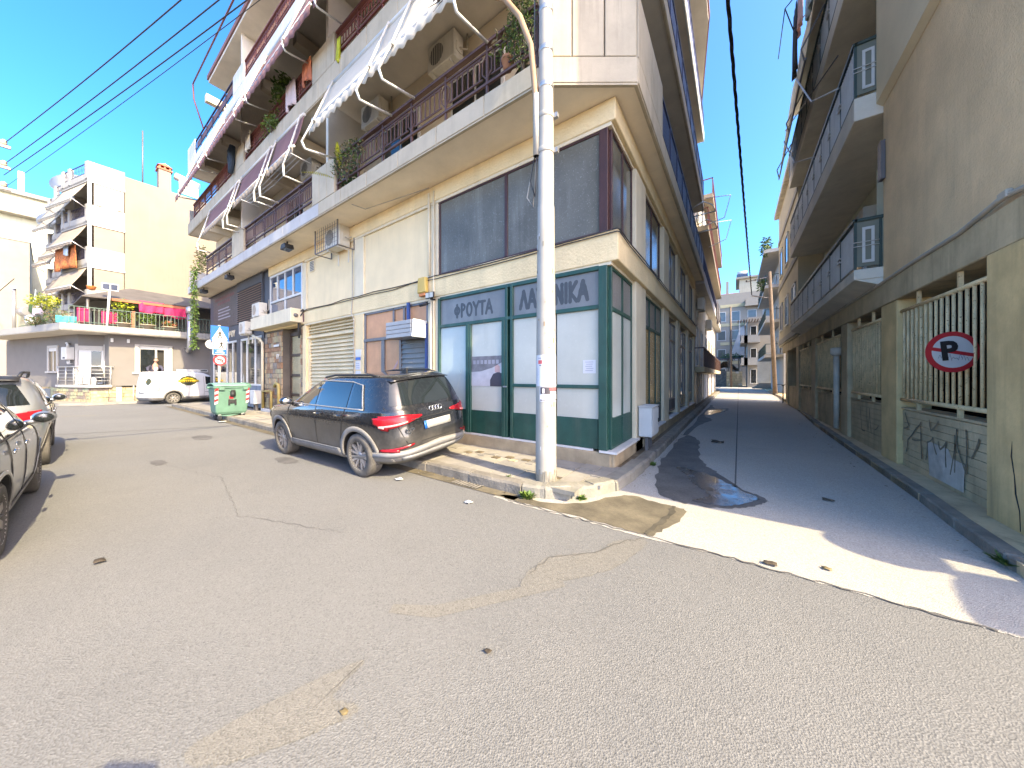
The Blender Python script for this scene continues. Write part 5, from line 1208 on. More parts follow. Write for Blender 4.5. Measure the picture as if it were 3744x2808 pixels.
# ---- dark SUV
SUV = [(.2, -2.0, 2.05, .78), (.27, -2.12, 2.14, .87), (.36, -2.2, 2.21, .905), (.5, -2.225, 2.235, .918), (.62, -2.235, 2.24, .922), (.72, -2.215, 2.24, .925), (.8, -2.2, 2.235, .928), (.88, -2.195, 2.2, .925), (.96, -2.18, 2.05, .915), (1.0, -2.165, 1.78, .905), (1.035, -2.15, 1.42, .895), (1.07, -2.125, 1.16, .88), (1.12, -2.1, 1.02, .86), (1.25, -2.04, .74, .81), (1.38, -1.975, .45, .755), (1.47, -1.925, .2, .71), (1.52, -1.88, -.02, .67), (1.555, -1.8, -.25, .6), (1.575, -1.6, -.5, .48), (1.583, -1.3, -.8, .25)]
def make_suv():
    t = thing('parked_car', 'dusty black SUV parked half on the pavement in front of the green shop', 'car', (0, 0, 0))
    b = Body(SUV, 5.5)
    lv_ = [.2, .235, .27, .31, .36, .42, .5, .56, .62, .67, .72, .76, .8, .84, .88, .92, .96, .98, 1.0, 1.02, 1.035, 1.05, 1.07, 1.09, 1.12, 1.16, 1.2, 1.25, 1.3, 1.34, 1.38, 1.42, 1.45, 1.47, 1.5, 1.52, 1.54, 1.555, 1.567, 1.575, 1.583]
    o = b.mesh(lv_, 96, lambda z: 2 if z < .36 else 0).build('body', ['paint_black', 'black_plastic', 'cladding'], t)
    cut_wheels(o, (-1.38, 1.30), .40, .92, K['black_plastic'])
    for s_ in (1, -1):
        for x0 in (-1.38, 1.30): arch(b, x0, .395, .475, s_, .014).build('arch_cladding', 'cladding_dusty', t, solid=.012)
        b.patch([('s', -.92, .24), ('s', .84, .24)], [('s', -.92, .4), ('s', .84, .4)], .012, s_, 14, 3).build('sill_cladding', 'cladding_dusty', t, solid=.01)
        b.patch([('s', -.9, .395), ('s', .82, .395)], [('s', -.9, .415), ('s', .82, .415)], .02, s_, 14, 1).build('sill_trim', 'cladding_silver', t, solid=.006)
        # side glass
        b.patch([('s', -.12, 1.085), ('s', .82, 1.1)], [('s', -.12, 1.475), ('s', .16, 1.455)], .006, s_, 8, 6).build('window', 'glass_car', t)
        b.patch([('s', -1.1, 1.085), ('s', -.2, 1.085)], [('s', -1.1, 1.46), ('s', -.2, 1.475)], .006, s_, 8, 6).build('window', 'glass_car', t)
        b.patch([('s', -1.5, 1.11), ('s', -1.17, 1.085)], [('s', -1.36, 1.41), ('s', -1.17, 1.455)], .006, s_, 6, 6).build('window', 'glass_car', t)
        tr = MB()
        b.patch([('s', -1.56, 1.06), ('s', .9, 1.075)], [('s', -1.56, 1.08), ('s', .88, 1.093)], .012, s_, 20, 1, mb=tr)
        b.patch([('s', -1.41, 1.42), ('s', -1.1, 1.47), ('s', -.12, 1.488), ('s', .16, 1.468)], [('s', -1.4, 1.437), ('s', -1.1, 1.485), ('s', -.12, 1.5), ('s', .14, 1.482)], .012, s_, 8, 1, mb=tr)
        b.patch([('s', -1.56, 1.08), ('s', -1.52, 1.08)], [('s', -1.41, 1.43), ('s', -1.375, 1.43)], .012, s_, 2, 6, mb=tr)
        tr.build('window_trim', 'cladding_silver', t, solid=.006)
        sm_ = MB(); seam(b, [(-.16, .42), (-.16, 1.07)], s_, mb=sm_); seam(b, [(.88, .42), (.9, .9), (.83, 1.07)], s_, mb=sm_); seam(b, [(-.92, .5), (-1.0, .82), (-1.08, 1.07)], s_, mb=sm_); sm_.build('door_seam', 'black_plastic', t)
        for x0 in (-.3, -1.15 + .2): 
            p = b.pt(b.th('s', x0, .95), .95, .03); MB().tube([(x0 - .1, p[1] * s_, .95), (x0 + .1, p[1] * s_, .953)], .017, 6).build('door_handle', 'paint_black', t)
        mirror(t, b, .78, 1.06, s_, 'paint_black')
        MB().tube([(-1.6, .575 * s_, 1.55), (-1.4, .6 * s_, 1.583), (-.35, .6 * s_, 1.578), (.0, .585 * s_, 1.54)], .018, 6).build('roof_rail', 'black_plastic', t)
        # tail lamp wraps the corner
        tl = b.patch([('s', -1.78, .87), ('s', -2.02, .76), ('r', .83 * 1, .78), ('r', .60, .84), ('r', .30, .92)], [('s', -1.76, .955), ('s', -2.0, .97), ('r', .83, .985), ('r', .60, .985), ('r', .30, .945)], .014, s_, 8, 4).build('tail_light', 'tail_red', t, solid=.012)
        b.patch([('s', -1.96, .8), ('r', .84, .81), ('r', .56, .865)], [('s', -1.96, .825), ('r', .84, .84), ('r', .56, .89)], .027, s_, 6, 1).build('light_strip', 'tail_pink', tl, solid=.004)
        b.patch([('s', -2.12, .44), ('r', .84, .45), ('r', .5, .52)], [('s', -2.12, .475), ('r', .84, .49), ('r', .5, .545)], .02, s_, 6, 1).build('rear_reflector', 'tail_red', t, solid=.006)
    # rear glass, bumper, plate recess
    b.patch([('r', .72, 1.12), ('r', 0, 1.085), ('r', -.72, 1.12)], [('r', .6, 1.44), ('r', 0, 1.475), ('r', -.6, 1.44)], .007, 1, 10, 8).build('rear_window', 'glass_car', t)
    sp = MB().grid(lambda u, v: ((-1.955 + v * .3) + .05 * abs(2 * u - 1) ** 2, (u - .5) * 1.2, 1.5 + .058 * math.sin(v * 1.5) - .03 * abs(u * 2 - 1) ** 2), 12, 4).build('roof_spoiler', 'paint_black', t, solid=.016)
    b.patch([('s', -1.98, .25), ('r', .86, .25), ('r', 0, .25), ('r', -.86, .25)], [('s', -1.98, .44), ('r', .86, .44), ('r', 0, .5), ('r', -.86, .44)], .014, 1, 12, 4).build('rear_bumper', 'cladding_dusty', t, solid=.014)
    b.patch([('r', .62, .29), ('r', 0, .27), ('r', -.62, .29)], [('r', .66, .36), ('r', 0, .36), ('r', -.66, .36)], .03, 1, 10, 2).build('diffuser', 'cladding_silver', t, solid=.02)
    b.patch([('r', .86, .36), ('r', 0, .39), ('r', -.86, .36)], [('r', .86, .42), ('r', 0, .48), ('r', -.86, .42)], .024, 1, 12, 2).build('bumper_trim', 'cladding_silver', t, solid=.014)
    b.patch([('r', .28, .71), ('r', -.28, .71)], [('r', .28, .83), ('r', -.28, .83)], .018, 1, 8, 1).build('number_plate', 'plate', t, solid=.008)
    b.patch([('r', .29, .71), ('r', .24, .71)], [('r', .29, .83), ('r', .24, .83)], .024, 1, 2, 1).build('plate_band', 'sign_blue', t, solid=.004)
    b.patch([('r', .5, .885), ('r', -.5, .885)], [('r', .5, .9), ('r', -.5, .9)], .016, 1, 10, 1).build('boot_crease', 'black_plastic', t, solid=.01)
    sm_ = MB()
    for s_ in (1, -1):
        P_ = [b.pt(b.th('r', s_ * y_, z_), z_, .004) for y_, z_ in ((.77, 1.1), (.72, .95), (.66, .72), (.6, .56), (.55, .54))]; sm_.tube(P_, .006, 4)
    sm_.tube([b.pt(b.th('r', y_, .54), .54, .004) for y_ in (.55, .2, -.2, -.55)], .006, 4); sm_.build('boot_seam', 'black_plastic', t)
    x_, y_, z_ = b.pt(b.th('r', 0, 1.0), 1.0, .02); em = MB()
    for i in range(4):
        c = (i - 1.5) * .062; em.tube([(x_, c + .04 * math.cos(2 * math.pi * j / 18), 1.0 + .04 * math.sin(2 * math.pi * j / 18)) for j in range(19)], .007, 5, caps=False)
    em.build('emblem', 'chrome', t)
    p = b.pt(b.th('r', .56, .73), .73, .012); text('Q3', .1, 'chrome', (p[0], .54, .73), (R(90), 0, R(-90)), t, 'badge', .004, 1.25, .004)
    MB().tube([(-2.06, .05, 1.11), (-2.04, -.15, 1.18), (-2.035, -.38, 1.2)], .012, 5).build('rear_wiper', 'black_plastic', t)
    MB().prism([(-1.55, 1.575), (-1.38, 1.575), (-1.5, 1.64), (-1.55, 1.65)], -.02, .02, 'y').build('antenna_fin', 'black_plastic', t, .006)
    # front: glass and lamps (seen from other sides)
    b.patch([('f', -.75, 1.1), ('f', .75, 1.1)], [('f', -.6, 1.47), ('f', .6, 1.47)], .006, 1, 10, 8).build('windscreen', 'glass_car', t)
    for s_ in (1, -1): b.patch([('f', .45, .72), ('f', .85, .72)], [('f', .45, .84), ('f', .85, .86)], .012, s_, 6, 3).build('headlight', 'glass_dusty', t)
    b.patch([('f', -.42, .4), ('f', .42, .4)], [('f', -.42, .82), ('f', .42, .82)], .01, 1, 8, 4).build('grille', 'black_plastic', t)
    wheels(t, (-1.38, 1.30), .80, .345, wheel_mesh(.345, .235, 'rim_alloy', 'tyre_dusty'))
    return t
suv = make_suv()
suv.location = (-6.22, 3.62, .073); suv.rotation_euler = (R(-5.2), 0, R(181.6))
# ---- pale hatchbacks parked on the near side (heading along -x)
HB = [(.2, -1.95, 2.0, .76), (.28, -2.08, 2.1, .86), (.4, -2.13, 2.15, .885), (.55, -2.15, 2.16, .9), (.7, -2.14, 2.14, .905), (.8, -2.12, 2.08, .905), (.88, -2.09, 1.9, .895), (.94, -2.07, 1.5, .885), (.99, -2.04, 1.15, .87), (1.05, -2.0, .95, .85), (1.2, -1.9, .62, .79), (1.33, -1.78, .3, .73), (1.42, -1.68, .0, .67), (1.47, -1.55, -.25, .58), (1.49, -1.3, -.5, .42), (1.497, -1.0, -.7, .2)]
def make_hatch(label, paint, big=1.0, rails=False, rim='rim_alloy'):
    tx = -1.72 if rails else -1.93
    t = thing('parked_car', label, 'car', (0, 0, 0))
    tab = [(z * big, a, c, w_) for z, a, c, w_ in HB]; S = big
    b = Body(tab, 5)
    zs = [.2, .24, .28, .34, .4, .48, .55, .62, .7, .75, .8, .84, .88, .91, .94, .965, .99, 1.02, 1.05, 1.1, 1.15, 1.2, 1.27, 1.33, 1.38, 1.42, 1.45, 1.47, 1.482, 1.49, 1.497]
    o = b.mesh([z * S for z in zs], 88, lambda z: 0).build('body', [paint, 'black_plastic'], t)
    cut_wheels(o, (-1.32, 1.3), .375, .9, K['black_plastic'])
    for s_ in (1, -1):
        for x0 in (-1.32, 1.3): arch(b, x0, .37, .405, s_, .01).build('arch_lip', paint if not rails else 'cladding', t, solid=.01)
        b.patch([('s', -.1, 1.0 * S), ('s', .82, 1.01 * S)], [('s', -.1, 1.37 * S), ('s', .12, 1.35 * S)], .006, s_, 8, 6).build('window', 'glass_car', t)
        b.patch([('s', -1.05, 1.0 * S), ('s', -.18, 1.0 * S)], [('s', -1.02, 1.36 * S), ('s', -.18, 1.37 * S)], .006, s_, 8, 6).build('window', 'glass_car', t)
        b.patch([('s', -1.5, 1.07 * S), ('s', -1.11, 1.0 * S)], [('s', -1.3, 1.3 * S), ('s', -1.11, 1.355 * S)], .006, s_, 6, 6).build('window', 'glass_car', t)
        tr = MB(); b.patch([('s', -1.5, .985 * S), ('s', .86, .99 * S)], [('s', -1.5, 1.0 * S), ('s', .86, 1.005 * S)], .01, s_, 16, 1, mb=tr); tr.build('window_trim', 'black_plastic', t, solid=.006)
        sm_ = MB(); seam(b, [(-.14, .34), (-.14, .98 * S)], s_, mb=sm_); seam(b, [(.86, .36), (.9, .75), (.85, .98 * S)], s_, mb=sm_); seam(b, [(-.92, .46), (-1.0, .75), (-1.02, .98 * S)], s_, mb=sm_); sm_.build('door_seam', 'black_plastic', t)
        b.patch([('s', -.86, .24), ('s', .86, .24)], [('s', -.86, .33), ('s', .86, .33)], .012, s_, 14, 2).build('sill_cladding', 'cladding_dusty', t, solid=.01)
        for x0 in (-.02 - .27, -.98): 
            p = b.pt(b.th('s', x0, .87 * S), .87 * S, .028); MB().ell((x0, p[1] * s_, .87 * S), (.1, .018, .026), 10, 6).build('door_handle', 'chrome', t)
        mirror(t, b, .74, .98 * S, s_, paint, 'glass_dark')
        tl = b.patch([('s', tx, .83 * S), ('s', -2.0, .78 * S), ('r', .8, .76 * S), ('r', .52, .8 * S)], [('s', tx + .02, .9 * S), ('s', -1.97, .93 * S), ('r', .8, .94 * S), ('r', .52, .9 * S)], .014, s_, 8, 4).build('tail_light', 'tail_red', t, solid=.012)
        if rails: MB().tube([(-1.45, .58 * s_, 1.46 * S), (-1.3, .6 * s_, 1.53 * S), (-.2, .62 * s_, 1.54 * S), (.1, .6 * s_, 1.46 * S)], .022, 6).build('roof_rail', 'black_plastic', t)
    b.patch([('r', .7, 1.03 * S), ('r', 0, 1.0 * S), ('r', -.7, 1.03 * S)], [('r', .56, 1.34 * S), ('r', 0, 1.38 * S), ('r', -.56, 1.34 * S)], .007, 1, 10, 8).build('rear_window', 'glass_car', t)
    MB().grid(lambda u, v: ((-1.82 + v * .3) + .03 * abs(u - .5), (u - .5) * 1.2, (1.415 + .06 * math.sin(v * 1.5) - .02 * abs(u * 2 - 1) ** 2) * S), 12, 4).build('roof_spoiler', 'black_plastic' if rails else paint, t, solid=.025)
    b.patch([('s', -1.9, .25), ('r', .84, .25), ('r', -.84, .25)], [('s', -1.9, .42), ('r', .84, .42), ('r', -.84, .42)], .012, 1, 12, 3).build('rear_bumper', 'cladding', t, solid=.012)
    b.patch([('r', .27, .62), ('r', -.27, .62)], [('r', .27, .73), ('r', -.27, .73)], .018, 1, 8, 1).build('number_plate', 'plate', t, solid=.008)
    b.patch([('f', -.72, 1.02 * S), ('f', .72, 1.02 * S)], [('f', -.56, 1.38 * S), ('f', .56, 1.38 * S)], .006, 1, 10, 8).build('windscreen', 'glass_car', t)
    for s_ in (1, -1): b.patch([('f', .45, .66 * S), ('f', .82, .66 * S)], [('f', .45, .78 * S), ('f', .8, .8 * S)], .012, s_, 6, 3).build('headlight', 'glass_dusty', t)
    wheels(t, (-1.32, 1.3), .78, .325, wheel_mesh(.325, .215, rim, 'tyre_dusty', 7, False))
    return t
c1 = make_hatch('silver grey dusty hatchback at the left edge, nearest parked car', 'paint_silver', 1.0)
c1.location = (-6.62, -1.06, 0); c1.rotation_euler = (0, 0, R(176.8))
MB().ell((.3, -.79, 1.05), (.05, .006, .05), 10, 6).build('round_sticker', 'leaf_yellow', c1)
c2 = make_hatch('pale silver crossover with black roof rails parked ahead of the nearest car', 'paint_pale', 1.07, True)
c2.location = (-11.5, -.88, 0); c2.rotation_euler = (0, 0, R(179))
# ---- white van
VAN = [(.2, -2.1, 2.1, .78), (.3, -2.18, 2.2, .86), (.45, -2.2, 2.22, .885), (.7, -2.19, 2.2, .895), (.85, -2.175, 2.12, .895), (.95, -2.165, 1.9, .89), (1.03, -2.16, 1.55, .885), (1.1, -2.15, 1.3, .88), (1.25, -2.13, 1.08, .86), (1.45, -2.1, .8, .835), (1.62, -2.07, .55, .81), (1.74, -2.03, .3, .78), (1.8, -1.97, .05, .73), (1.825, -1.8, -.3, .6), (1.832, -1.4, -.7, .3)]
def make_van():
    t = thing('delivery_van', 'white delivery van with yellow banded logo and a roof box under the grey house', 'van', (0, 0, 0))
    b = Body(VAN, 7)
    zs = [.2, .25, .3, .38, .45, .55, .7, .78, .85, .9, .95, .99, 1.03, 1.07, 1.1, 1.17, 1.25, 1.35, 1.45, 1.55, 1.62, 1.68, 1.74, 1.77, 1.8, 1.815, 1.825, 1.832]
    o = b.mesh(zs, 96, lambda z: 2 if z < .36 else 0).build('body', ['paint_white', 'black_plastic', 'cladding'], t)
    cut_wheels(o, (-1.3, 1.38), .37, .88, K['black_plastic'])
    for s_ in (1, -1):
        for x0 in (-1.3, 1.38): arch(b, x0, .365, .44, s_, .012).build('arch_cladding', 'cladding', t, solid=.01)
        b.patch([('s', .2, 1.08), ('s', 1.2, 1.08)], [('s', .2, 1.55), ('s', .62, 1.5)], .006, s_, 10, 6).build('window', 'glass_car', t)
        sm_ = MB(); seam(b, [(.12, .36), (.12, 1.7)], s_, mb=sm_); seam(b, [(-1.6, 1.03), (-.5, 1.03)], s_, mb=sm_, w_=.012); seam(b, [(.15, .62), (1.0, .62)], s_, mb=sm_, w_=.012); sm_.build('door_seam', 'black_plastic', t)
        # logo
        def oval(cx, cz, rx, rz, m, off, n=18):
            P_ = [(cx + rx * math.cos(2 * math.pi * i / n), cz + rz * math.sin(2 * math.pi * i / n)) for i in range(n)]
            return MB().add([(lambda p: (p[0], p[1] * s_, p[2]))(b.pt(b.th('s', x, z), z, off)) for x, z in P_], [tuple(range(n))]).build('logo', m, t, solid=.003)
        lg = oval(-.62, 1.3, .42, .27, 'logo_green', .006)
        q = MB(); b.patch([('s', -1.1, 1.22), ('s', -.14, 1.22)], [('s', -1.1, 1.34), ('s', -.14, 1.34)], .011, s_, 8, 1, mb=q); b.patch([('s', -.9, 1.38), ('s', -.62, 1.38), ('s', -.36, 1.38)], [('s', -.8, 1.44), ('s', -.62, 1.5), ('s', -.45, 1.43)], .011, s_, 4, 1, mb=q); q.build('logo_band', 'logo_yellow', lg, solid=.002)
        q = MB(); b.patch([('s', -.85, 1.13), ('s', -.4, 1.13)], [('s', -.85, 1.17), ('s', -.4, 1.17)], .012, s_, 6, 1, mb=q)
        for i in range(8): b.patch([('s', -1.0 + i * .1, 1.245), ('s', -.95 + i * .1, 1.245)], [('s', -1.0 + i * .1, 1.315), ('s', -.95 + i * .1, 1.315)], .0145, s_, 1, 1, mb=q)
        q.build('logo_print', 'poster_dark', lg, solid=.001)
        oval(.72, .86, .16, .12, 'logo_green', .006, 14)
        b.patch([('s', -2.06, .72), ('r', .84, .72)], [('s', -2.04, 1.0), ('r', .84, 1.0)], .012, s_, 5, 4).build('tail_light', 'tail_pink', t, solid=.008)
        mirror(t, b, 1.05, 1.08, s_, 'black_plastic')
    P_ = [(.35 * math.cos(2 * math.pi * i / 16) * .55, 1.25 + .19 * math.sin(2 * math.pi * i / 16)) for i in range(16)]
    lg = MB().add([b.pt(b.th('r', -.42 + y_, z_), z_, .008) for y_, z_ in P_], [tuple(range(16))]).build('logo', 'logo_green', t, solid=.003)
    MB().add([b.pt(b.th('r', y_, z_), z_, .012) for y_, z_ in ((-.66, 1.2), (-.18, 1.2), (-.18, 1.29), (-.66, 1.29))], [(0, 1, 2, 3)]).build('logo_band', 'logo_yellow', lg, solid=.002)
    b.patch([('r', .25, .6), ('r', -.25, .6)], [('r', .25, .72), ('r', -.25, .72)], .014, 1, 4, 1).build('number_plate', 'plate', t, solid=.008)
    MB().tube([b.pt(b.th('r', .0, z_), z_, .004) for z_ in (.4, .8, 1.2, 1.6, 1.75)], .007, 4).build('door_seam', 'black_plastic', t)
    MB().box(-.75, .05, -.6, .0, 1.8, 1.96).box(.05, .5, -.58, -.05, 1.8, 1.95).build('roof_box', 'white_paint', t, .02)
    MB().box(.1, .45, -.585, -.58, 1.85, 1.93).build('roof_vent', 'black_plastic', t)
    b.patch([('f', -.72, 1.12), ('f', .72, 1.12)], [('f', -.66, 1.66), ('f', .66, 1.66)], .006, 1, 8, 8).build('windscreen', 'glass_car', t)
    wheels(t, (-1.3, 1.38), .78, .315, wheel_mesh(.315, .2, 'rim_alloy', 'tyre_dusty', 8, False))
    return t
van = make_van()
van.location = (-27.3, 4.9, 0); van.rotation_euler = (0, 0, R(90 + 18))
# ---------------------------------------------------------------- right hand building
rb = thing('apartment_building', 'tan rendered building with barred openings and olive balcony ends', 'building', (4, 10, 0), world=True)
def Q(mb, name, m, parent=None, bev=0): return mb.build(name, m, rb if parent is None else parent, bev)
Q(MB().box(7.2, 7.4, 4.6, 24, .1, 3.3).box(2.7, 7.2, 23.8, 24, .1, 3.3), 'wall', 'dark_room'); Q(MB().box(2.35, 7.2, 4.35, 23.8, .08, .1), 'floor', 'dark_room'); Q(MB().box(2.4, 7.2, 4.6, 23.8, 3.22, 3.3), 'ceiling', 'dark_room')
Q(MB().box(2.3, 13, 4.34, 4.6, .1, 2.86), 'wall', 'concrete_tan')
Q(MB().box(2.19, 2.6, 4.3, 5.7, .0, 2.86), 'pillar', 'concrete_tan', bev=.012)
Q(MB().tube([(2.186, 5.3, .95), (2.186, 5.31, .8), (2.186, 5.27, .62), (2.186, 5.25, .45), (2.186, 5.2, .3), (2.186, 5.19, .12)], [.001, .006, .004, .008, .004, .003], 3), 'crack', 'black_plastic')
for a, b_ in ((8.13, 8.83), (11.05, 11.6), (14.9, 15.6), (18.4, 19.1), (22, 22.8)): Q(MB().box(2.22, 2.6, a, b_, .1, 2.86), 'pillar', 'concrete_tan' if a < 9 else 'concrete', bev=.01)
Q(MB().box(2.2, 2.7, 4.3, 24, 2.862, 3.28), 'beam', 'concrete', bev=.012)
# board marked parapet walls, one plank print after another
for bi, (a, b_) in enumerate(((5.705, 8.125), (8.835, 11.045), (11.605, 14.895), (15.605, 18.395), (19.105, 21.99))):
    w_ = Q(MB().box(2.31, 2.5, a, b_, .1, 1.03), 'parapet_wall', 'concrete')
    for i in range(9):
        z0 = .1 + i * .102
        Q(MB().box(2.285 + rnd.uniform(-.004, .004), 2.315, a + .003, b_ - .003, z0 + .002, z0 + .099), 'board_print', 'concrete', w_)
    Q(MB().box(2.27, 2.52, a + .001, b_ - .001, 1.032, 1.06), 'coping', 'concrete')
# whitewashed patch and graffiti on the first wall
Q(MB().add([(2.276, 7.2, .16), (2.276, 6.35, .155), (2.276, 6.33, .5), (2.276, 6.62, .52), (2.276, 6.7, .62), (2.276, 7.25, .64)], [(0, 1, 2, 3, 4, 5)]), 'paint_patch', 'whitewash', None)
GR = [[(8.0, .98), (7.85, .78)], [(8.05, .72), (7.9, .76)], [(7.95, .35), (7.9, .55), (7.6, .78), (7.45, .88), (7.42, .35)], [(7.75, .58), (7.45, .62)], [(7.3, .35), (7.25, .62), (7.1, .7), (7.0, .5)], [(7.2, .95), (7.15, .8), (6.95, .95)], [(6.95, .68), (6.9, .58), (6.75, .7), (6.75, .38)], [(6.65, .3), (6.5, .9)], [(6.55, .35), (6.55, .82), (6.3, .4), (6.3, .92)], [(6.2, .6), (6.05, .85)]]
def spray(L, w_, seed):
    q = random.Random(seed); mb = MB(); xw = 2.2755
    for (ya, za), (yb, zb) in zip(L, L[1:]):
        n = max(2, int(math.hypot(yb - ya, zb - za) / .03)); d = Vector((yb - ya, zb - za)).normalized(); n_ = Vector((-d.y, d.x)); ln = []
        for i in range(n + 1):
            u = i / n; ww = w_ * q.uniform(.75, 1.2); c = Vector((ya + (yb - ya) * u, za + (zb - za) * u)) + n_ * .012 * math.sin(u * 3.1); ln.append((c + n_ * ww, c - n_ * ww))
        for a, b_ in zip(ln, ln[1:]): mb.add([(xw, a[0].x, a[0].y), (xw, b_[0].x, b_[0].y), (xw, b_[1].x, b_[1].y), (xw, a[1].x, a[1].y)], [(0, 1, 2, 3)])
        mb.add([(xw, yb + w_ * math.cos(t), zb + w_ * math.sin(t)) for t in [k_ * .785 for k_ in range(8)]], [tuple(range(8))])
        xw -= .0004
    return mb
for si, L in enumerate(GR): Q(spray(L, .014, si), 'graffiti', 'graffiti_ink')
for si, L in enumerate(([(10.3, .9), (10.2, .4), (10.0, .4)], [(9.9, .9), (9.8, .45), (9.7, .9), (9.6, .4)], [(9.4, .5), (9.2, .6)])): Q(spray(L, .013, 40 + si), 'graffiti', 'graffiti_ink')
# barred grilles
def grille(y0, y1, n, z0=1.19, z1=2.65, x=2.27):
    g = Q(MB().tube([(x, y0, z0), (x, y1, z0)], .03, 8), 'grille', 'grille_paint')
    Q(MB().tube([(x, y0, z1), (x, y1, z1)], .03, 8), 'top_rail', 'grille_paint', g)
    for y_ in (y0 + (y1 - y0) * .28, y0 + (y1 - y0) * .75):
        for za, zb in ((1.06, z0), (z1, 2.86)): Q(MB().box(x - .02, x + .02, y_ - .02, y_ + .02, za, zb), 'bracket', 'grille_paint', g)
    for i in range(n): 
        y_ = y0 + (y1 - y0) * (i + .5) / n; Q(MB().tube([(x, y_, z0), (x, y_, z1)], .017, 7), 'bar', 'grille_paint', g)
grille(5.75, 8.08, 16); grille(8.9, 10.85, 14); grille(11.9, 14.8, 22); grille(15.7, 18.3, 16)
# walls above
Q(MB().box(2.25, 2.6, 4.3, 8.84, 3.282, 6.6), 'wall', 'render_tan')
Q(MB().prism([(2.24, 6.6), (2.16, 6.68), (2.16, 13.2), (2.6, 13.2), (2.6, 6.6)], 4.25, 8.84, 'y'), 'wall', 'render_cream')
Q(MB().box(2.6, 13, 4.3, 8.84, 3.3, 13.2), 'wall', 'render_cream'); Q(MB().box(2.95, 13, 8.84, 18, 3.3, 12.6), 'wall', 'render_green'); Q(MB().box(2.8, 13, 18, 24, 3.3, 3.6), 'wall', 'render_cream')
Q(MB().tube([(2.19, 4.4, 3.31), (2.19, 5.0, 3.3), (2.185, 5.4, 3.36), (2.19, 6.2, 3.28), (2.19, 7.4, 3.29), (2.19, 8.8, 3.27), (2.19, 12, 3.26), (2.19, 18, 3.25)], .028, 7), 'cable_run', 'cable_pale')
Q(MB().box(2.15, 2.2, 5.3, 5.44, 3.32, 3.4), 'junction_box', 'cable_pale', bev=.01)
Q(MB().tube([(2.17, 11.8, .2), (2.17, 11.8, 2.15)], .06, 8).lathe([(.07, 0), (.12, .06), (.12, .2), (.08, .22)], 12, T=Matrix.Translation((2.17, 11.8, 2.1))), 'rainwater_pipe', 'concrete_pale')
# balconies
BAL = [(3.42, 3.62, 4.53, 'panel_corr', 17.6), (6.48, 6.92, 7.92, 'panel_corr', 17.6), (9.55, 9.98, 10.96, 'panel_corr', 18)]
for bi, (z0, z1, zr, pm, ye) in enumerate(BAL):
    xf = 1.87
    Q(MB().box(xf, 2.95, 8.85, ye, z0, z1), 'balcony_slab', 'soffit_pale', bev=.01)
    if bi == 0: Q(MB().prism([(xf + .03, 3.42), (2.25, 3.28), (2.9, 3.28), (2.9, 3.42)], 8.87, ye - .03, 'y'), 'slab_underside', 'soffit_pale')
    rl = Q(MB().box(xf - .02, xf + .05, 8.83, ye, zr, zr + .06).box(xf, 2.26, 8.83, 8.9, zr, zr + .06).box(xf, xf + .03, 8.9, ye, z1 + .02, z1 + .05), 'railing', 'rail_green', bev=.008)
    n = 9; st = (ye - 8.9) / n
    for i in range(n):
        a = 8.92 + i * st; b_ = a + st - .04; mb = MB(); m_ = 22
        for j in range(m_):
            ya = a + (b_ - a) * j / m_; yb = a + (b_ - a) * (j + 1) / m_; o_ = .012 * (j % 2)
            mb.box(xf + .005 + o_, xf + .03, ya, yb, z1 + .06, zr - .06)
        Q(mb, 'corrugated_panel', pm, rl)
        Q(MB().box(xf, xf + .04, b_, b_ + .04, z1, zr), 'post', 'rail_green', rl)
        Q(MB().box(xf - .03, xf + .0, b_ - .08, b_ + .12, (z1 + zr) / 2 - .05, (z1 + zr) / 2 - .03).box(xf - .03, xf + .0, b_ - .08, b_ + .12, (z1 + zr) / 2 + .03, (z1 + zr) / 2 + .05), 'clip', 'white_metal', rl)
    ep = Q(MB().box(xf + .04, 2.2, 8.86, 8.885, z1 + .05, zr), 'end_panel', 'panel_olive', rl)
    zc = (z1 + zr) / 2; h_ = (zr - z1) * .37
    Q(MB().box(1.98, 2.02, 8.845, 8.858, zc - h_, zc + h_).box(2.1, 2.14, 8.845, 8.858, zc - h_, zc + h_).box(2.02, 2.1, 8.845, 8.858, zc + h_ - .05, zc + h_).box(2.02, 2.1, 8.845, 8.858, zc - h_, zc - h_ + .05), 'ring_ornament', 'white_paint', rl)
    Q(MB().tube([(xf - .02, 8.84, zc - .02), (2.2, 8.84, zc - .02)], .008, 5).tube([(xf - .02, 8.84, zc + .06), (2.2, 8.84, zc + .06)], .008, 5), 'tie_bar', 'white_metal', rl)
    Q(MB().box(xf, xf + .04, 8.85, 8.89, z1, zr).box(2.2, 2.24, 8.85, 8.89, z1, zr), 'post', 'rail_green', rl)
    for y_ in (10.4, 12.8, 15.2):
        d_ = Q(MB().box(2.88, 2.96, y_, y_ + 1.1, z1, z1 + 2.2), 'balcony_door', 'white_paint'); Q(MB().box(2.87, 2.879, y_ + .1, y_ + 1.0, z1 + .2, z1 + 2.1), 'pane', 'glass_sky', d_)
    if bi < 2: Q(MB().box(2.55, 2.95, 9.4 + 1.0, 9.43 + 1.0, z1 + .0, z1 + 2.5), 'partition', 'render_green')
Q(MB().box(1.9, 13, 8.86, 18, 12.6, 12.85), 'roof_slab', 'soffit_pale')
make_ac('air conditioner on the green wall behind the lower corrugated balcony', (2.95, 12.3, 5.4), R(-90), False, .9)
make_ac('air conditioner low on the balcony floor beside the white door', (2.9, 14.6, 3.7), R(-90), False, .9)
tag(MB().box(2.18, 2.24, 8.7, 8.86, 5.2, 5.9).build('shutter_box', 'alu_dark'), 'dark bundled blind fixed at the edge of the tan wall', 'blind')
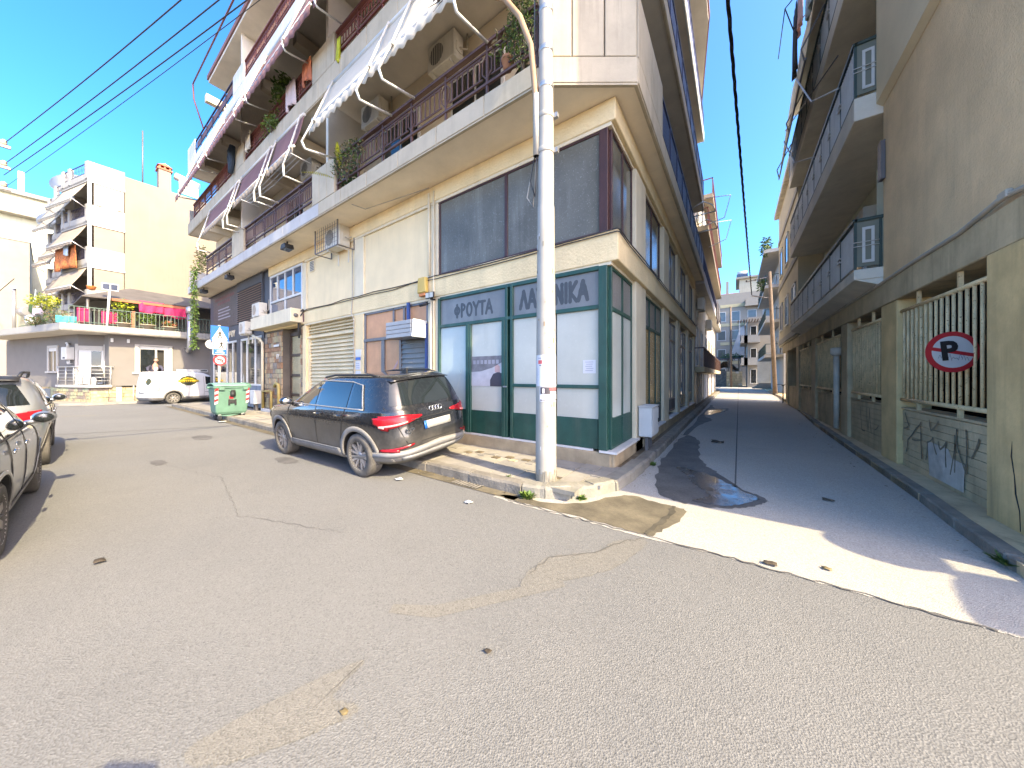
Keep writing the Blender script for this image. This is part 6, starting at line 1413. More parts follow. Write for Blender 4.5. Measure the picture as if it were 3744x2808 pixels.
# awning frames and cloths on the upper right balconies
t = thing('drop_awning', 'faded cream awning on rods outside the third right hand balcony', 'awning', (1.5, 12.5, 10), world=True)
MB().grid(lambda u, v: (1.82 - .35 * v + .02 * math.sin(u * 20), 11.2 + u * 6.0, 12.65 - 2.9 * v), 20, 6).build('fabric', 'render_cream', t, solid=.01)
for y_ in (11.2, 14.2, 17.2): MB().tube([(1.85, y_, 11.0), (1.4, y_, 10.1), (1.47, y_, 9.75)], .02, 5).build('arm', 'alu_dark', t)
MB().tube([(1.47, 11.1, 9.75), (1.47, 17.3, 9.75)], .025, 6).build('front_bar', 'alu_dark', t)
t = thing('awning_rod_frame', 'bare awning rods reaching out from the second right hand balcony', 'awning', (1.4, 11, 8), world=True)
for y_ in (9.9, 12.6): MB().tube([(1.86, y_, 7.9), (1.5, y_ + .6, 8.2), (1.3, y_ + 1.2, 9.3)], .018, 5).build('arm', 'alu', t)
MB().tube([(1.86, 10.0, 8.7), (1.3, 13.4, 9.4)], .015, 5).build('cross_rod', 'alu_dark', t)
cloth('hung_cloth', 'red and pink laundry hanging high over the right hand balcony', 'laundry', ((1.62, 12.9), (1.62, 13.6), 13.6, 12.3), 'poster_pink', .05)
cloth('hung_cloth', 'black laundry hanging on a rack high over the right hand balcony', 'laundry', ((1.58, 13.5), (1.58, 14.1), 13.5, 11.4), 'cloth_black', .05)
cloth('hung_cloth', 'pale grey sheet hanging high over the right hand balcony', 'laundry', ((1.66, 11.4), (1.66, 12.4), 13.3, 11.6), 'cloth_blue', .05)
cloth('hung_cloth', 'cream sheet hanging beside the grey sheet on the right', 'laundry', ((1.68, 10.4), (1.68, 11.2), 13.3, 11.3), 'canvas_cream', .05)
t = thing('drying_rack', 'black clothes rack sticking out of the top right balcony', 'rack', (1.5, 13.5, 13), world=True)
MB().tube([(1.86, 13.2, 13.7), (1.3, 13.5, 13.4), (1.5, 13.5, 12.6), (1.86, 13.4, 12.9)], .02, 5).tube([(1.3, 13.5, 13.4), (1.3, 15.5, 13.4)], .015, 5).build('rail', 'black_plastic', t)
# tilted no parking disc pushed between the bars
t = thing('no_parking_sign', 'round red and white no parking sign wedged in the barred window', 'sign', (2.2, 6.42, 1.88))
sn = MB(); Rr = .24
sn.prism([(Rr * math.cos(a * math.pi / 20), Rr * math.sin(a * math.pi / 20)) for a in range(40)], -.004, .004)
sn.build('disc', 'sign_red', t); 
d_ = MB().poly([(Rr * .78 * math.cos(a * math.pi / 18), Rr * .78 * math.sin(a * math.pi / 18), .0055) for a in range(36)]).build('face', 'sign_white', t)
MB().box(-Rr * .8, Rr * .8, -.02, .02, .0065, .0075, T=Matrix.Rotation(R(-12), 4, 'Z')).build('slash', 'sign_red', t)
o = put('letter', textmesh('P', .3, .0008, bold=.012), t); o.data.materials.clear(); o.data.materials.append(K['sign_black']); o.data.transform(Matrix.Translation((-.035, .005, .0095)) @ Matrix.Rotation(R(6), 4, 'Z') @ Matrix.Diagonal((1.0, 1, 1, 1)))
sc_ = MB(); q = random.Random(5)
for i in range(9):
    x0 = -.13 + i * .03; sc_.tube([(x0, -.08 + q.uniform(-.02, .02), .008), (x0 + .015, -.05 + q.uniform(-.02, .03), .008), (x0 + .03, -.085 + q.uniform(-.02, .02), .008)], .0015, 3)
sc_.build('scribble', 'ink', t)
dirv = Vector((.55, -.84, 0)).normalized()
# local x -> picture right, local y -> up, local z -> out towards the street
SGX = Vector((math.cos(HEAD), math.sin(HEAD), 0)) * math.cos(R(-16)) + Vector((-math.sin(HEAD), math.cos(HEAD), 0)) * math.sin(R(-16))
up = Vector((0, 0, 1)); nz = SGX.cross(up)
t.matrix_world = Matrix.Translation((2.085, 6.05, 1.86)) @ Matrix((SGX, up, nz)).transposed().to_4x4()
# ---------------------------------------------------------------- alley beyond
def simple_building(name, label, x0, x1, y0, y1, z1, m, base): 
    t = thing(name, label, 'building', base, world=True); MB().box(x0, x1, y0, y1, 0, z1).build('wall', m, t); return t
def fwin(t, ax, c, a, b_, z0, z1, sgn, m='glass_dark', fm='white_paint'):
    f_ = MB(); 
    def bx(mb, d0, d1, p, q, r, s_):
        d0, d1 = c + sgn * d0, c + sgn * d1
        return mb.box(d0, d1, p, q, r, s_) if ax == 'x' else mb.box(p, q, d0, d1, r, s_)
    bx(f_, -.02, .05, a, a + .06, z0, z1); bx(f_, -.02, .05, b_ - .06, b_, z0, z1); bx(f_, -.02, .05, a, b_, z1 - .06, z1); bx(f_, -.02, .07, a - .05, b_ + .05, z0 - .06, z0)
    o = f_.build('window', fm, t); bx(MB(), -.01, .02, a + .06, b_ - .06, z0, z1 - .06).build('pane', m, o)
def fbalc(t, ax, c, a, b_, z, d, sgn, sm='parapet_white', rm='rail_green', solid=False):
    def bx(mb, d0, d1, p, q, r, s_):
        d0, d1 = c + sgn * d0, c + sgn * d1
        return mb.box(d0, d1, p, q, r, s_) if ax == 'x' else mb.box(p, q, d0, d1, r, s_)
    o = bx(MB(), 0, d, a, b_, z, z + .25).build('balcony', sm, t)
    if solid: bx(bx(MB(), d - .08, d, a, b_, z + .25, z + 1.0), .0, d, a, a + .08, z + .25, z + 1.0).build('parapet', sm, o)
    else:
        mb = bx(MB(), d - .05, d, a, b_, z + 1.1, z + 1.15); bx(mb, 0, d, a, a + .04, z + 1.1, z + 1.15)
        n = int((b_ - a) / .22)
        for i in range(n + 1): y_ = a + (b_ - a) * i / n; bx(mb, d - .04, d - .02, y_ - .012, y_ + .012, z + .25, z + 1.1)
        stuff(mb.build('railing', rm, o))
# second building on the left of the alley
l2 = simple_building('apartment_building', 'shaded grey building with iron balcony beyond the alley shop windows', -8, -1.64, 17.05, 38, 12.6, 'concrete_pale', (-4, 27, 0))
fbalc(l2, 'x', -1.64, 17.1, 37, 1.75, .46, 1, 'concrete', 'rail_brown')
MB().box(-1.64, -1.18, 17.1, 37.6, 5.83, 6.05).build('balcony', 'fascia_grey', l2); MB().box(-1.24, -1.18, 17.1, 37.6, 6.05, 6.35).build('fascia', 'fascia_grey', l2)
mb = MB().box(-1.24, -1.2, 17.1, 37.6, 7.1, 7.16)
for i in range(90): mb.box(-1.23, -1.21, 17.2 + i * .226, 17.22 + i * .226, 6.3, 7.1)
stuff(mb.build('railing', 'rail_navy', l2))
fbalc(l2, 'x', -1.64, 19, 37, 9.0, .5, 1, 'white_wall', 'rail_red'); fbalc(l2, 'x', -1.64, 22, 37, 12.0, .55, 1, 'white_wall', 'rail_red')
for y_ in (18.2, 21, 24, 27, 30, 33):
    fwin(l2, 'x', -1.64, y_, y_ + 1.1, 2.1, 4.1, 1); fwin(l2, 'x', -1.64, y_ + .3, y_ + 1.3, 6.6, 8.4, 1); fwin(l2, 'x', -1.64, y_ + .3, y_ + 1.3, 9.5, 11.4, 1)
for i in range(14): MB().box(-1.66, -1.6, 17.2 + i * 1.4, 18.3 + i * 1.4, .15, 1.7).build('door_leaf', 'fascia_grey' if i % 3 else 'alu_dark', l2)
MB().tube([(-1.3, 30, 12.0), (-1.3, 30, 14.6)], .09, 6).build('flue', 'alu_dark', l2)
for i in range(3): cloth('hung_cloth', ['dark purple laundry hanging from the shaded alley balcony', 'black laundry beside the purple one on the alley balcony', 'grey laundry at the end of the alley balcony rail'][i], 'laundry', ((-1.1, 27.5 + i * 1.3), (-1.1, 28.6 + i * 1.3), 7.1, 5.4 + .3 * i), ['poster_dark', 'cloth_black', 'poster_grey'][i], .05)
for i, (y_, z_) in enumerate(((12.5, 8.0), (14.0, 8.0))): 
    t = thing('curved_rail_bracket', ['hooped awning bracket on the alley balcony, the nearer one', 'hooped awning bracket on the alley balcony, the farther one'][i], 'bracket', (-1.1, y_, z_ - .8), world=True)
    MB().tube([(-1.2, y_, z_ - 1.0), (-.55, y_ + .1, z_ - .95)], .02, 5).tube([(-1.2, y_, z_ - .7), (-.9, y_ + .05, z_ - .55), (-.65, y_ + .1, z_ - .7), (-.55, y_ + .1, z_ - .95)], .016, 5).build('hoop', 'alu', t)
t = thing('folding_awning_arms', 'thin bare white awning arms sticking out over the alley sky', 'awning', (-1, 17, 10.5), world=True)
for y_ in (17.5, 20.5): MB().tube([(-1.2, y_, 9.9), (-.2, y_ + 1, 10.2), (-.45, y_ + 1, 9.2), (-1.2, y_, 8.6)], .02, 5).build('arm', 'white_metal', t)
# buildings farther along the right
r2 = simple_building('apartment_building', 'yellowish house with small balconies before the leaning wooden pole', 2.6, 10, 24.05, 25.4, 11.2, 'far_cream', (6, 24, 0))
MB().box(2.16, 2.6, 18.05, 25.4, 3.3, 11.2).build('upper_wall', 'far_cream', r2); MB().box(2.6, 10, 18.05, 24.0, 3.62, 11.2).build('upper_wall', 'far_cream', r2); MB().box(1.95, 2.7, 18.0, 25.6, 11.2, 11.45).build('roof_edge', 'concrete_pale', r2)
for z_ in (3.4, 6.6, 9.4): MB().box(2.11, 2.16, 18.05, 25.4, z_, z_ + .25).build('string_course', 'parapet_white', r2)
for y_ in (18.6, 21, 23.4):
    for z_ in (4.2, 7.3): fwin(r2, 'x', 2.16, y_, y_ + 1.1, z_, z_ + 1.5, -1)
r3 = simple_building('apartment_building', 'white shaded building with stacked balconies past the yellowish house', 3.3, 9, 35.05, 47, 12.5, 'parapet_white', (6, 40, 0))
for z_ in (3.2, 6.2, 9.2): fbalc(r3, 'x', 3.3, 35.5, 46.5, z_, 1.2, -1, 'parapet_white', 'rail_green')
MB().box(2.0, 3.3, 35.3, 46.6, 12.2, 12.5).build('roof_edge', 'parapet_white', r3)
for y_ in (36.5, 40, 43.5):
    for z_ in (3.5, 6.5, 9.5): fwin(r3, 'x', 3.3, y_, y_ + 1.3, z_, z_ + 2.0, -1)
plant('roof_plant', 'scraggly plants on the top right terrace against the sky', (2.2, 36.0, 12.9), (.35, 1.2, .8), 220, .3, ['leaf_dark', 'leaf'])
plant('terrace_plant', 'leafy plant hanging out over the alley by the cable arm', (2.0, 36.8, 9.8), (.35, 1.0, .6), 160, .28, ['leaf_dark', 'leaf'])
r4 = simple_building('apartment_building', 'sunlit cream house with white balconies at the end of the alley', 1.3, 12, 54, 62, 9.5, 'white_wall_b', (7, 57, 0))
for z_ in (3.0, 6.0):
    fbalc(r4, 'y', 54, .9, 2.6, z_, 1.1, -1, 'parapet_white', 'rail_green', True); fbalc(r4, 'x', 1.3, 52.9, 60, z_, .8, -1, 'parapet_white', 'rail_green', True)
for z_ in (.6, 3.4, 6.4): fwin(r4, 'y', 54, 1.6, 2.3, z_, z_ + 1.9, -1)
for i in range(9): MB().box(.2 + i * .3, .32 + i * .3, 51.6, 54, 8.8 + .02 * (i % 3), 8.9 + .02 * (i % 3)).build('pergola_beam', 'wood_pole', r4)
for x_ in (.4, 2.6): MB().box(x_ - .05, x_ + .05, 51.9, 52.0, 7.0, 8.8).build('pergola_post', 'white_paint', r4)
t = thing('shutter_stair', 'ribbed grey metal gate above white steps at the alley end', 'gate', (2.6, 47.5, 0), world=True)
for i in range(26): B('slat', 2.1, 3.6, 48.0, 48.06, .75 + i * .135, .87 + i * .135, 'alu', t)
for i in range(4): B('step', 1.6 - i * 0 + i * .2, 3.6, 46.6 + i * .35, 48, .1 + i * .16, .26 + i * .16, 'white_wall_b', t)
fa = simple_building('apartment_building', 'tall sunlit cream apartment block with yellow bands closing the alley', -12, 14, 66, 80, 15.5, 'white_wall_b', (0, 70, 0))
for z_ in (3.6, 6.8, 10.0, 13.2): MB().box(-2.2, 14, 65.9, 66, z_, z_ + .5).build('band', 'far_yellow', fa)
for z_ in (1.2, 4.5, 7.7, 10.9): 
    for x_ in (-2.6, -.6, 1.6, 3.6): fwin(fa, 'y', 66, x_, x_ + 1.2, z_, z_ + 1.6, -1, 'glass_dusty')
for z_ in (6.8, 10.0, 13.2): fbalc(fa, 'y', 66, 1.2, 8, z_ - .2, 1.2, -1, 'white_wall_b', 'rail_green', True)
MB().box(.5, 8, 68, 76, 15.5, 18.2).build('penthouse', 'far_cream', fa); MB().box(.0, 8.5, 67.4, 76, 18.2, 18.5).build('roof_edge', 'white_wall_b', fa)
MB().box(-1.4, -1.0, 66.5, 66.9, 15.5, 17.8).build('chimney', 'white_wall_b', fa); MB().box(-2.2, .4, 66.0, 66.1, 15.5, 15.6).build('roof_rail', 'far_pink', fa)
MB().prism([(-1.0, 4.2), (1.2, 4.2), (1.2, 10), (.6, 9.6)], 65.8, 65.9, 'y').build('side_wall', 'fascia_grey', fa)
for i, x_ in enumerate((.9, 5.2)):
    t = thing('water_heater', ['white solar water heater on the far roof, left one', 'white solar water heater on the far roof, right one'][i], 'water heater', (x_, 69, 18.5), world=True)
    MB().tube([(x_ - .7, 69, 19.5), (x_ + .7, 69, 19.5)], .35, 10).build('tank', 'white_paint', t); MB().add([(x_ - .8, 68.6, 19.3), (x_ + .8, 68.6, 19.3), (x_ + .8, 67.6, 18.55), (x_ - .8, 67.6, 18.55)], [(3, 2, 1, 0)]).build('collector', 'solar', t, solid=.05)
# ruined wall at the far end, left of the pole
t = thing('ruined_house', 'collapsed stone house with dark sagging roof at the alley end', 'ruin', (-.6, 58, 0), world=True)
q = random.Random(8)
MB().box(-3, -.9, 57, 60, 0, 2.3).build('wall', 'rubble', t)
stuff(MB().grid(lambda u, v: (-3 + u * 3.4, 56.6 + v * 3 + q.uniform(-.2, .2), 2.3 + 1.4 * math.sin(math.pi * u) * (1 - .5 * v) + q.uniform(-.35, .35)), 9, 6, sm=False).build('rubble', 'rubble', t))
MB().grid(lambda u, v: (-2.8 + u * 3.6, 56.2 + v * 3, 4.0 + .5 * v + q.uniform(-.15, .15)), 8, 4, sm=False).build('sagging_roof', 'roof_dark', t, solid=.12)
for x_ in (-.9, .35): MB().box(x_ - .08, x_ + .08, 56.5, 56.7, 0, 4.1).build('post', 'wood_pole', t)
sw = thing('stone_wall', 'low pale stone wall beside the far wooden pole', 'wall', (-.2, 55, 0), world=True)
MB().box(-1.1, .75, 55.3, 55.6, 0, 2.2).build('core', 'mortar', sw)
stones(-1.1, .75, 0, 2.2, 55.3, .5, .3, sw, mats=['concrete_pale', 'concrete', 'stone_d'])
plant('shrub', 'dark scrub growing over the ruined house', (-.6, 57.0, 4.4), (1.6, .8, .5), 260, .3, ['leaf_dark', 'leaf'], stem=False)
# poles
def wood_pole(label, base, top, arms=True):
    t = thing('utility_pole', label, 'utility pole', base, world=True)
    b_, t_ = Vector(base), Vector(top); MB().tube([b_, b_ + (t_ - b_) * .5, t_], [.16, .14, .11], 10).build('shaft', 'wood_pole', t)
    return t
p = wood_pole('dark leaning wooden pole against the right hand houses', (2.66, 34.0, 0), (2.3, 34.0, 10.2))
MB().tube([(2.35, 34, 8.0), (1.12, 34.1, 8.4)], .05, 6).tube([(2.35, 34, 9.8), (.7, 34, 9.6)], .04, 6).build('cross_arm', 'alu_dark', p)
for i in range(4): MB().lathe([(.05, 0), (.07, .06), (.04, .14)], 8, T=Matrix.Translation((.75 + i * .3, 34, 9.62))).build('insulator', 'black_plastic', p)
wood_pole('slim brown wooden pole standing before the far stone wall', (-.55, 54.5, 0), (-.62, 54.5, 11.3))
cb = MB(); A = Vector((-.62, -2, 10.2)); Bv = Vector((1.12, 34.1, 8.42)); pts = [A + (Bv - A) * (i / 24) - Vector((0, 0, .9 * math.sin(math.pi * i / 24))) * .35 for i in range(25)]
for ph in (0, 2.1, 4.2):
    pp_ = []
    for i in range(24):
        for j in range(6): 
            u = j / 6; p_ = pts[i] + (pts[i + 1] - pts[i]) * u; a = ph + (i * 6 + j) * .9; pp_.append(p_ + Vector((math.cos(a), 0, math.sin(a))) * .025)
    cb.tube(pp_, .02, 5)
tag(cb.build('overhead_cable', 'cable'), 'thick twisted black overhead cable strung along the alley', 'cable')
# bicycle
t = thing('bicycle', 'dark bicycle leaning on the right hand wall down the alley', 'bicycle', (2.15, 23.2, .1), R(84))
def bw(x_): 
    o = MB().tube([(x_ + .33 * math.cos(a * math.pi / 12), 0, .34 + .33 * math.sin(a * math.pi / 12)) for a in range(25)], .02, 6, caps=False).build('wheel', 'rubber', t)
    sp_ = MB()
    for a in range(10): sp_.tube([(x_, 0, .34), (x_ + .32 * math.cos(a * .628), 0, .34 + .32 * math.sin(a * .628))], .003, 3)
    sp_.build('spokes', 'alu', o)
bw(-.5); bw(.52)
MB().tube([(-.5, 0, .34), (-.15, 0, .8), (.35, 0, .82), (-.02, 0, .32), (-.5, 0, .34)], .018, 6).tube([(-.15, 0, .8), (-.02, 0, .32)], .018, 6).tube([(.52, 0, .34), (.33, 0, .95)], .018, 6).build('frame', 'black_plastic', t)
MB().tube([(-.15, 0, .8), (-.18, 0, .92)], .015, 6).ell((-.2, 0, .94), (.13, .07, .03)).build('saddle', 'black_plastic', t)
MB().tube([(.3, -.28, .98), (.36, -.1, 1.0), (.33, 0, .96), (.36, .1, 1.0), (.3, .28, .98)], .014, 6).build('handlebar', 'black_plastic', t)
# ---------------------------------------------------------------- grey one storey house with a roof terrace
gh = thing('grey_house', 'grey rendered corner house with white slab edge and planted roof terrace', 'house', (-31, 3, 0), world=True)
def GB(mb, name, m, parent=None, bev=0): return mb.build(name, m, gh if parent is None else parent, bev)
FP = [(-29.2, 12), (-29.2, 1.85), (-30.3, 1.75), (-30.75, .85), (-34.9, -.32), (-40, -1.75), (-40, 12)]
# walls, one face at a time, so that openings are real
GB(MB().box(-40, -29.45, 2.0, 12, 0, 3.9).prism([(-30.3, 2.0), (-30.55, 1.75), (-31.0, 1.0), (-35, -.1), (-40, -1.5), (-40, 2.0)], 0, 3.9), 'core', 'dark_room')
def wallseg(a, b_, z0, z1, th=.25, name='wall', m='grey_render'):
    a, b_ = Vector(a), Vector(b_); d = (b_ - a).normalized(); n = Vector((-d.y, d.x)) * th
    return GB(MB().prism([a.to_tuple(), b_.to_tuple(), (b_ + n).to_tuple(), (a + n).to_tuple()], z0, z1), name, m)
wallseg((-29.2, 1.85), (-29.2, 2.95), 1.0, 3.95); wallseg((-29.2, 4.2), (-29.2, 12), 1.0, 3.95)
wallseg((-29.2, 2.95), (-29.2, 4.2), 1.0, 1.8); wallseg((-29.2, 2.95), (-29.2, 4.2), 3.38, 3.95)
wallseg((-30.75, .85), (-30.3, 1.75), .9, 3.95, name='wall'); wallseg((-30.3, 1.75), (-29.2, 1.85), .9, 3.95)
wallseg((-34.9, -.32), (-30.75, .85), .9, 3.95); wallseg((-40, -1.75), (-34.9, -.32), .9, 3.95)
# window with the pale surround
wf2 = GB(MB().box(-29.22, -29.14, 2.8, 2.95, 1.7, 3.45).box(-29.22, -29.14, 4.2, 4.35, 1.7, 3.45).box(-29.22, -29.14, 2.95, 4.2, 3.38, 3.45).box(-29.22, -29.12, 2.7, 4.45, 1.68, 1.8), 'window', 'pale_trim', bev=.01)
GB(MB().box(-29.32, -29.26, 2.95, 4.2, 3.18, 3.38).box(-29.32, -29.26, 2.95, 3.02, 1.8, 3.18).box(-29.32, -29.26, 4.0, 4.2, 1.8, 3.18).box(-29.32, -29.26, 3.62, 3.7, 1.8, 3.18), 'frame', 'white_paint', wf2)
GB(MB().box(-29.31, -29.3, 3.02, 3.62, 1.8, 3.18), 'pane', 'glass_dark', wf2)
# door and boiler in the porch
Mx = Matrix.Translation((-30.52, 1.3, 0)) @ Matrix.Rotation(math.atan2(.9, .45), 4, 'Z')
dr2 = GB(MB().box(-.48, .48, -.04, .04, 1.1, 3.3, T=Mx), 'door', 'white_paint', bev=.01)
GB(MB().box(.02, .4, -.06, -.045, 1.2, 3.0, T=Mx), 'pane', 'glass_dark', dr2); GB(MB().box(-.48, .48, -.1, -.045, 3.05, 3.3, T=Mx), 'shutter_box', 'pale_trim', dr2); GB(MB().box(-.6, -.49, -.06, .04, 1.05, 3.4, T=Mx).box(.49, .6, -.06, .04, 1.05, 3.4, T=Mx), 'surround', 'pale_trim', dr2)
ML = Matrix.Translation((-30.75, .85, 0)) @ Matrix.Rotation(math.atan2(-1.17, -4.15) + math.pi, 4, 'Z')   # local -x runs left along the oblique face, -y faces the street
t = thing('wall_boiler', 'white gas boiler with a flue elbow hung on the grey porch wall', 'boiler', (-30.95, .75, 2.6), world=True)
MB().box(-.95, -.38, -.32, -.01, 2.5, 3.22, T=ML).build('casing', 'white_paint', t, .02); MB().box(-.72, -.5, -.33, -.321, 2.56, 2.64, T=ML).build('display', 'black_plastic', t)
MB().tube([ML @ Vector((-.66, -.16, 3.22)), ML @ Vector((-.66, -.16, 3.4)), ML @ Vector((-.8, -.16, 3.45)), ML @ Vector((-1.0, -.02, 3.43))], .06, 8).build('flue', 'white_metal', t)
for i in range(4): MB().tube([ML @ Vector((-.82 + i * .1, -.15, 2.5)), ML @ Vector((-.8 + i * .1, -.15, 2.3 - .05 * (i % 2))), ML @ Vector((-.7 + i * .06, -.1, 2.28)), ML @ Vector((-.66 + i * .05, -.02, 2.3))], .018, 5).build('pipe', 'white_metal', t)
# left window with deep white surround
wl_ = GB(MB().box(-3.6, -3.45, -.06, .0, 1.85, 3.4, T=ML).box(-2.45, -2.3, -.06, .0, 1.85, 3.4, T=ML).box(-3.45, -2.45, -.06, .0, 3.25, 3.4, T=ML).box(-3.65, -2.25, -.12, .0, 1.75, 1.85, T=ML), 'window', 'pale_trim', bev=.01)
GB(MB().box(-3.45, -2.45, -.012, -.004, 1.86, 3.24, T=ML), 'pane', 'glass_dark', wl_); GB(MB().box(-3.45, -2.45, -.03, -.013, 3.05, 3.24, T=ML).box(-2.95, -2.88, -.03, -.013, 1.86, 3.05, T=ML), 'frame', 'white_paint', wl_)
# porch slab, railing, stone base
porch = [(-29.0, 1.95), (-29.0, 1.15), (-32.8, .1), (-32.9, .35), (-30.6, 1.0), (-30.2, 1.9)]
GB(MB().prism(porch, .92, 1.06), 'porch_slab', 'pale_trim', bev=.01)
pr_ = GB(MB().tube([(-29.05, 2.0, 2.1), (-29.05, 1.2, 2.1), (-32.7, .17, 2.1)], .035, 6), 'porch_railing', 'alu')
for (x_, y_) in ((-29.05, 1.9), (-29.05, 1.2), (-29.9, .96), (-30.8, .7), (-31.7, .45), (-32.6, .2)): GB(MB().tube([(x_, y_, 1.06), (x_, y_, 2.1)], .03, 6), 'post', 'alu', pr_)
for z_ in (1.3, 1.5, 1.7, 1.9): GB(MB().tube([(-29.05, 1.9, z_), (-29.05, 1.2, z_), (-32.6, .2, z_)], .014, 5), 'rail', 'alu', pr_)
sw2 = GB(MB().prism([(-29.22, 12), (-29.22, 1.2), (-36, -.72), (-36, -.3), (-29.5, 1.6), (-29.5, 12)], .0, .92), 'stone_base', 'mortar')
q_ = random.Random(2)
def basestone(a, b_, z0, z1):
    a, b_ = Vector(a), Vector(b_); L = (b_ - a).length; d = (b_ - a) / L; n = Vector((d.y, -d.x))
    z = z0
    while z < z1 - .02:
        h = min(q_.uniform(.14, .26), z1 - z); s_ = 0
        while s_ < L - .05:
            w_ = min(q_.uniform(.25, .65), L - s_); o_ = q_.uniform(.02, .05); p0 = a + d * (s_ + .012); p1 = a + d * (s_ + w_ - .012)
            if w_ > .06: MB().prism([(p0 + n * o_).to_tuple(), (p1 + n * o_).to_tuple(), (p1 - n * .02).to_tuple(), (p0 - n * .02).to_tuple()], z + .01, z + h - .01).build('stone', q_.choice(['stone_d', 'stone_d', 'stone_a', 'stone_e', 'stone_e', 'stone_c']), sw2)
            s_ += w_
        z += h
basestone((-29.22, 1.2), (-29.22, 7.5), .1, .92); basestone((-34.6, -.32), (-29.22, 1.2), .1, .92)
GB(MB().box(-29.14, -29.08, 2.1, 2.3, .1, .95).tube([(-29.12, 2.75, .1), (-29.12, 2.75, 1.0)], .03, 6), 'drain_pipe', 'pale_trim')
tag(MB().box(-.2, .2, -.3, .0, .14, .85, T=ML @ Matrix.Translation((-1.9, -.45, 0))).build('meter_box', 'panel_blue', bev=.02), 'blue grey meter cabinet in front of the stone base', 'meter box')
# terrace slab with white ribbed edge
SLB = [(-28.3, 12), (-28.3, .25), (-29.2, .05), (-39.5, -2.8), (-39.5, 12)]
GB(MB().prism(SLB, 3.95, 4.1), 'terrace_slab', 'soffit_grey')
eo = GB(MB().prism([(-28.27, 12), (-28.27, .22), (-29.2, .02), (-39.5, -2.83), (-39.5, -2.7), (-29.2, .15), (-28.4, .35), (-28.4, 12)], 3.98, 4.32), 'slab_edge', 'parapet_white')
for i in range(48):
    y_ = .3 + i * .16; GB(MB().box(-28.262, -28.25, y_, y_ + .12, 4.0, 4.3), 'tile', 'parapet_white', eo)
# shade boundary lamps, wall lamp and flue
for y_ in (.9, 2.5): GB(MB().box(-29.18, -29.05, y_ + .0 if y_ > 2 else 1.9, (y_ if y_ > 2 else 1.9) + .1, 3.5, 3.72), 'wall_lamp', 'white_metal', bev=.01)
t = thing('flue_pipe', 'shiny steel chimney pipe passing the terrace edge of the grey house', 'flue', (-28.15, 4.95, 4), world=True)
MB().tube([(-28.9, 4.95, 3.3), (-28.4, 4.95, 3.15), (-28.15, 4.95, 3.35), (-28.15, 4.95, 5.5)], .13, 12).build('pipe', 'silver', t); MB().lathe([(.13, 5.5), (.2, 5.52), (.18, 5.85), (.05, 5.95)], 12, T=Matrix.Translation((-28.15, 4.95, 0))).build('cowl', 'silver', t)
# terrace railing
def trail(a, b_, m):
    a, b_ = Vector(a), Vector(b_); o = GB(MB().tube([(a.x, a.y, 5.25), (b_.x, b_.y, 5.25)], .03, 5).tube([(a.x, a.y, 4.45), (b_.x, b_.y, 4.45)], .02, 5), 'terrace_railing', m)
    n = int((b_ - a).length / .16)
    for i in range(n + 1): 
        p = a + (b_ - a) * i / n; GB(MB().box(p.x - .012, p.x + .012, p.y - .012, p.y + .012, 4.32, 5.25), 'baluster', m, o)
trail((-28.5, .5), (-28.5, 9), 'rail_pale_green'); trail((-29.2, .25), (-34, -1.1), 'rail_pale_green')
# pergola roof
t = thing('pergola_roof', 'low dark tent like pergola roof with red edge over the terrace', 'pergola', (-31, 4, 4.3), world=True)
rp = (-31.5, 3.6, 7.0)
MB().add([(-28.6, .9, 5.85), (-28.6, 7.6, 6.1), (-34.5, 7.6, 6.1), (-34.5, .6, 5.85), (-31.0, 2.8, 7.0), (-31.0, 5.6, 6.9)], [(0, 1, 5, 4), (0, 4, 3), (1, 2, 5), (2, 3, 4, 5)]).build('roof', 'roof_dark', t, solid=.06)
MB().box(-28.66, -28.54, 1.9, 5.2, 5.78, 5.92).build('edge_beam', 'tile_red', t)
for y_ in (1.1, 4.2, 7.4): MB().tube([(-28.8, y_, 4.1), (-28.8, y_, 5.9)], .06, 6).build('post', 'alu_dark', t)
MB().box(-33.5, -33.4, .8, 7.4, 4.1, 5.8).build('back_screen', 'poster_dark', t)
cloth('tablecloth', 'long crimson cloth tied along the terrace under the pergola roof', 'cloth', ((-28.55, 2.9), (-28.6, 3.9), 5.98, 5.3), 'cloth_pink', .05)
cloth('tablecloth', 'second crimson cloth sagging toward the steel chimney pipe', 'cloth', ((-28.6, 3.9), (-28.55, 4.85), 5.85, 5.15), 'cloth_pink', .05)
cloth('tablecloth', 'crimson cloth hanging behind the green terrace rail', 'cloth', ((-28.65, 1.55), (-28.65, 2.1), 5.15, 4.45), 'cloth_pink', .05)
cloth('tablecloth', 'short crimson cloth hung at the terrace corner', 'cloth', ((-28.7, .75), (-28.65, 1.15), 5.2, 4.45), 'cloth_pink', .05)
cloth('banner', 'turquoise fabric strips behind the terrace corner rail', 'banner', ((-28.8, .1), (-28.8, .75), 4.72, 4.35), 'turquoise', .03)
def dome_plant(label, c, rad, n, mats, pot=True):
    plant('potted_plant', label, c, rad, n, .13, mats, (.34, .3, 'planter') if pot else None)
dome_plant('rounded green shrub in a planter on the terrace, beside the steel pipe', (-28.7, 3.25, 4.95), (.42, .42, .38), 260, ['leaf', 'leaf_b'])
dome_plant('upright green plant in a planter beside the red post on the terrace', (-28.7, 2.35, 5.0), (.35, .4, .45), 240, ['leaf', 'leaf_b'])
dome_plant('small plant with red flowers in a planter near the steel pipe', (-28.7, 4.15, 4.75), (.32, .35, .2), 150, ['leaf_b', 'tile_red'])
plant('bush', 'bright yellow green bush at the terrace corner', (-29.6, -.25, 5.45), (.75, .55, .4), 620, .12, ['leaf_yellow', 'leaf_yellow', 'leaf_b'])
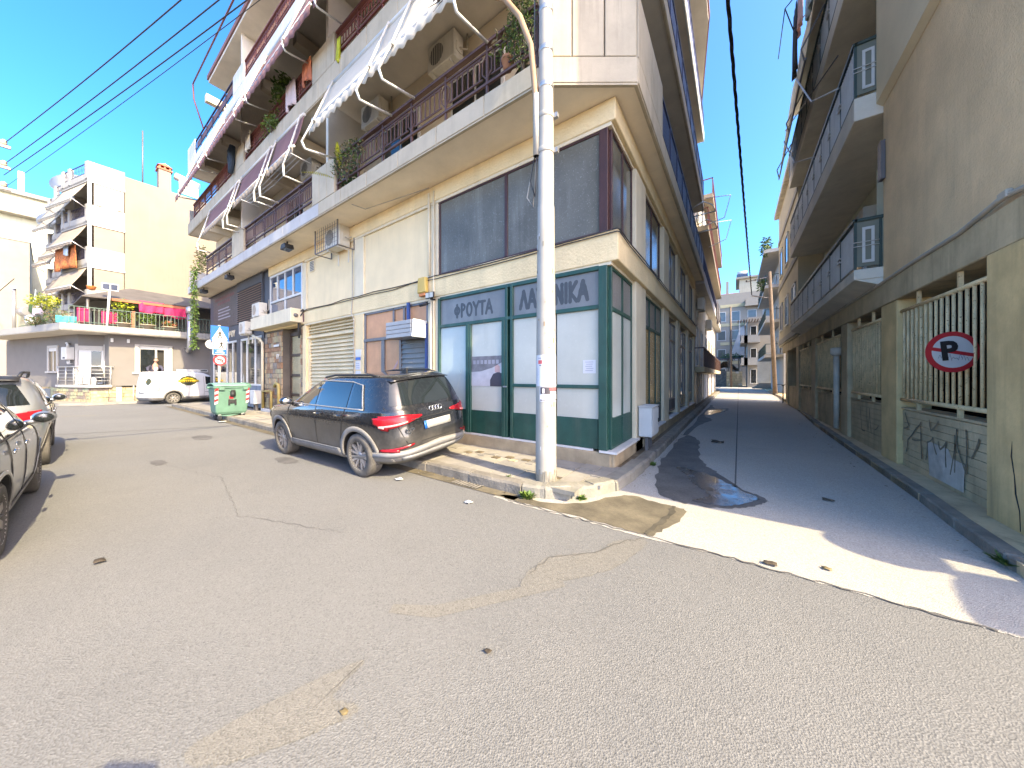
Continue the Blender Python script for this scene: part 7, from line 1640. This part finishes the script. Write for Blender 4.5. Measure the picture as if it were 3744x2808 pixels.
plant('bush', 'grey green straggly bush under the yellow one at the terrace corner', (-29.3, .1, 4.75), (.9, .5, .4), 420, .1, ['leaf_dry', 'leaf'])
plant('bush', 'low plants along the left terrace edge', (-31.2, -.5, 4.55), (1.3, .35, .25), 380, .11, ['leaf', 'leaf_dry'])
plant('vine', 'yellowing vine hanging from the pergola beside the solar lamp', (-28.75, 2.3, 5.65), (.2, .5, .35), 260, .13, ['leaf_b', 'leaf_yellow'])
MB().box(-28.56, -28.5, 2.62, 2.75, 4.32, 5.3).build('post', 'tile_red', gh)
for i, (y_, h_) in enumerate(((1.72, 6.35),)):
    t = thing('solar_lamp', 'white pole with a small solar panel on the terrace rail', 'lamp', (-28.4, y_, 4.3), world=True)
    MB().tube([(-28.4, y_, 4.1), (-28.4, y_ + .1, h_)], .05, 8).build('pole', 'white_metal', t); MB().box(-28.45, -28.35, y_ - .18, y_ + .42, h_ - .05, h_ + .33).build('panel_frame', 'white_paint', t); MB().box(-28.345, -28.34, y_ - .14, y_ + .1, h_ - .01, h_ + .29).box(-28.345, -28.34, y_ + .14, y_ + .38, h_ - .01, h_ + .29).build('cell', 'solar', t)
t = thing('terrace_pole', 'grey galvanised pole at the left corner of the terrace', 'pole', (-34.2, -1.25, 4.2), world=True)
MB().tube([(-34.2, -1.25, 4.0), (-34.2, -1.25, 6.6)], .07, 8).tube([(-34.4, -1.25, 6.65), (-34.2, -1.25, 6.6), (-34.0, -1.25, 6.65)], .05, 6).build('shaft', 'silver', t)
cloth('towel', 'striped pale cloth drying on the terrace left of the yellow bush', 'towel', ((-31.6, -.6), (-30.4, -.3), 5.5, 4.9), 'cloth_pale', .04)
cloth('towel', 'dark green cloth drying on the left terrace line', 'towel', ((-32.2, -.75), (-31.7, -.62), 5.55, 5.1), 'leaf_dark', .03)
cloth('towel', 'white cloths drying low on the left terrace rail', 'towel', ((-32.8, -.9), (-31.4, -.5), 4.95, 4.5), 'cloth_white', .04)
tag(MB().tube([(-33.2, -.9, 5.2), (-32.5, -.7, 5.2)], .28, 12).build('water_drum', 'silver'), 'horizontal steel drum on the left part of the terrace', 'drum')
# plastic chair and small table in the porch
t = thing('garden_chair', 'dark plastic armchair on the grey porch', 'chair', (-29.5, 1.55, 1.06), R(200))
MB().box(-.24, .24, -.24, .24, .4, .44).build('seat', 'slate_paint', t, .01); MB().prism([(.2, .44), (.24, .44), (.36, .95), (.32, .95)], -.24, .24, 'y').build('backrest', 'slate_paint', t, .01)
for x_ in (-.2, .2):
    for y_ in (-.2, .2): MB().tube([(x_ * 1.1, y_ * 1.1, 0), (x_, y_, .4)], .022, 5).build('leg', 'slate_paint', t)
for y_ in (-.25, .25): MB().box(-.22, .3, y_ - .025, y_ + .025, .62, .65).box(-.22, -.18, y_ - .02, y_ + .02, .44, .62).build('armrest', 'slate_paint', t)
tag(B('side_table', -29.75, -29.3, 1.15, 1.45, 1.06, 1.5, 'white_paint', bev=.01), 'white low side table beside the porch chair', 'table')
# man leaning out of the window
def person():
    t = thing('person', 'man in dark jacket and pale shirt leaning out of the window', 'person', (-29.1, 3.55, 1.8), world=True)
    def chain(name, pts, edges, radii, m, par=t, lv=1):
        me = bpy.data.meshes.new(name); me.from_pydata(pts, edges, []); me.materials.append(K[m]); o = put(name, me, par)
        md = o.modifiers.new('k', 'SKIN'); me.skin_vertices[0].data.foreach_set('radius', [x for r in radii for x in (r, r)])
        for i, v in enumerate(me.skin_vertices[0].data): v.use_root = (i == 0)
        md.use_smooth_shade = True
        s_ = o.modifiers.new('s', 'SUBSURF'); s_.levels = lv; s_.render_levels = lv; return o
    x0 = -29.3
    body = chain('body', [(x0 - .25, 3.62, 1.55), (x0 - .12, 3.62, 1.85), (x0 + .05, 3.62, 2.12), (x0 + .14, 3.62, 2.25), (x0 + .2, 3.62, 2.36), (x0 + .22, 3.62, 2.47)], [(0, 1), (1, 2), (2, 3), (3, 4), (4, 5)], [.17, .18, .19, .13, .06, .06], 'skin')
    jk = chain('jacket', [(x0 - .25, 3.6, 1.52), (x0 - .13, 3.6, 1.85), (x0 + .03, 3.6, 2.16), (x0 + .08, 3.39, 2.17), (x0 + .08, 3.83, 2.17), (x0 + .2, 3.28, 1.98), (x0 + .24, 3.93, 1.96), (x0 + .33, 3.34, 1.86), (x0 + .33, 3.86, 1.86)], [(0, 1), (1, 2), (2, 3), (2, 4), (3, 5), (4, 6), (5, 7), (6, 8)], [.2, .205, .2, .1, .1, .075, .075, .055, .055], 'jacket', body)
    MB().ell((x0 + .135, 3.64, 2.0), (.1, .09, .2), 12, 8).build('shirt', 'shirt', body)
    hd = MB().ell((x0 + .27, 3.63, 2.53), (.1, .08, .125), 14, 10, T=None).ell((x0 + .37, 3.63, 2.5), (.025, .018, .025), 8, 6).ell((x0 + .28, 3.545, 2.52), (.025, .012, .035), 8, 6).ell((x0 + .28, 3.715, 2.52), (.025, .012, .035), 8, 6).build('head', 'skin', body)
    MB().ell((x0 + .24, 3.63, 2.58), (.108, .09, .1), 14, 10).build('hair', 'hair', hd)
    MB().ell((x0 + .355, 3.6, 2.535), (.012, .014, .009), 8, 6).ell((x0 + .355, 3.66, 2.535), (.012, .014, .009), 8, 6).box(x0 + .355, x0 + .372, 3.61, 3.65, 2.455, 2.463).build('face', 'hair', hd)
    for y_, sg in ((3.34, 1), (3.86, -1)):
        h_ = MB().ell((x0 + .37, y_, 1.84), (.05, .042, .018), 10, 6)
        for i in range(4): h_.tube([(x0 + .4, y_ - .03 + i * .02, 1.842), (x0 + .435, y_ - .032 + i * .021, 1.838), (x0 + .46 - .006 * abs(i - 1.5), y_ - .034 + i * .022, 1.815)], [.0095, .0088, .007], 6)
        h_.tube([(x0 + .35, y_ + .03 * sg, 1.84), (x0 + .385, y_ + .06 * sg, 1.832), (x0 + .41, y_ + .062 * sg, 1.82)], [.011, .01, .008], 6)
        h_.build('hand', 'skin', body)
person()
# ---------------------------------------------------------------- tall cream block behind
tb = thing('apartment_block', 'tall sunlit cream apartment block with beige awnings and a blank side wall', 'building', (-37, 4, 0), world=True)
def TB(mb, name, m, parent=None, bev=0): return mb.build(name, m, tb if parent is None else parent, bev)
XB = -33.0; dW = Vector((-.965, -.26)); nW = Vector((.26, -.965))   # along the front (to the left), outward
c0 = Vector((XB, 1.25)); c1_ = Vector((XB, 2.75))
TB(MB().prism([(XB, 2.75), (XB, 14), (XB - 14, 14), (XB - 10 * .965 - .4, 2.75 - 10 * .26)], 0, 14.1), 'wall', 'white_wall')
TB(MB().prism([(XB, 2.75), (XB, 14), (XB - 14, 14), (XB - 14, 13.8), (XB - .2, 13.8), (XB - .2, 2.9)], 14.1, 14.7), 'parapet', 'white_wall')
def wp(s_, o_=0): p = c0 + dW * s_ + nW * o_; return (p.x, p.y)
def fbox(mb, s0, s1, o0, o1, z0, z1, m=0): return mb.prism([wp(s0, o0), wp(s1, o0), wp(s1, o1), wp(s0, o1)], z0, z1, 'z', m)
LV = [3.2, 5.88, 8.55, 11.2, 13.85]
STEP = [(0, 3.6, 0), (3.6, 6.9, -.55), (6.9, 10.0, -1.1)]
for li, z in enumerate(LV):
    for si, (s0, s1, o) in enumerate(STEP):
        bs = TB(fbox(fbox(MB(), s0, s1, o - 1.5, o, z - .14, z + .02), s0, s1, o - .1, o, z - .2, z + (.35 if li else .3)), 'balcony_slab', 'parapet_white', bev=.02)
        # posts and railings
        for sp in ((s0 + .14, s1 - .5) if si else (s0 + .14, s0 + 2.4, s1 - .3)):
            TB(fbox(MB(), sp - .14, sp + .14, o - .16, o + .02, z + .02, z + 1.08), 'pillar', 'parapet_white', bs)
        rl = TB(fbox(fbox(MB(), s0 + .2, s1 - .2, o - .07, o - .04, z + .98, z + 1.03), s0 + .2, s1 - .2, o - .07, o - .04, z + .4, z + .43), 'railing', 'rail_navy', bs)
        n = int((s1 - s0 - .5) / .2)
        for i in range(n):
            a = s0 + .3 + (s1 - s0 - .6) * i / n; 
            stuffm = None
        rb_ = MB()
        for i in range(n + 1):
            a = s0 + .3 + (s1 - s0 - .6) * i / n; p0 = wp(a, o - .055); p1 = wp(a + .08, o - .055)
            rb_.tube([(p0[0], p0[1], z + .43), (p1[0], p1[1], z + .6), (p0[0], p0[1], z + .78), (p1[0], p1[1], z + .98)], .012, 3)
        stuff(TB(rb_, 'ironwork', 'rail_navy', rl))
        if li < 4:
            TB(fbox(MB(), s0, s1, o - 1.52, o - 1.45, z, z + 2.66), 'back_wall', 'white_wall_b', bs)
            wd = TB(fbox(MB(), s0 + .7, s1 - .7, o - 1.45, o - 1.4, z + .05, z + 2.25), 'balcony_door', 'maroon_frame', bs)
            if si < 2: TB(fbox(MB(), s1 - .05, s1, o - 1.45, o - .55, z, z + 2.6), 'partition', 'white_wall_b', bs)
    # side parapet and roll down side sheet facing the alley street
    if li < 4:
        TB(MB().box(XB - .12, XB + .02, 1.25, 2.75, z - .2, z + 1.08), 'side_parapet', 'parapet_white', bev=.02)
        TB(MB().box(XB - .15, XB + .0, 1.25, 1.42, z + 1.08, z + 2.5), 'corner_post', 'parapet_white')
        TB(MB().grid(lambda u, v: (XB - .02 + .02 * math.sin(v * 3), 1.5 + 1.2 * u, z + 2.5 - 1.42 * v + (.06 * math.sin(u * 9) if v == 1 and li == 3 else 0)), 8, 4), 'side_sheet', 'canvas_beige' if li < 3 else 'canvas_cream')
        TB(MB().box(XB - .05, XB + .05, 1.42, 2.75, z + 2.46, z + 2.55), 'sheet_roller', 'alu')
    else: TB(MB().box(XB - .12, XB + .02, 1.25, 2.75, z - .2, z + 1.1), 'side_parapet', 'parapet_white', bev=.02)
def block_awning(label, s0, s1, o, z, drop, out, m):
    t = thing('awning', label, 'awning', (*wp((s0 + s1) / 2, o), z), group='awnings on the far cream block', world=True)
    A0, A1, B0, B1 = wp(s0, o), wp(s1, o), wp(s0 - .05, o + out), wp(s1, o + out)
    f = lambda P0, P1, u: (P0[0] + (P1[0] - P0[0]) * u, P0[1] + (P1[1] - P0[1]) * u)
    def fn(u, v):
        a, b_ = f(A0, A1, u), f(B0, B1, u); return (a[0] + (b_[0] - a[0]) * v, a[1] + (b_[1] - a[1]) * v, z - drop * v - .05 * math.sin(v * math.pi))
    MB().grid(fn, 8, 5).build('fabric', m, t, solid=.01)
    MB().tube([(*B0, z - drop), (*B1, z - drop)], .05, 6).build('front_bar', 'white_metal', t)
    MB().grid(lambda u, v: (*f(B0, B1, u), z - drop - .04 - v * (.16 + .03 * math.sin(u * 50))), 30, 1).build('valance', m, t, solid=.008)
    for s_ in (0, 1): MB().tube([(*f(B0, B1, s_), z - drop), (*f(A0, A1, s_), z - drop - .35)], .025, 5).build('arm', 'alu', t)
names = ['lowest', 'second', 'third', 'top']
for li, z in enumerate(LV[1:]):
    for si, (s0, s1, o) in enumerate(STEP):
        block_awning(f"beige awning of the far cream block, {['bottom row', 'second row up', 'third row up', 'topmost row'][li]}, {['at its right corner', 'in the middle bay', 'in the leftmost bay'][si]}", s0 + .15, s1 - .05, o - .02, z - .25, [1.35, 1.25, 1.2, 1.25][li], [.6, .62, .6, .62][li], 'canvas_beige' if li < 3 else 'canvas_grey')
cloth('patterned_blanket', 'orange patterned blanket drying over the middle balcony of the cream block', 'blanket', (wp(3.4, .25), wp(.7, .25), 9.75, 8.35), 'cloth_orange', .06, 20)
cloth('trousers', 'pale blue jeans drying beside the orange blanket', 'trousers', (wp(1.9, .38), wp(1.2, .38), 9.85, 9.1), 'cloth_blue', .04, 8)
cloth('flag', 'blue and white striped flag hanging at the left bay of the cream block', 'flag', (wp(9.9, -.7), wp(9.0, -.4), 7.9, 6.9), 'cloth_blue', .1, 10)
tag(MB().lathe([(.16, 0), (.2, .2), (.22, .22)], 12, T=Matrix.Translation((XB - .06, 1.4, LV[1] + 1.08))).build('flower_pot', 'orange'), 'orange flower pot on the corner parapet of the cream block', 'pot')
t = thing('chimney', 'white chimney with a tiled cap on the cream block roof', 'chimney', (XB - .5, 4.6, 14.1), world=True)
MB().box(XB - .9, XB - .2, 4.28, 4.88, 13.9, 16.15).build('stack', 'white_wall', t); MB().box(XB - .96, XB - .14, 4.2, 4.96, 16.15, 16.24).build('cap_slab', 'tile_red', t)
for y_ in (4.28, 4.53, 4.78): MB().box(XB - .9, XB - .2, y_, y_ + .1, 16.24, 16.42).build('pier', 'tile_red', t)
MB().prism([(4.2, 16.42), (4.96, 16.42), (4.58, 16.62)], XB - .96, XB - .14, 'x').build('cap', 'tile_red', t)
t = thing('water_heater', 'white solar water heater drum on the cream block roof by the corner block', 'water heater', (XB - 1, 5.8, 14.2), world=True)
MB().tube([(XB - .9, 5.2, 16.3), (XB - .5, 6.4, 15.9)], .26, 12).build('tank', 'white_paint', t); MB().add([(XB - .4, 5.3, 15.9), (XB - .1, 6.3, 15.6), (XB + .0, 6.3, 14.8), (XB - .2, 5.3, 14.9)], [(0, 1, 2, 3)]).build('collector', 'solar', t, solid=.06)
tag(MB().tube([(XB - .8, 3.6, 14.6), (XB - .8, 3.6, 18.6)], .04, 5).build('antenna_mast', 'alu_dark'), 'thin antenna mast standing on the cream block roof', 'antenna')
def dish(label, c, r):
    t = thing('satellite_dish', label, 'satellite dish', c, world=True)
    T = Matrix.Translation(c) @ Euler((R(65), 0, R(60))).to_matrix().to_4x4()
    MB().lathe([(0, 0), (r * .5, .06 * r), (r * .85, .2 * r), (r, .3 * r)], 20, T=T).build('reflector', 'white_paint', t, solid=.02); MB().tube([c, (c[0] - .1, c[1], c[2] - 1.4)], .05, 6).build('mast', 'white_metal', t)
p_ = wp(7.3, -1.6); dish('large white satellite dish on the roof of the cream block', (p_[0], p_[1], 15.6), 1.0); p_ = wp(6.2, -1.9); dish('second white satellite dish half hidden behind the roof balustrade', (p_[0], p_[1], 15.5), .95)
p_ = wp(10.6, -1.9); dish('lowest white satellite dish, left of the roof balustrade', (p_[0], p_[1], 13.6), 1.0)
# far left houses
ww = thing('white_house', 'white blank walled house far down the street at the left edge', 'house', (-47, -6, 0), world=True)
MB().box(-60, -45, -14, -1.0, 0, 11.9).build('wall', 'white_wall_b', ww); MB().box(-60, -44.95, -14, -.95, 11.9, 12.1).build('coping', 'parapet_white', ww)
gg = thing('green_house', 'greenish balcony house peeping over the white house at the left edge', 'house', (-52, -2, 0), world=True)
MB().box(-66, -52, -8, 1.5, 0, 17.5).build('wall', 'render_green', gg); MB().box(-52, -51, -8, 1.3, 15.6, 15.9).build('balcony', 'white_wall_b', gg)
for i in range(14): MB().box(-51.05, -51, -8 + i * .68, -7.95 + i * .68, 15.9, 16.9).build('baluster', 'white_paint', gg)
MB().box(-51.05, -51, -8, 1.3, 16.9, 17.0).build('rail', 'white_paint', gg); MB().box(-66, -51.5, -8.4, 1.8, 17.5, 17.8).build('roof_edge', 'parapet_white', gg)
MB().tube([(-53, -1.6, 17.5), (-53, -1.6, 20)], .2, 6).build('flue', 'white_paint', gg)
# utility pole with crossarms at the far left and street wires
t = thing('utility_pole', 'pale utility pole with three insulator crossarms at the left edge', 'utility pole', (-22.8, -1.35, 0), world=True)
MB().tube([(-22.8, -1.35, 0), (-22.8, -1.35, 10.9)], [.2, .14], 10).build('shaft', 'concrete_pale', t)
for z_ in (8.7, 9.5, 10.3):
    MB().box(-22.85, -22.75, -1.9, -.9, z_ - .05, z_ + .05).build('cross_arm', 'alu_dark', t)
    for y_ in (-1.7, -1.05): MB().lathe([(.05, 0), (.09, .05), (.06, .1), (.09, .14), (.04, .2)], 8, T=Matrix.Translation((-22.8, y_, z_ + .05))).build('insulator', 'planter', t)
W0 = [(-22.8, -1.0, 10.5), (-22.8, -1.0, 9.7), (-22.8, -1.05, 9.2), (-22.8, -1.0, 8.8)]
W1 = [(-10.5, 1.47, 10.0), (-9.8, 1.95, 10.0), (-9.3, 2.3, 10.0), (-8.9, 2.5, 10.0)]
lbs = ['first', 'second', 'third', 'lowest']
for i, (a, b_) in enumerate(zip(W0, W1)):
    a, b_ = Vector(a), Vector(b_); e = b_ + (b_ - a) * .9; P_ = [a + (e - a) * (j / 20) - Vector((0, 0, .25 * math.sin(math.pi * j / 20))) for j in range(21)]
    tag(MB().tube(P_, .013 if i < 3 else .008, 5).build('overhead_wire', 'cable'), ['uppermost street wire crossing the sky from the left pole', 'second street wire from the top at the left pole', 'third street wire down from the top at the left pole', 'thin lowest street wire from the left pole'][i], 'wire')
tag(MB().tube([(-45, -2.5, 6.4), (-38, -1.9, 6.9), (-34.2, -1.25, 7.2)], .02, 4).build('overhead_wire', 'cable'), 'single wire in front of the white house wall', 'wire')
# ---------------------------------------------------------------- unseen street side of the right hand building, built to shade the alley mouth
for z0, z1, yf in ((3.42, 4.5, 3.9), (6.5, 7.9, 3.88), (9.55, 10.9, 3.86)):
    Q(MB().box(2.7, 12.5, yf, 4.3, z0, z0 + .2), 'balcony_slab', 'concrete_pale', bev=.01)
    Q(MB().box(2.7, 12.5, yf, yf + .06, z0 + .2, z1), 'parapet', 'panel_corr', None); Q(MB().box(2.7, 2.76, yf + .06, 4.3, z0 + .2, z1), 'parapet', 'panel_corr')
def off(p, z): return (p[0] + z / .775, p[1] - .13 * z / .775)
cz = 2.75
cp_ = [off(p, cz) for p in ((1.52, 4.2), (1.38, 3.95), (1.33, 3.75), (1.28, 3.5), (1.28, 3.36), (5.0, 3.34), (5.0, 4.35), (1.9, 4.24))]  # unseen canopy, added; outline projected back from the ground shadow it should cast
Q(MB().prism(cp_, cz, cz + .07), 'shadow_canopy', 'concrete_pale'); Q(MB().box(5.0, 5.04, 3.6, 4.3, cz + .07, cz + .4), 'canopy_stay', 'alu_dark')
mz = 2.5; mc = off((.98, 4.3), mz)  # added disc out of view, set to cast the round shadow lobe
t = thing('shadow_mirror', 'unseen round mirror on a bracket, added for its round shadow at the alley mouth', 'mirror', (mc[0], mc[1], mz), world=True)
MB().lathe([(0, .05), (.15, .04), (.27, 0), (.28, -.03), (0, -.04)], 28, T=Matrix.Translation((mc[0], mc[1], mz)) @ Euler((0, R(-90), 0)).to_matrix().to_4x4()).build('mirror', 'chrome', t)
MB().tube([(mc[0] + .05, mc[1], mz), (mc[0] + .1, 4.32, mz)], .025, 6).build('bracket', 'alu_dark', t)
# unseen phone and monopod behind the camera, added to cast the lower left shadow
t = thing('monopod', 'unseen phone on a thin monopod, added for its shadow at the lower left', 'monopod', (.0, -.12, 0), world=True)
MB().tube([(.05, -.1, 0), (.05, -.1, 1.52)], .016, 8).build('pole', 'black_plastic', t)
MB().box(-.1, .1, -.012, .012, -.05, .06, T=Matrix.Translation((.05, -.09, 1.57)) @ Matrix.Rotation(HEAD, 4, 'Z')).box(-.05, .05, -.03, .03, -.11, -.05, T=Matrix.Translation((.05, -.1, 1.57)) @ Matrix.Rotation(HEAD, 4, 'Z')).build('phone', 'black_plastic', t)
# ---------------------------------------------------------------- wear on the road
def crackline(name, pts, w_, z, m, seed, parent=None):
    q = random.Random(seed); P_ = []
    for (xa, ya), (xb, yb) in zip(pts, pts[1:]):
        n = max(2, int(math.hypot(xb - xa, yb - ya) / .06))
        for i in range(n): u = i / n; P_.append((xa + (xb - xa) * u + q.uniform(-.018, .018), ya + (yb - ya) * u + q.uniform(-.018, .018)))
    L = []; Rr = []
    for i, p in enumerate(P_):
        a = Vector(P_[max(0, i - 1)]); b_ = Vector(P_[min(len(P_) - 1, i + 1)]); d = (b_ - a).normalized(); n_ = Vector((-d.y, d.x)) * w_ * q.uniform(.3, 1.2)
        L.append((p[0] + n_.x, p[1] + n_.y, z)); Rr.append((p[0] - n_.x, p[1] - n_.y, z))
    mb = MB(); N = len(P_); mb.add(L + Rr, [(i, N + i, N + i + 1, i + 1) for i in range(N - 1)])
    return struct(mb.build(name, m))
crackline('road_crack', [(-2.4, 3.31), (-1.3, 3.32), (-.2, 3.36), (1.4, 3.34)], .012, .0085, 'seam', 2)
crackline('road_crack', [(-.72, 3.3), (-.95, 3.0), (-1.0, 2.82), (-1.33, 2.45), (-1.36, 2.1)], .006, .0075, 'seam', 3)
crackline('road_crack', [(-.6, 4.3), (-.62, 3.9), (-.72, 3.5), (-.74, 3.32)], .03, .0125, 'stain_dark', 4)
crackline('road_crack', [(-9.0, 1.0), (-6.5, 1.5), (-4.6, 1.2), (-3.2, 1.7)], .0025, .005, 'seam', 6)
for i, (x_, y_, r_) in enumerate(((-6.9, 2.5, .22), (-11.2, 2.2, .3), (-8.6, 1.1, .16))):
    sheet('oil_stain', blob([(x_ + r_ * 1.6 * math.cos(a), y_ + r_ * .6 * math.sin(a)) for a in (0, 1, 2, 3, 4, 5.2)], 6, .03, 20 + i), .0045, 'oil')
t = thing('drain_grate', 'rusty slotted drain grate in the gutter by the rounded kerb', 'drain grate', (-3.2, 3.42, .01), world=True)
MB().box(-3.45, -2.95, 3.36, 3.52, .0, .011).build('frame', 'dark_room', t)
for i in range(9): B('slat', -3.44 + i * .055, -3.41 + i * .055, 3.37, 3.51, .011, .016, 'kerb', t)
# fallen leaves and grit along the gutters
lf = MB(); q = random.Random(31)
for i in range(260):
    u = q.random()
    if u < .5: x_, y_ = q.uniform(-16, -2.3), 3.5 - abs(q.gauss(0, .07))
    elif u < .8: x_, y_ = -1.2 + abs(q.gauss(0, .06)), q.uniform(4.6, 16)
    else: x_, y_ = 1.8 - abs(q.gauss(0, .08)), q.uniform(4.6, 14)
    a = q.uniform(0, 6.28); s_ = q.uniform(.008, .026); d = Vector((math.cos(a), math.sin(a), q.uniform(-.2, .4))) * s_; e = Vector((-math.sin(a), math.cos(a), q.uniform(-.2, .2))) * s_ * .55; p = Vector((x_, y_, .016 + s_ * .3))
    lf.add([p - d, p + e, p + d, p - e], [(0, 1, 2, 3)], q.randrange(3))
stuff(lf.build('litter', ['leaf_dry', 'twig', 'kerb']))

# old paste and scrapes on the lamp post, dirty foot
pm = MB(); q = random.Random(17)
def onpole(a0, a1, z0, z1, o=.0012, m=0):
    a_c = math.atan2(-LY, -LX); rr2 = lambda z: (.146 - .0068 * z if z < 3.9 else .1085) + .0015
    pm.grid(lambda u, v: (LX + (rr2(z0 + (z1 - z0) * v) + o) * math.cos(a_c + R(a0 + (a1 - a0) * u)), LY + (rr2(z0 + (z1 - z0) * v) + o) * math.sin(a_c + R(a0 + (a1 - a0) * u)), z0 + (z1 - z0) * v), 4, 2, m)
for i in range(26):
    z_ = q.choice([q.uniform(.3, 1.2), q.uniform(1.9, 3.8), q.uniform(2.0, 3.0)]); a = q.uniform(-75, 70); w_ = q.uniform(2, 9); h_ = q.uniform(.01, .07); onpole(a, a + w_, z_, z_ + h_, .001 + i * .0001, i % 3)
for i in range(14): a = -80 + i * 12 + q.uniform(-3, 3); onpole(a, a + q.uniform(7, 13), .142, .2 + q.uniform(.0, .12), .0015 + .0001 * i, 0)
stuff(pm.build('stain_mark', ['pole_stain', 'pole_rust', 'paper'], lp))
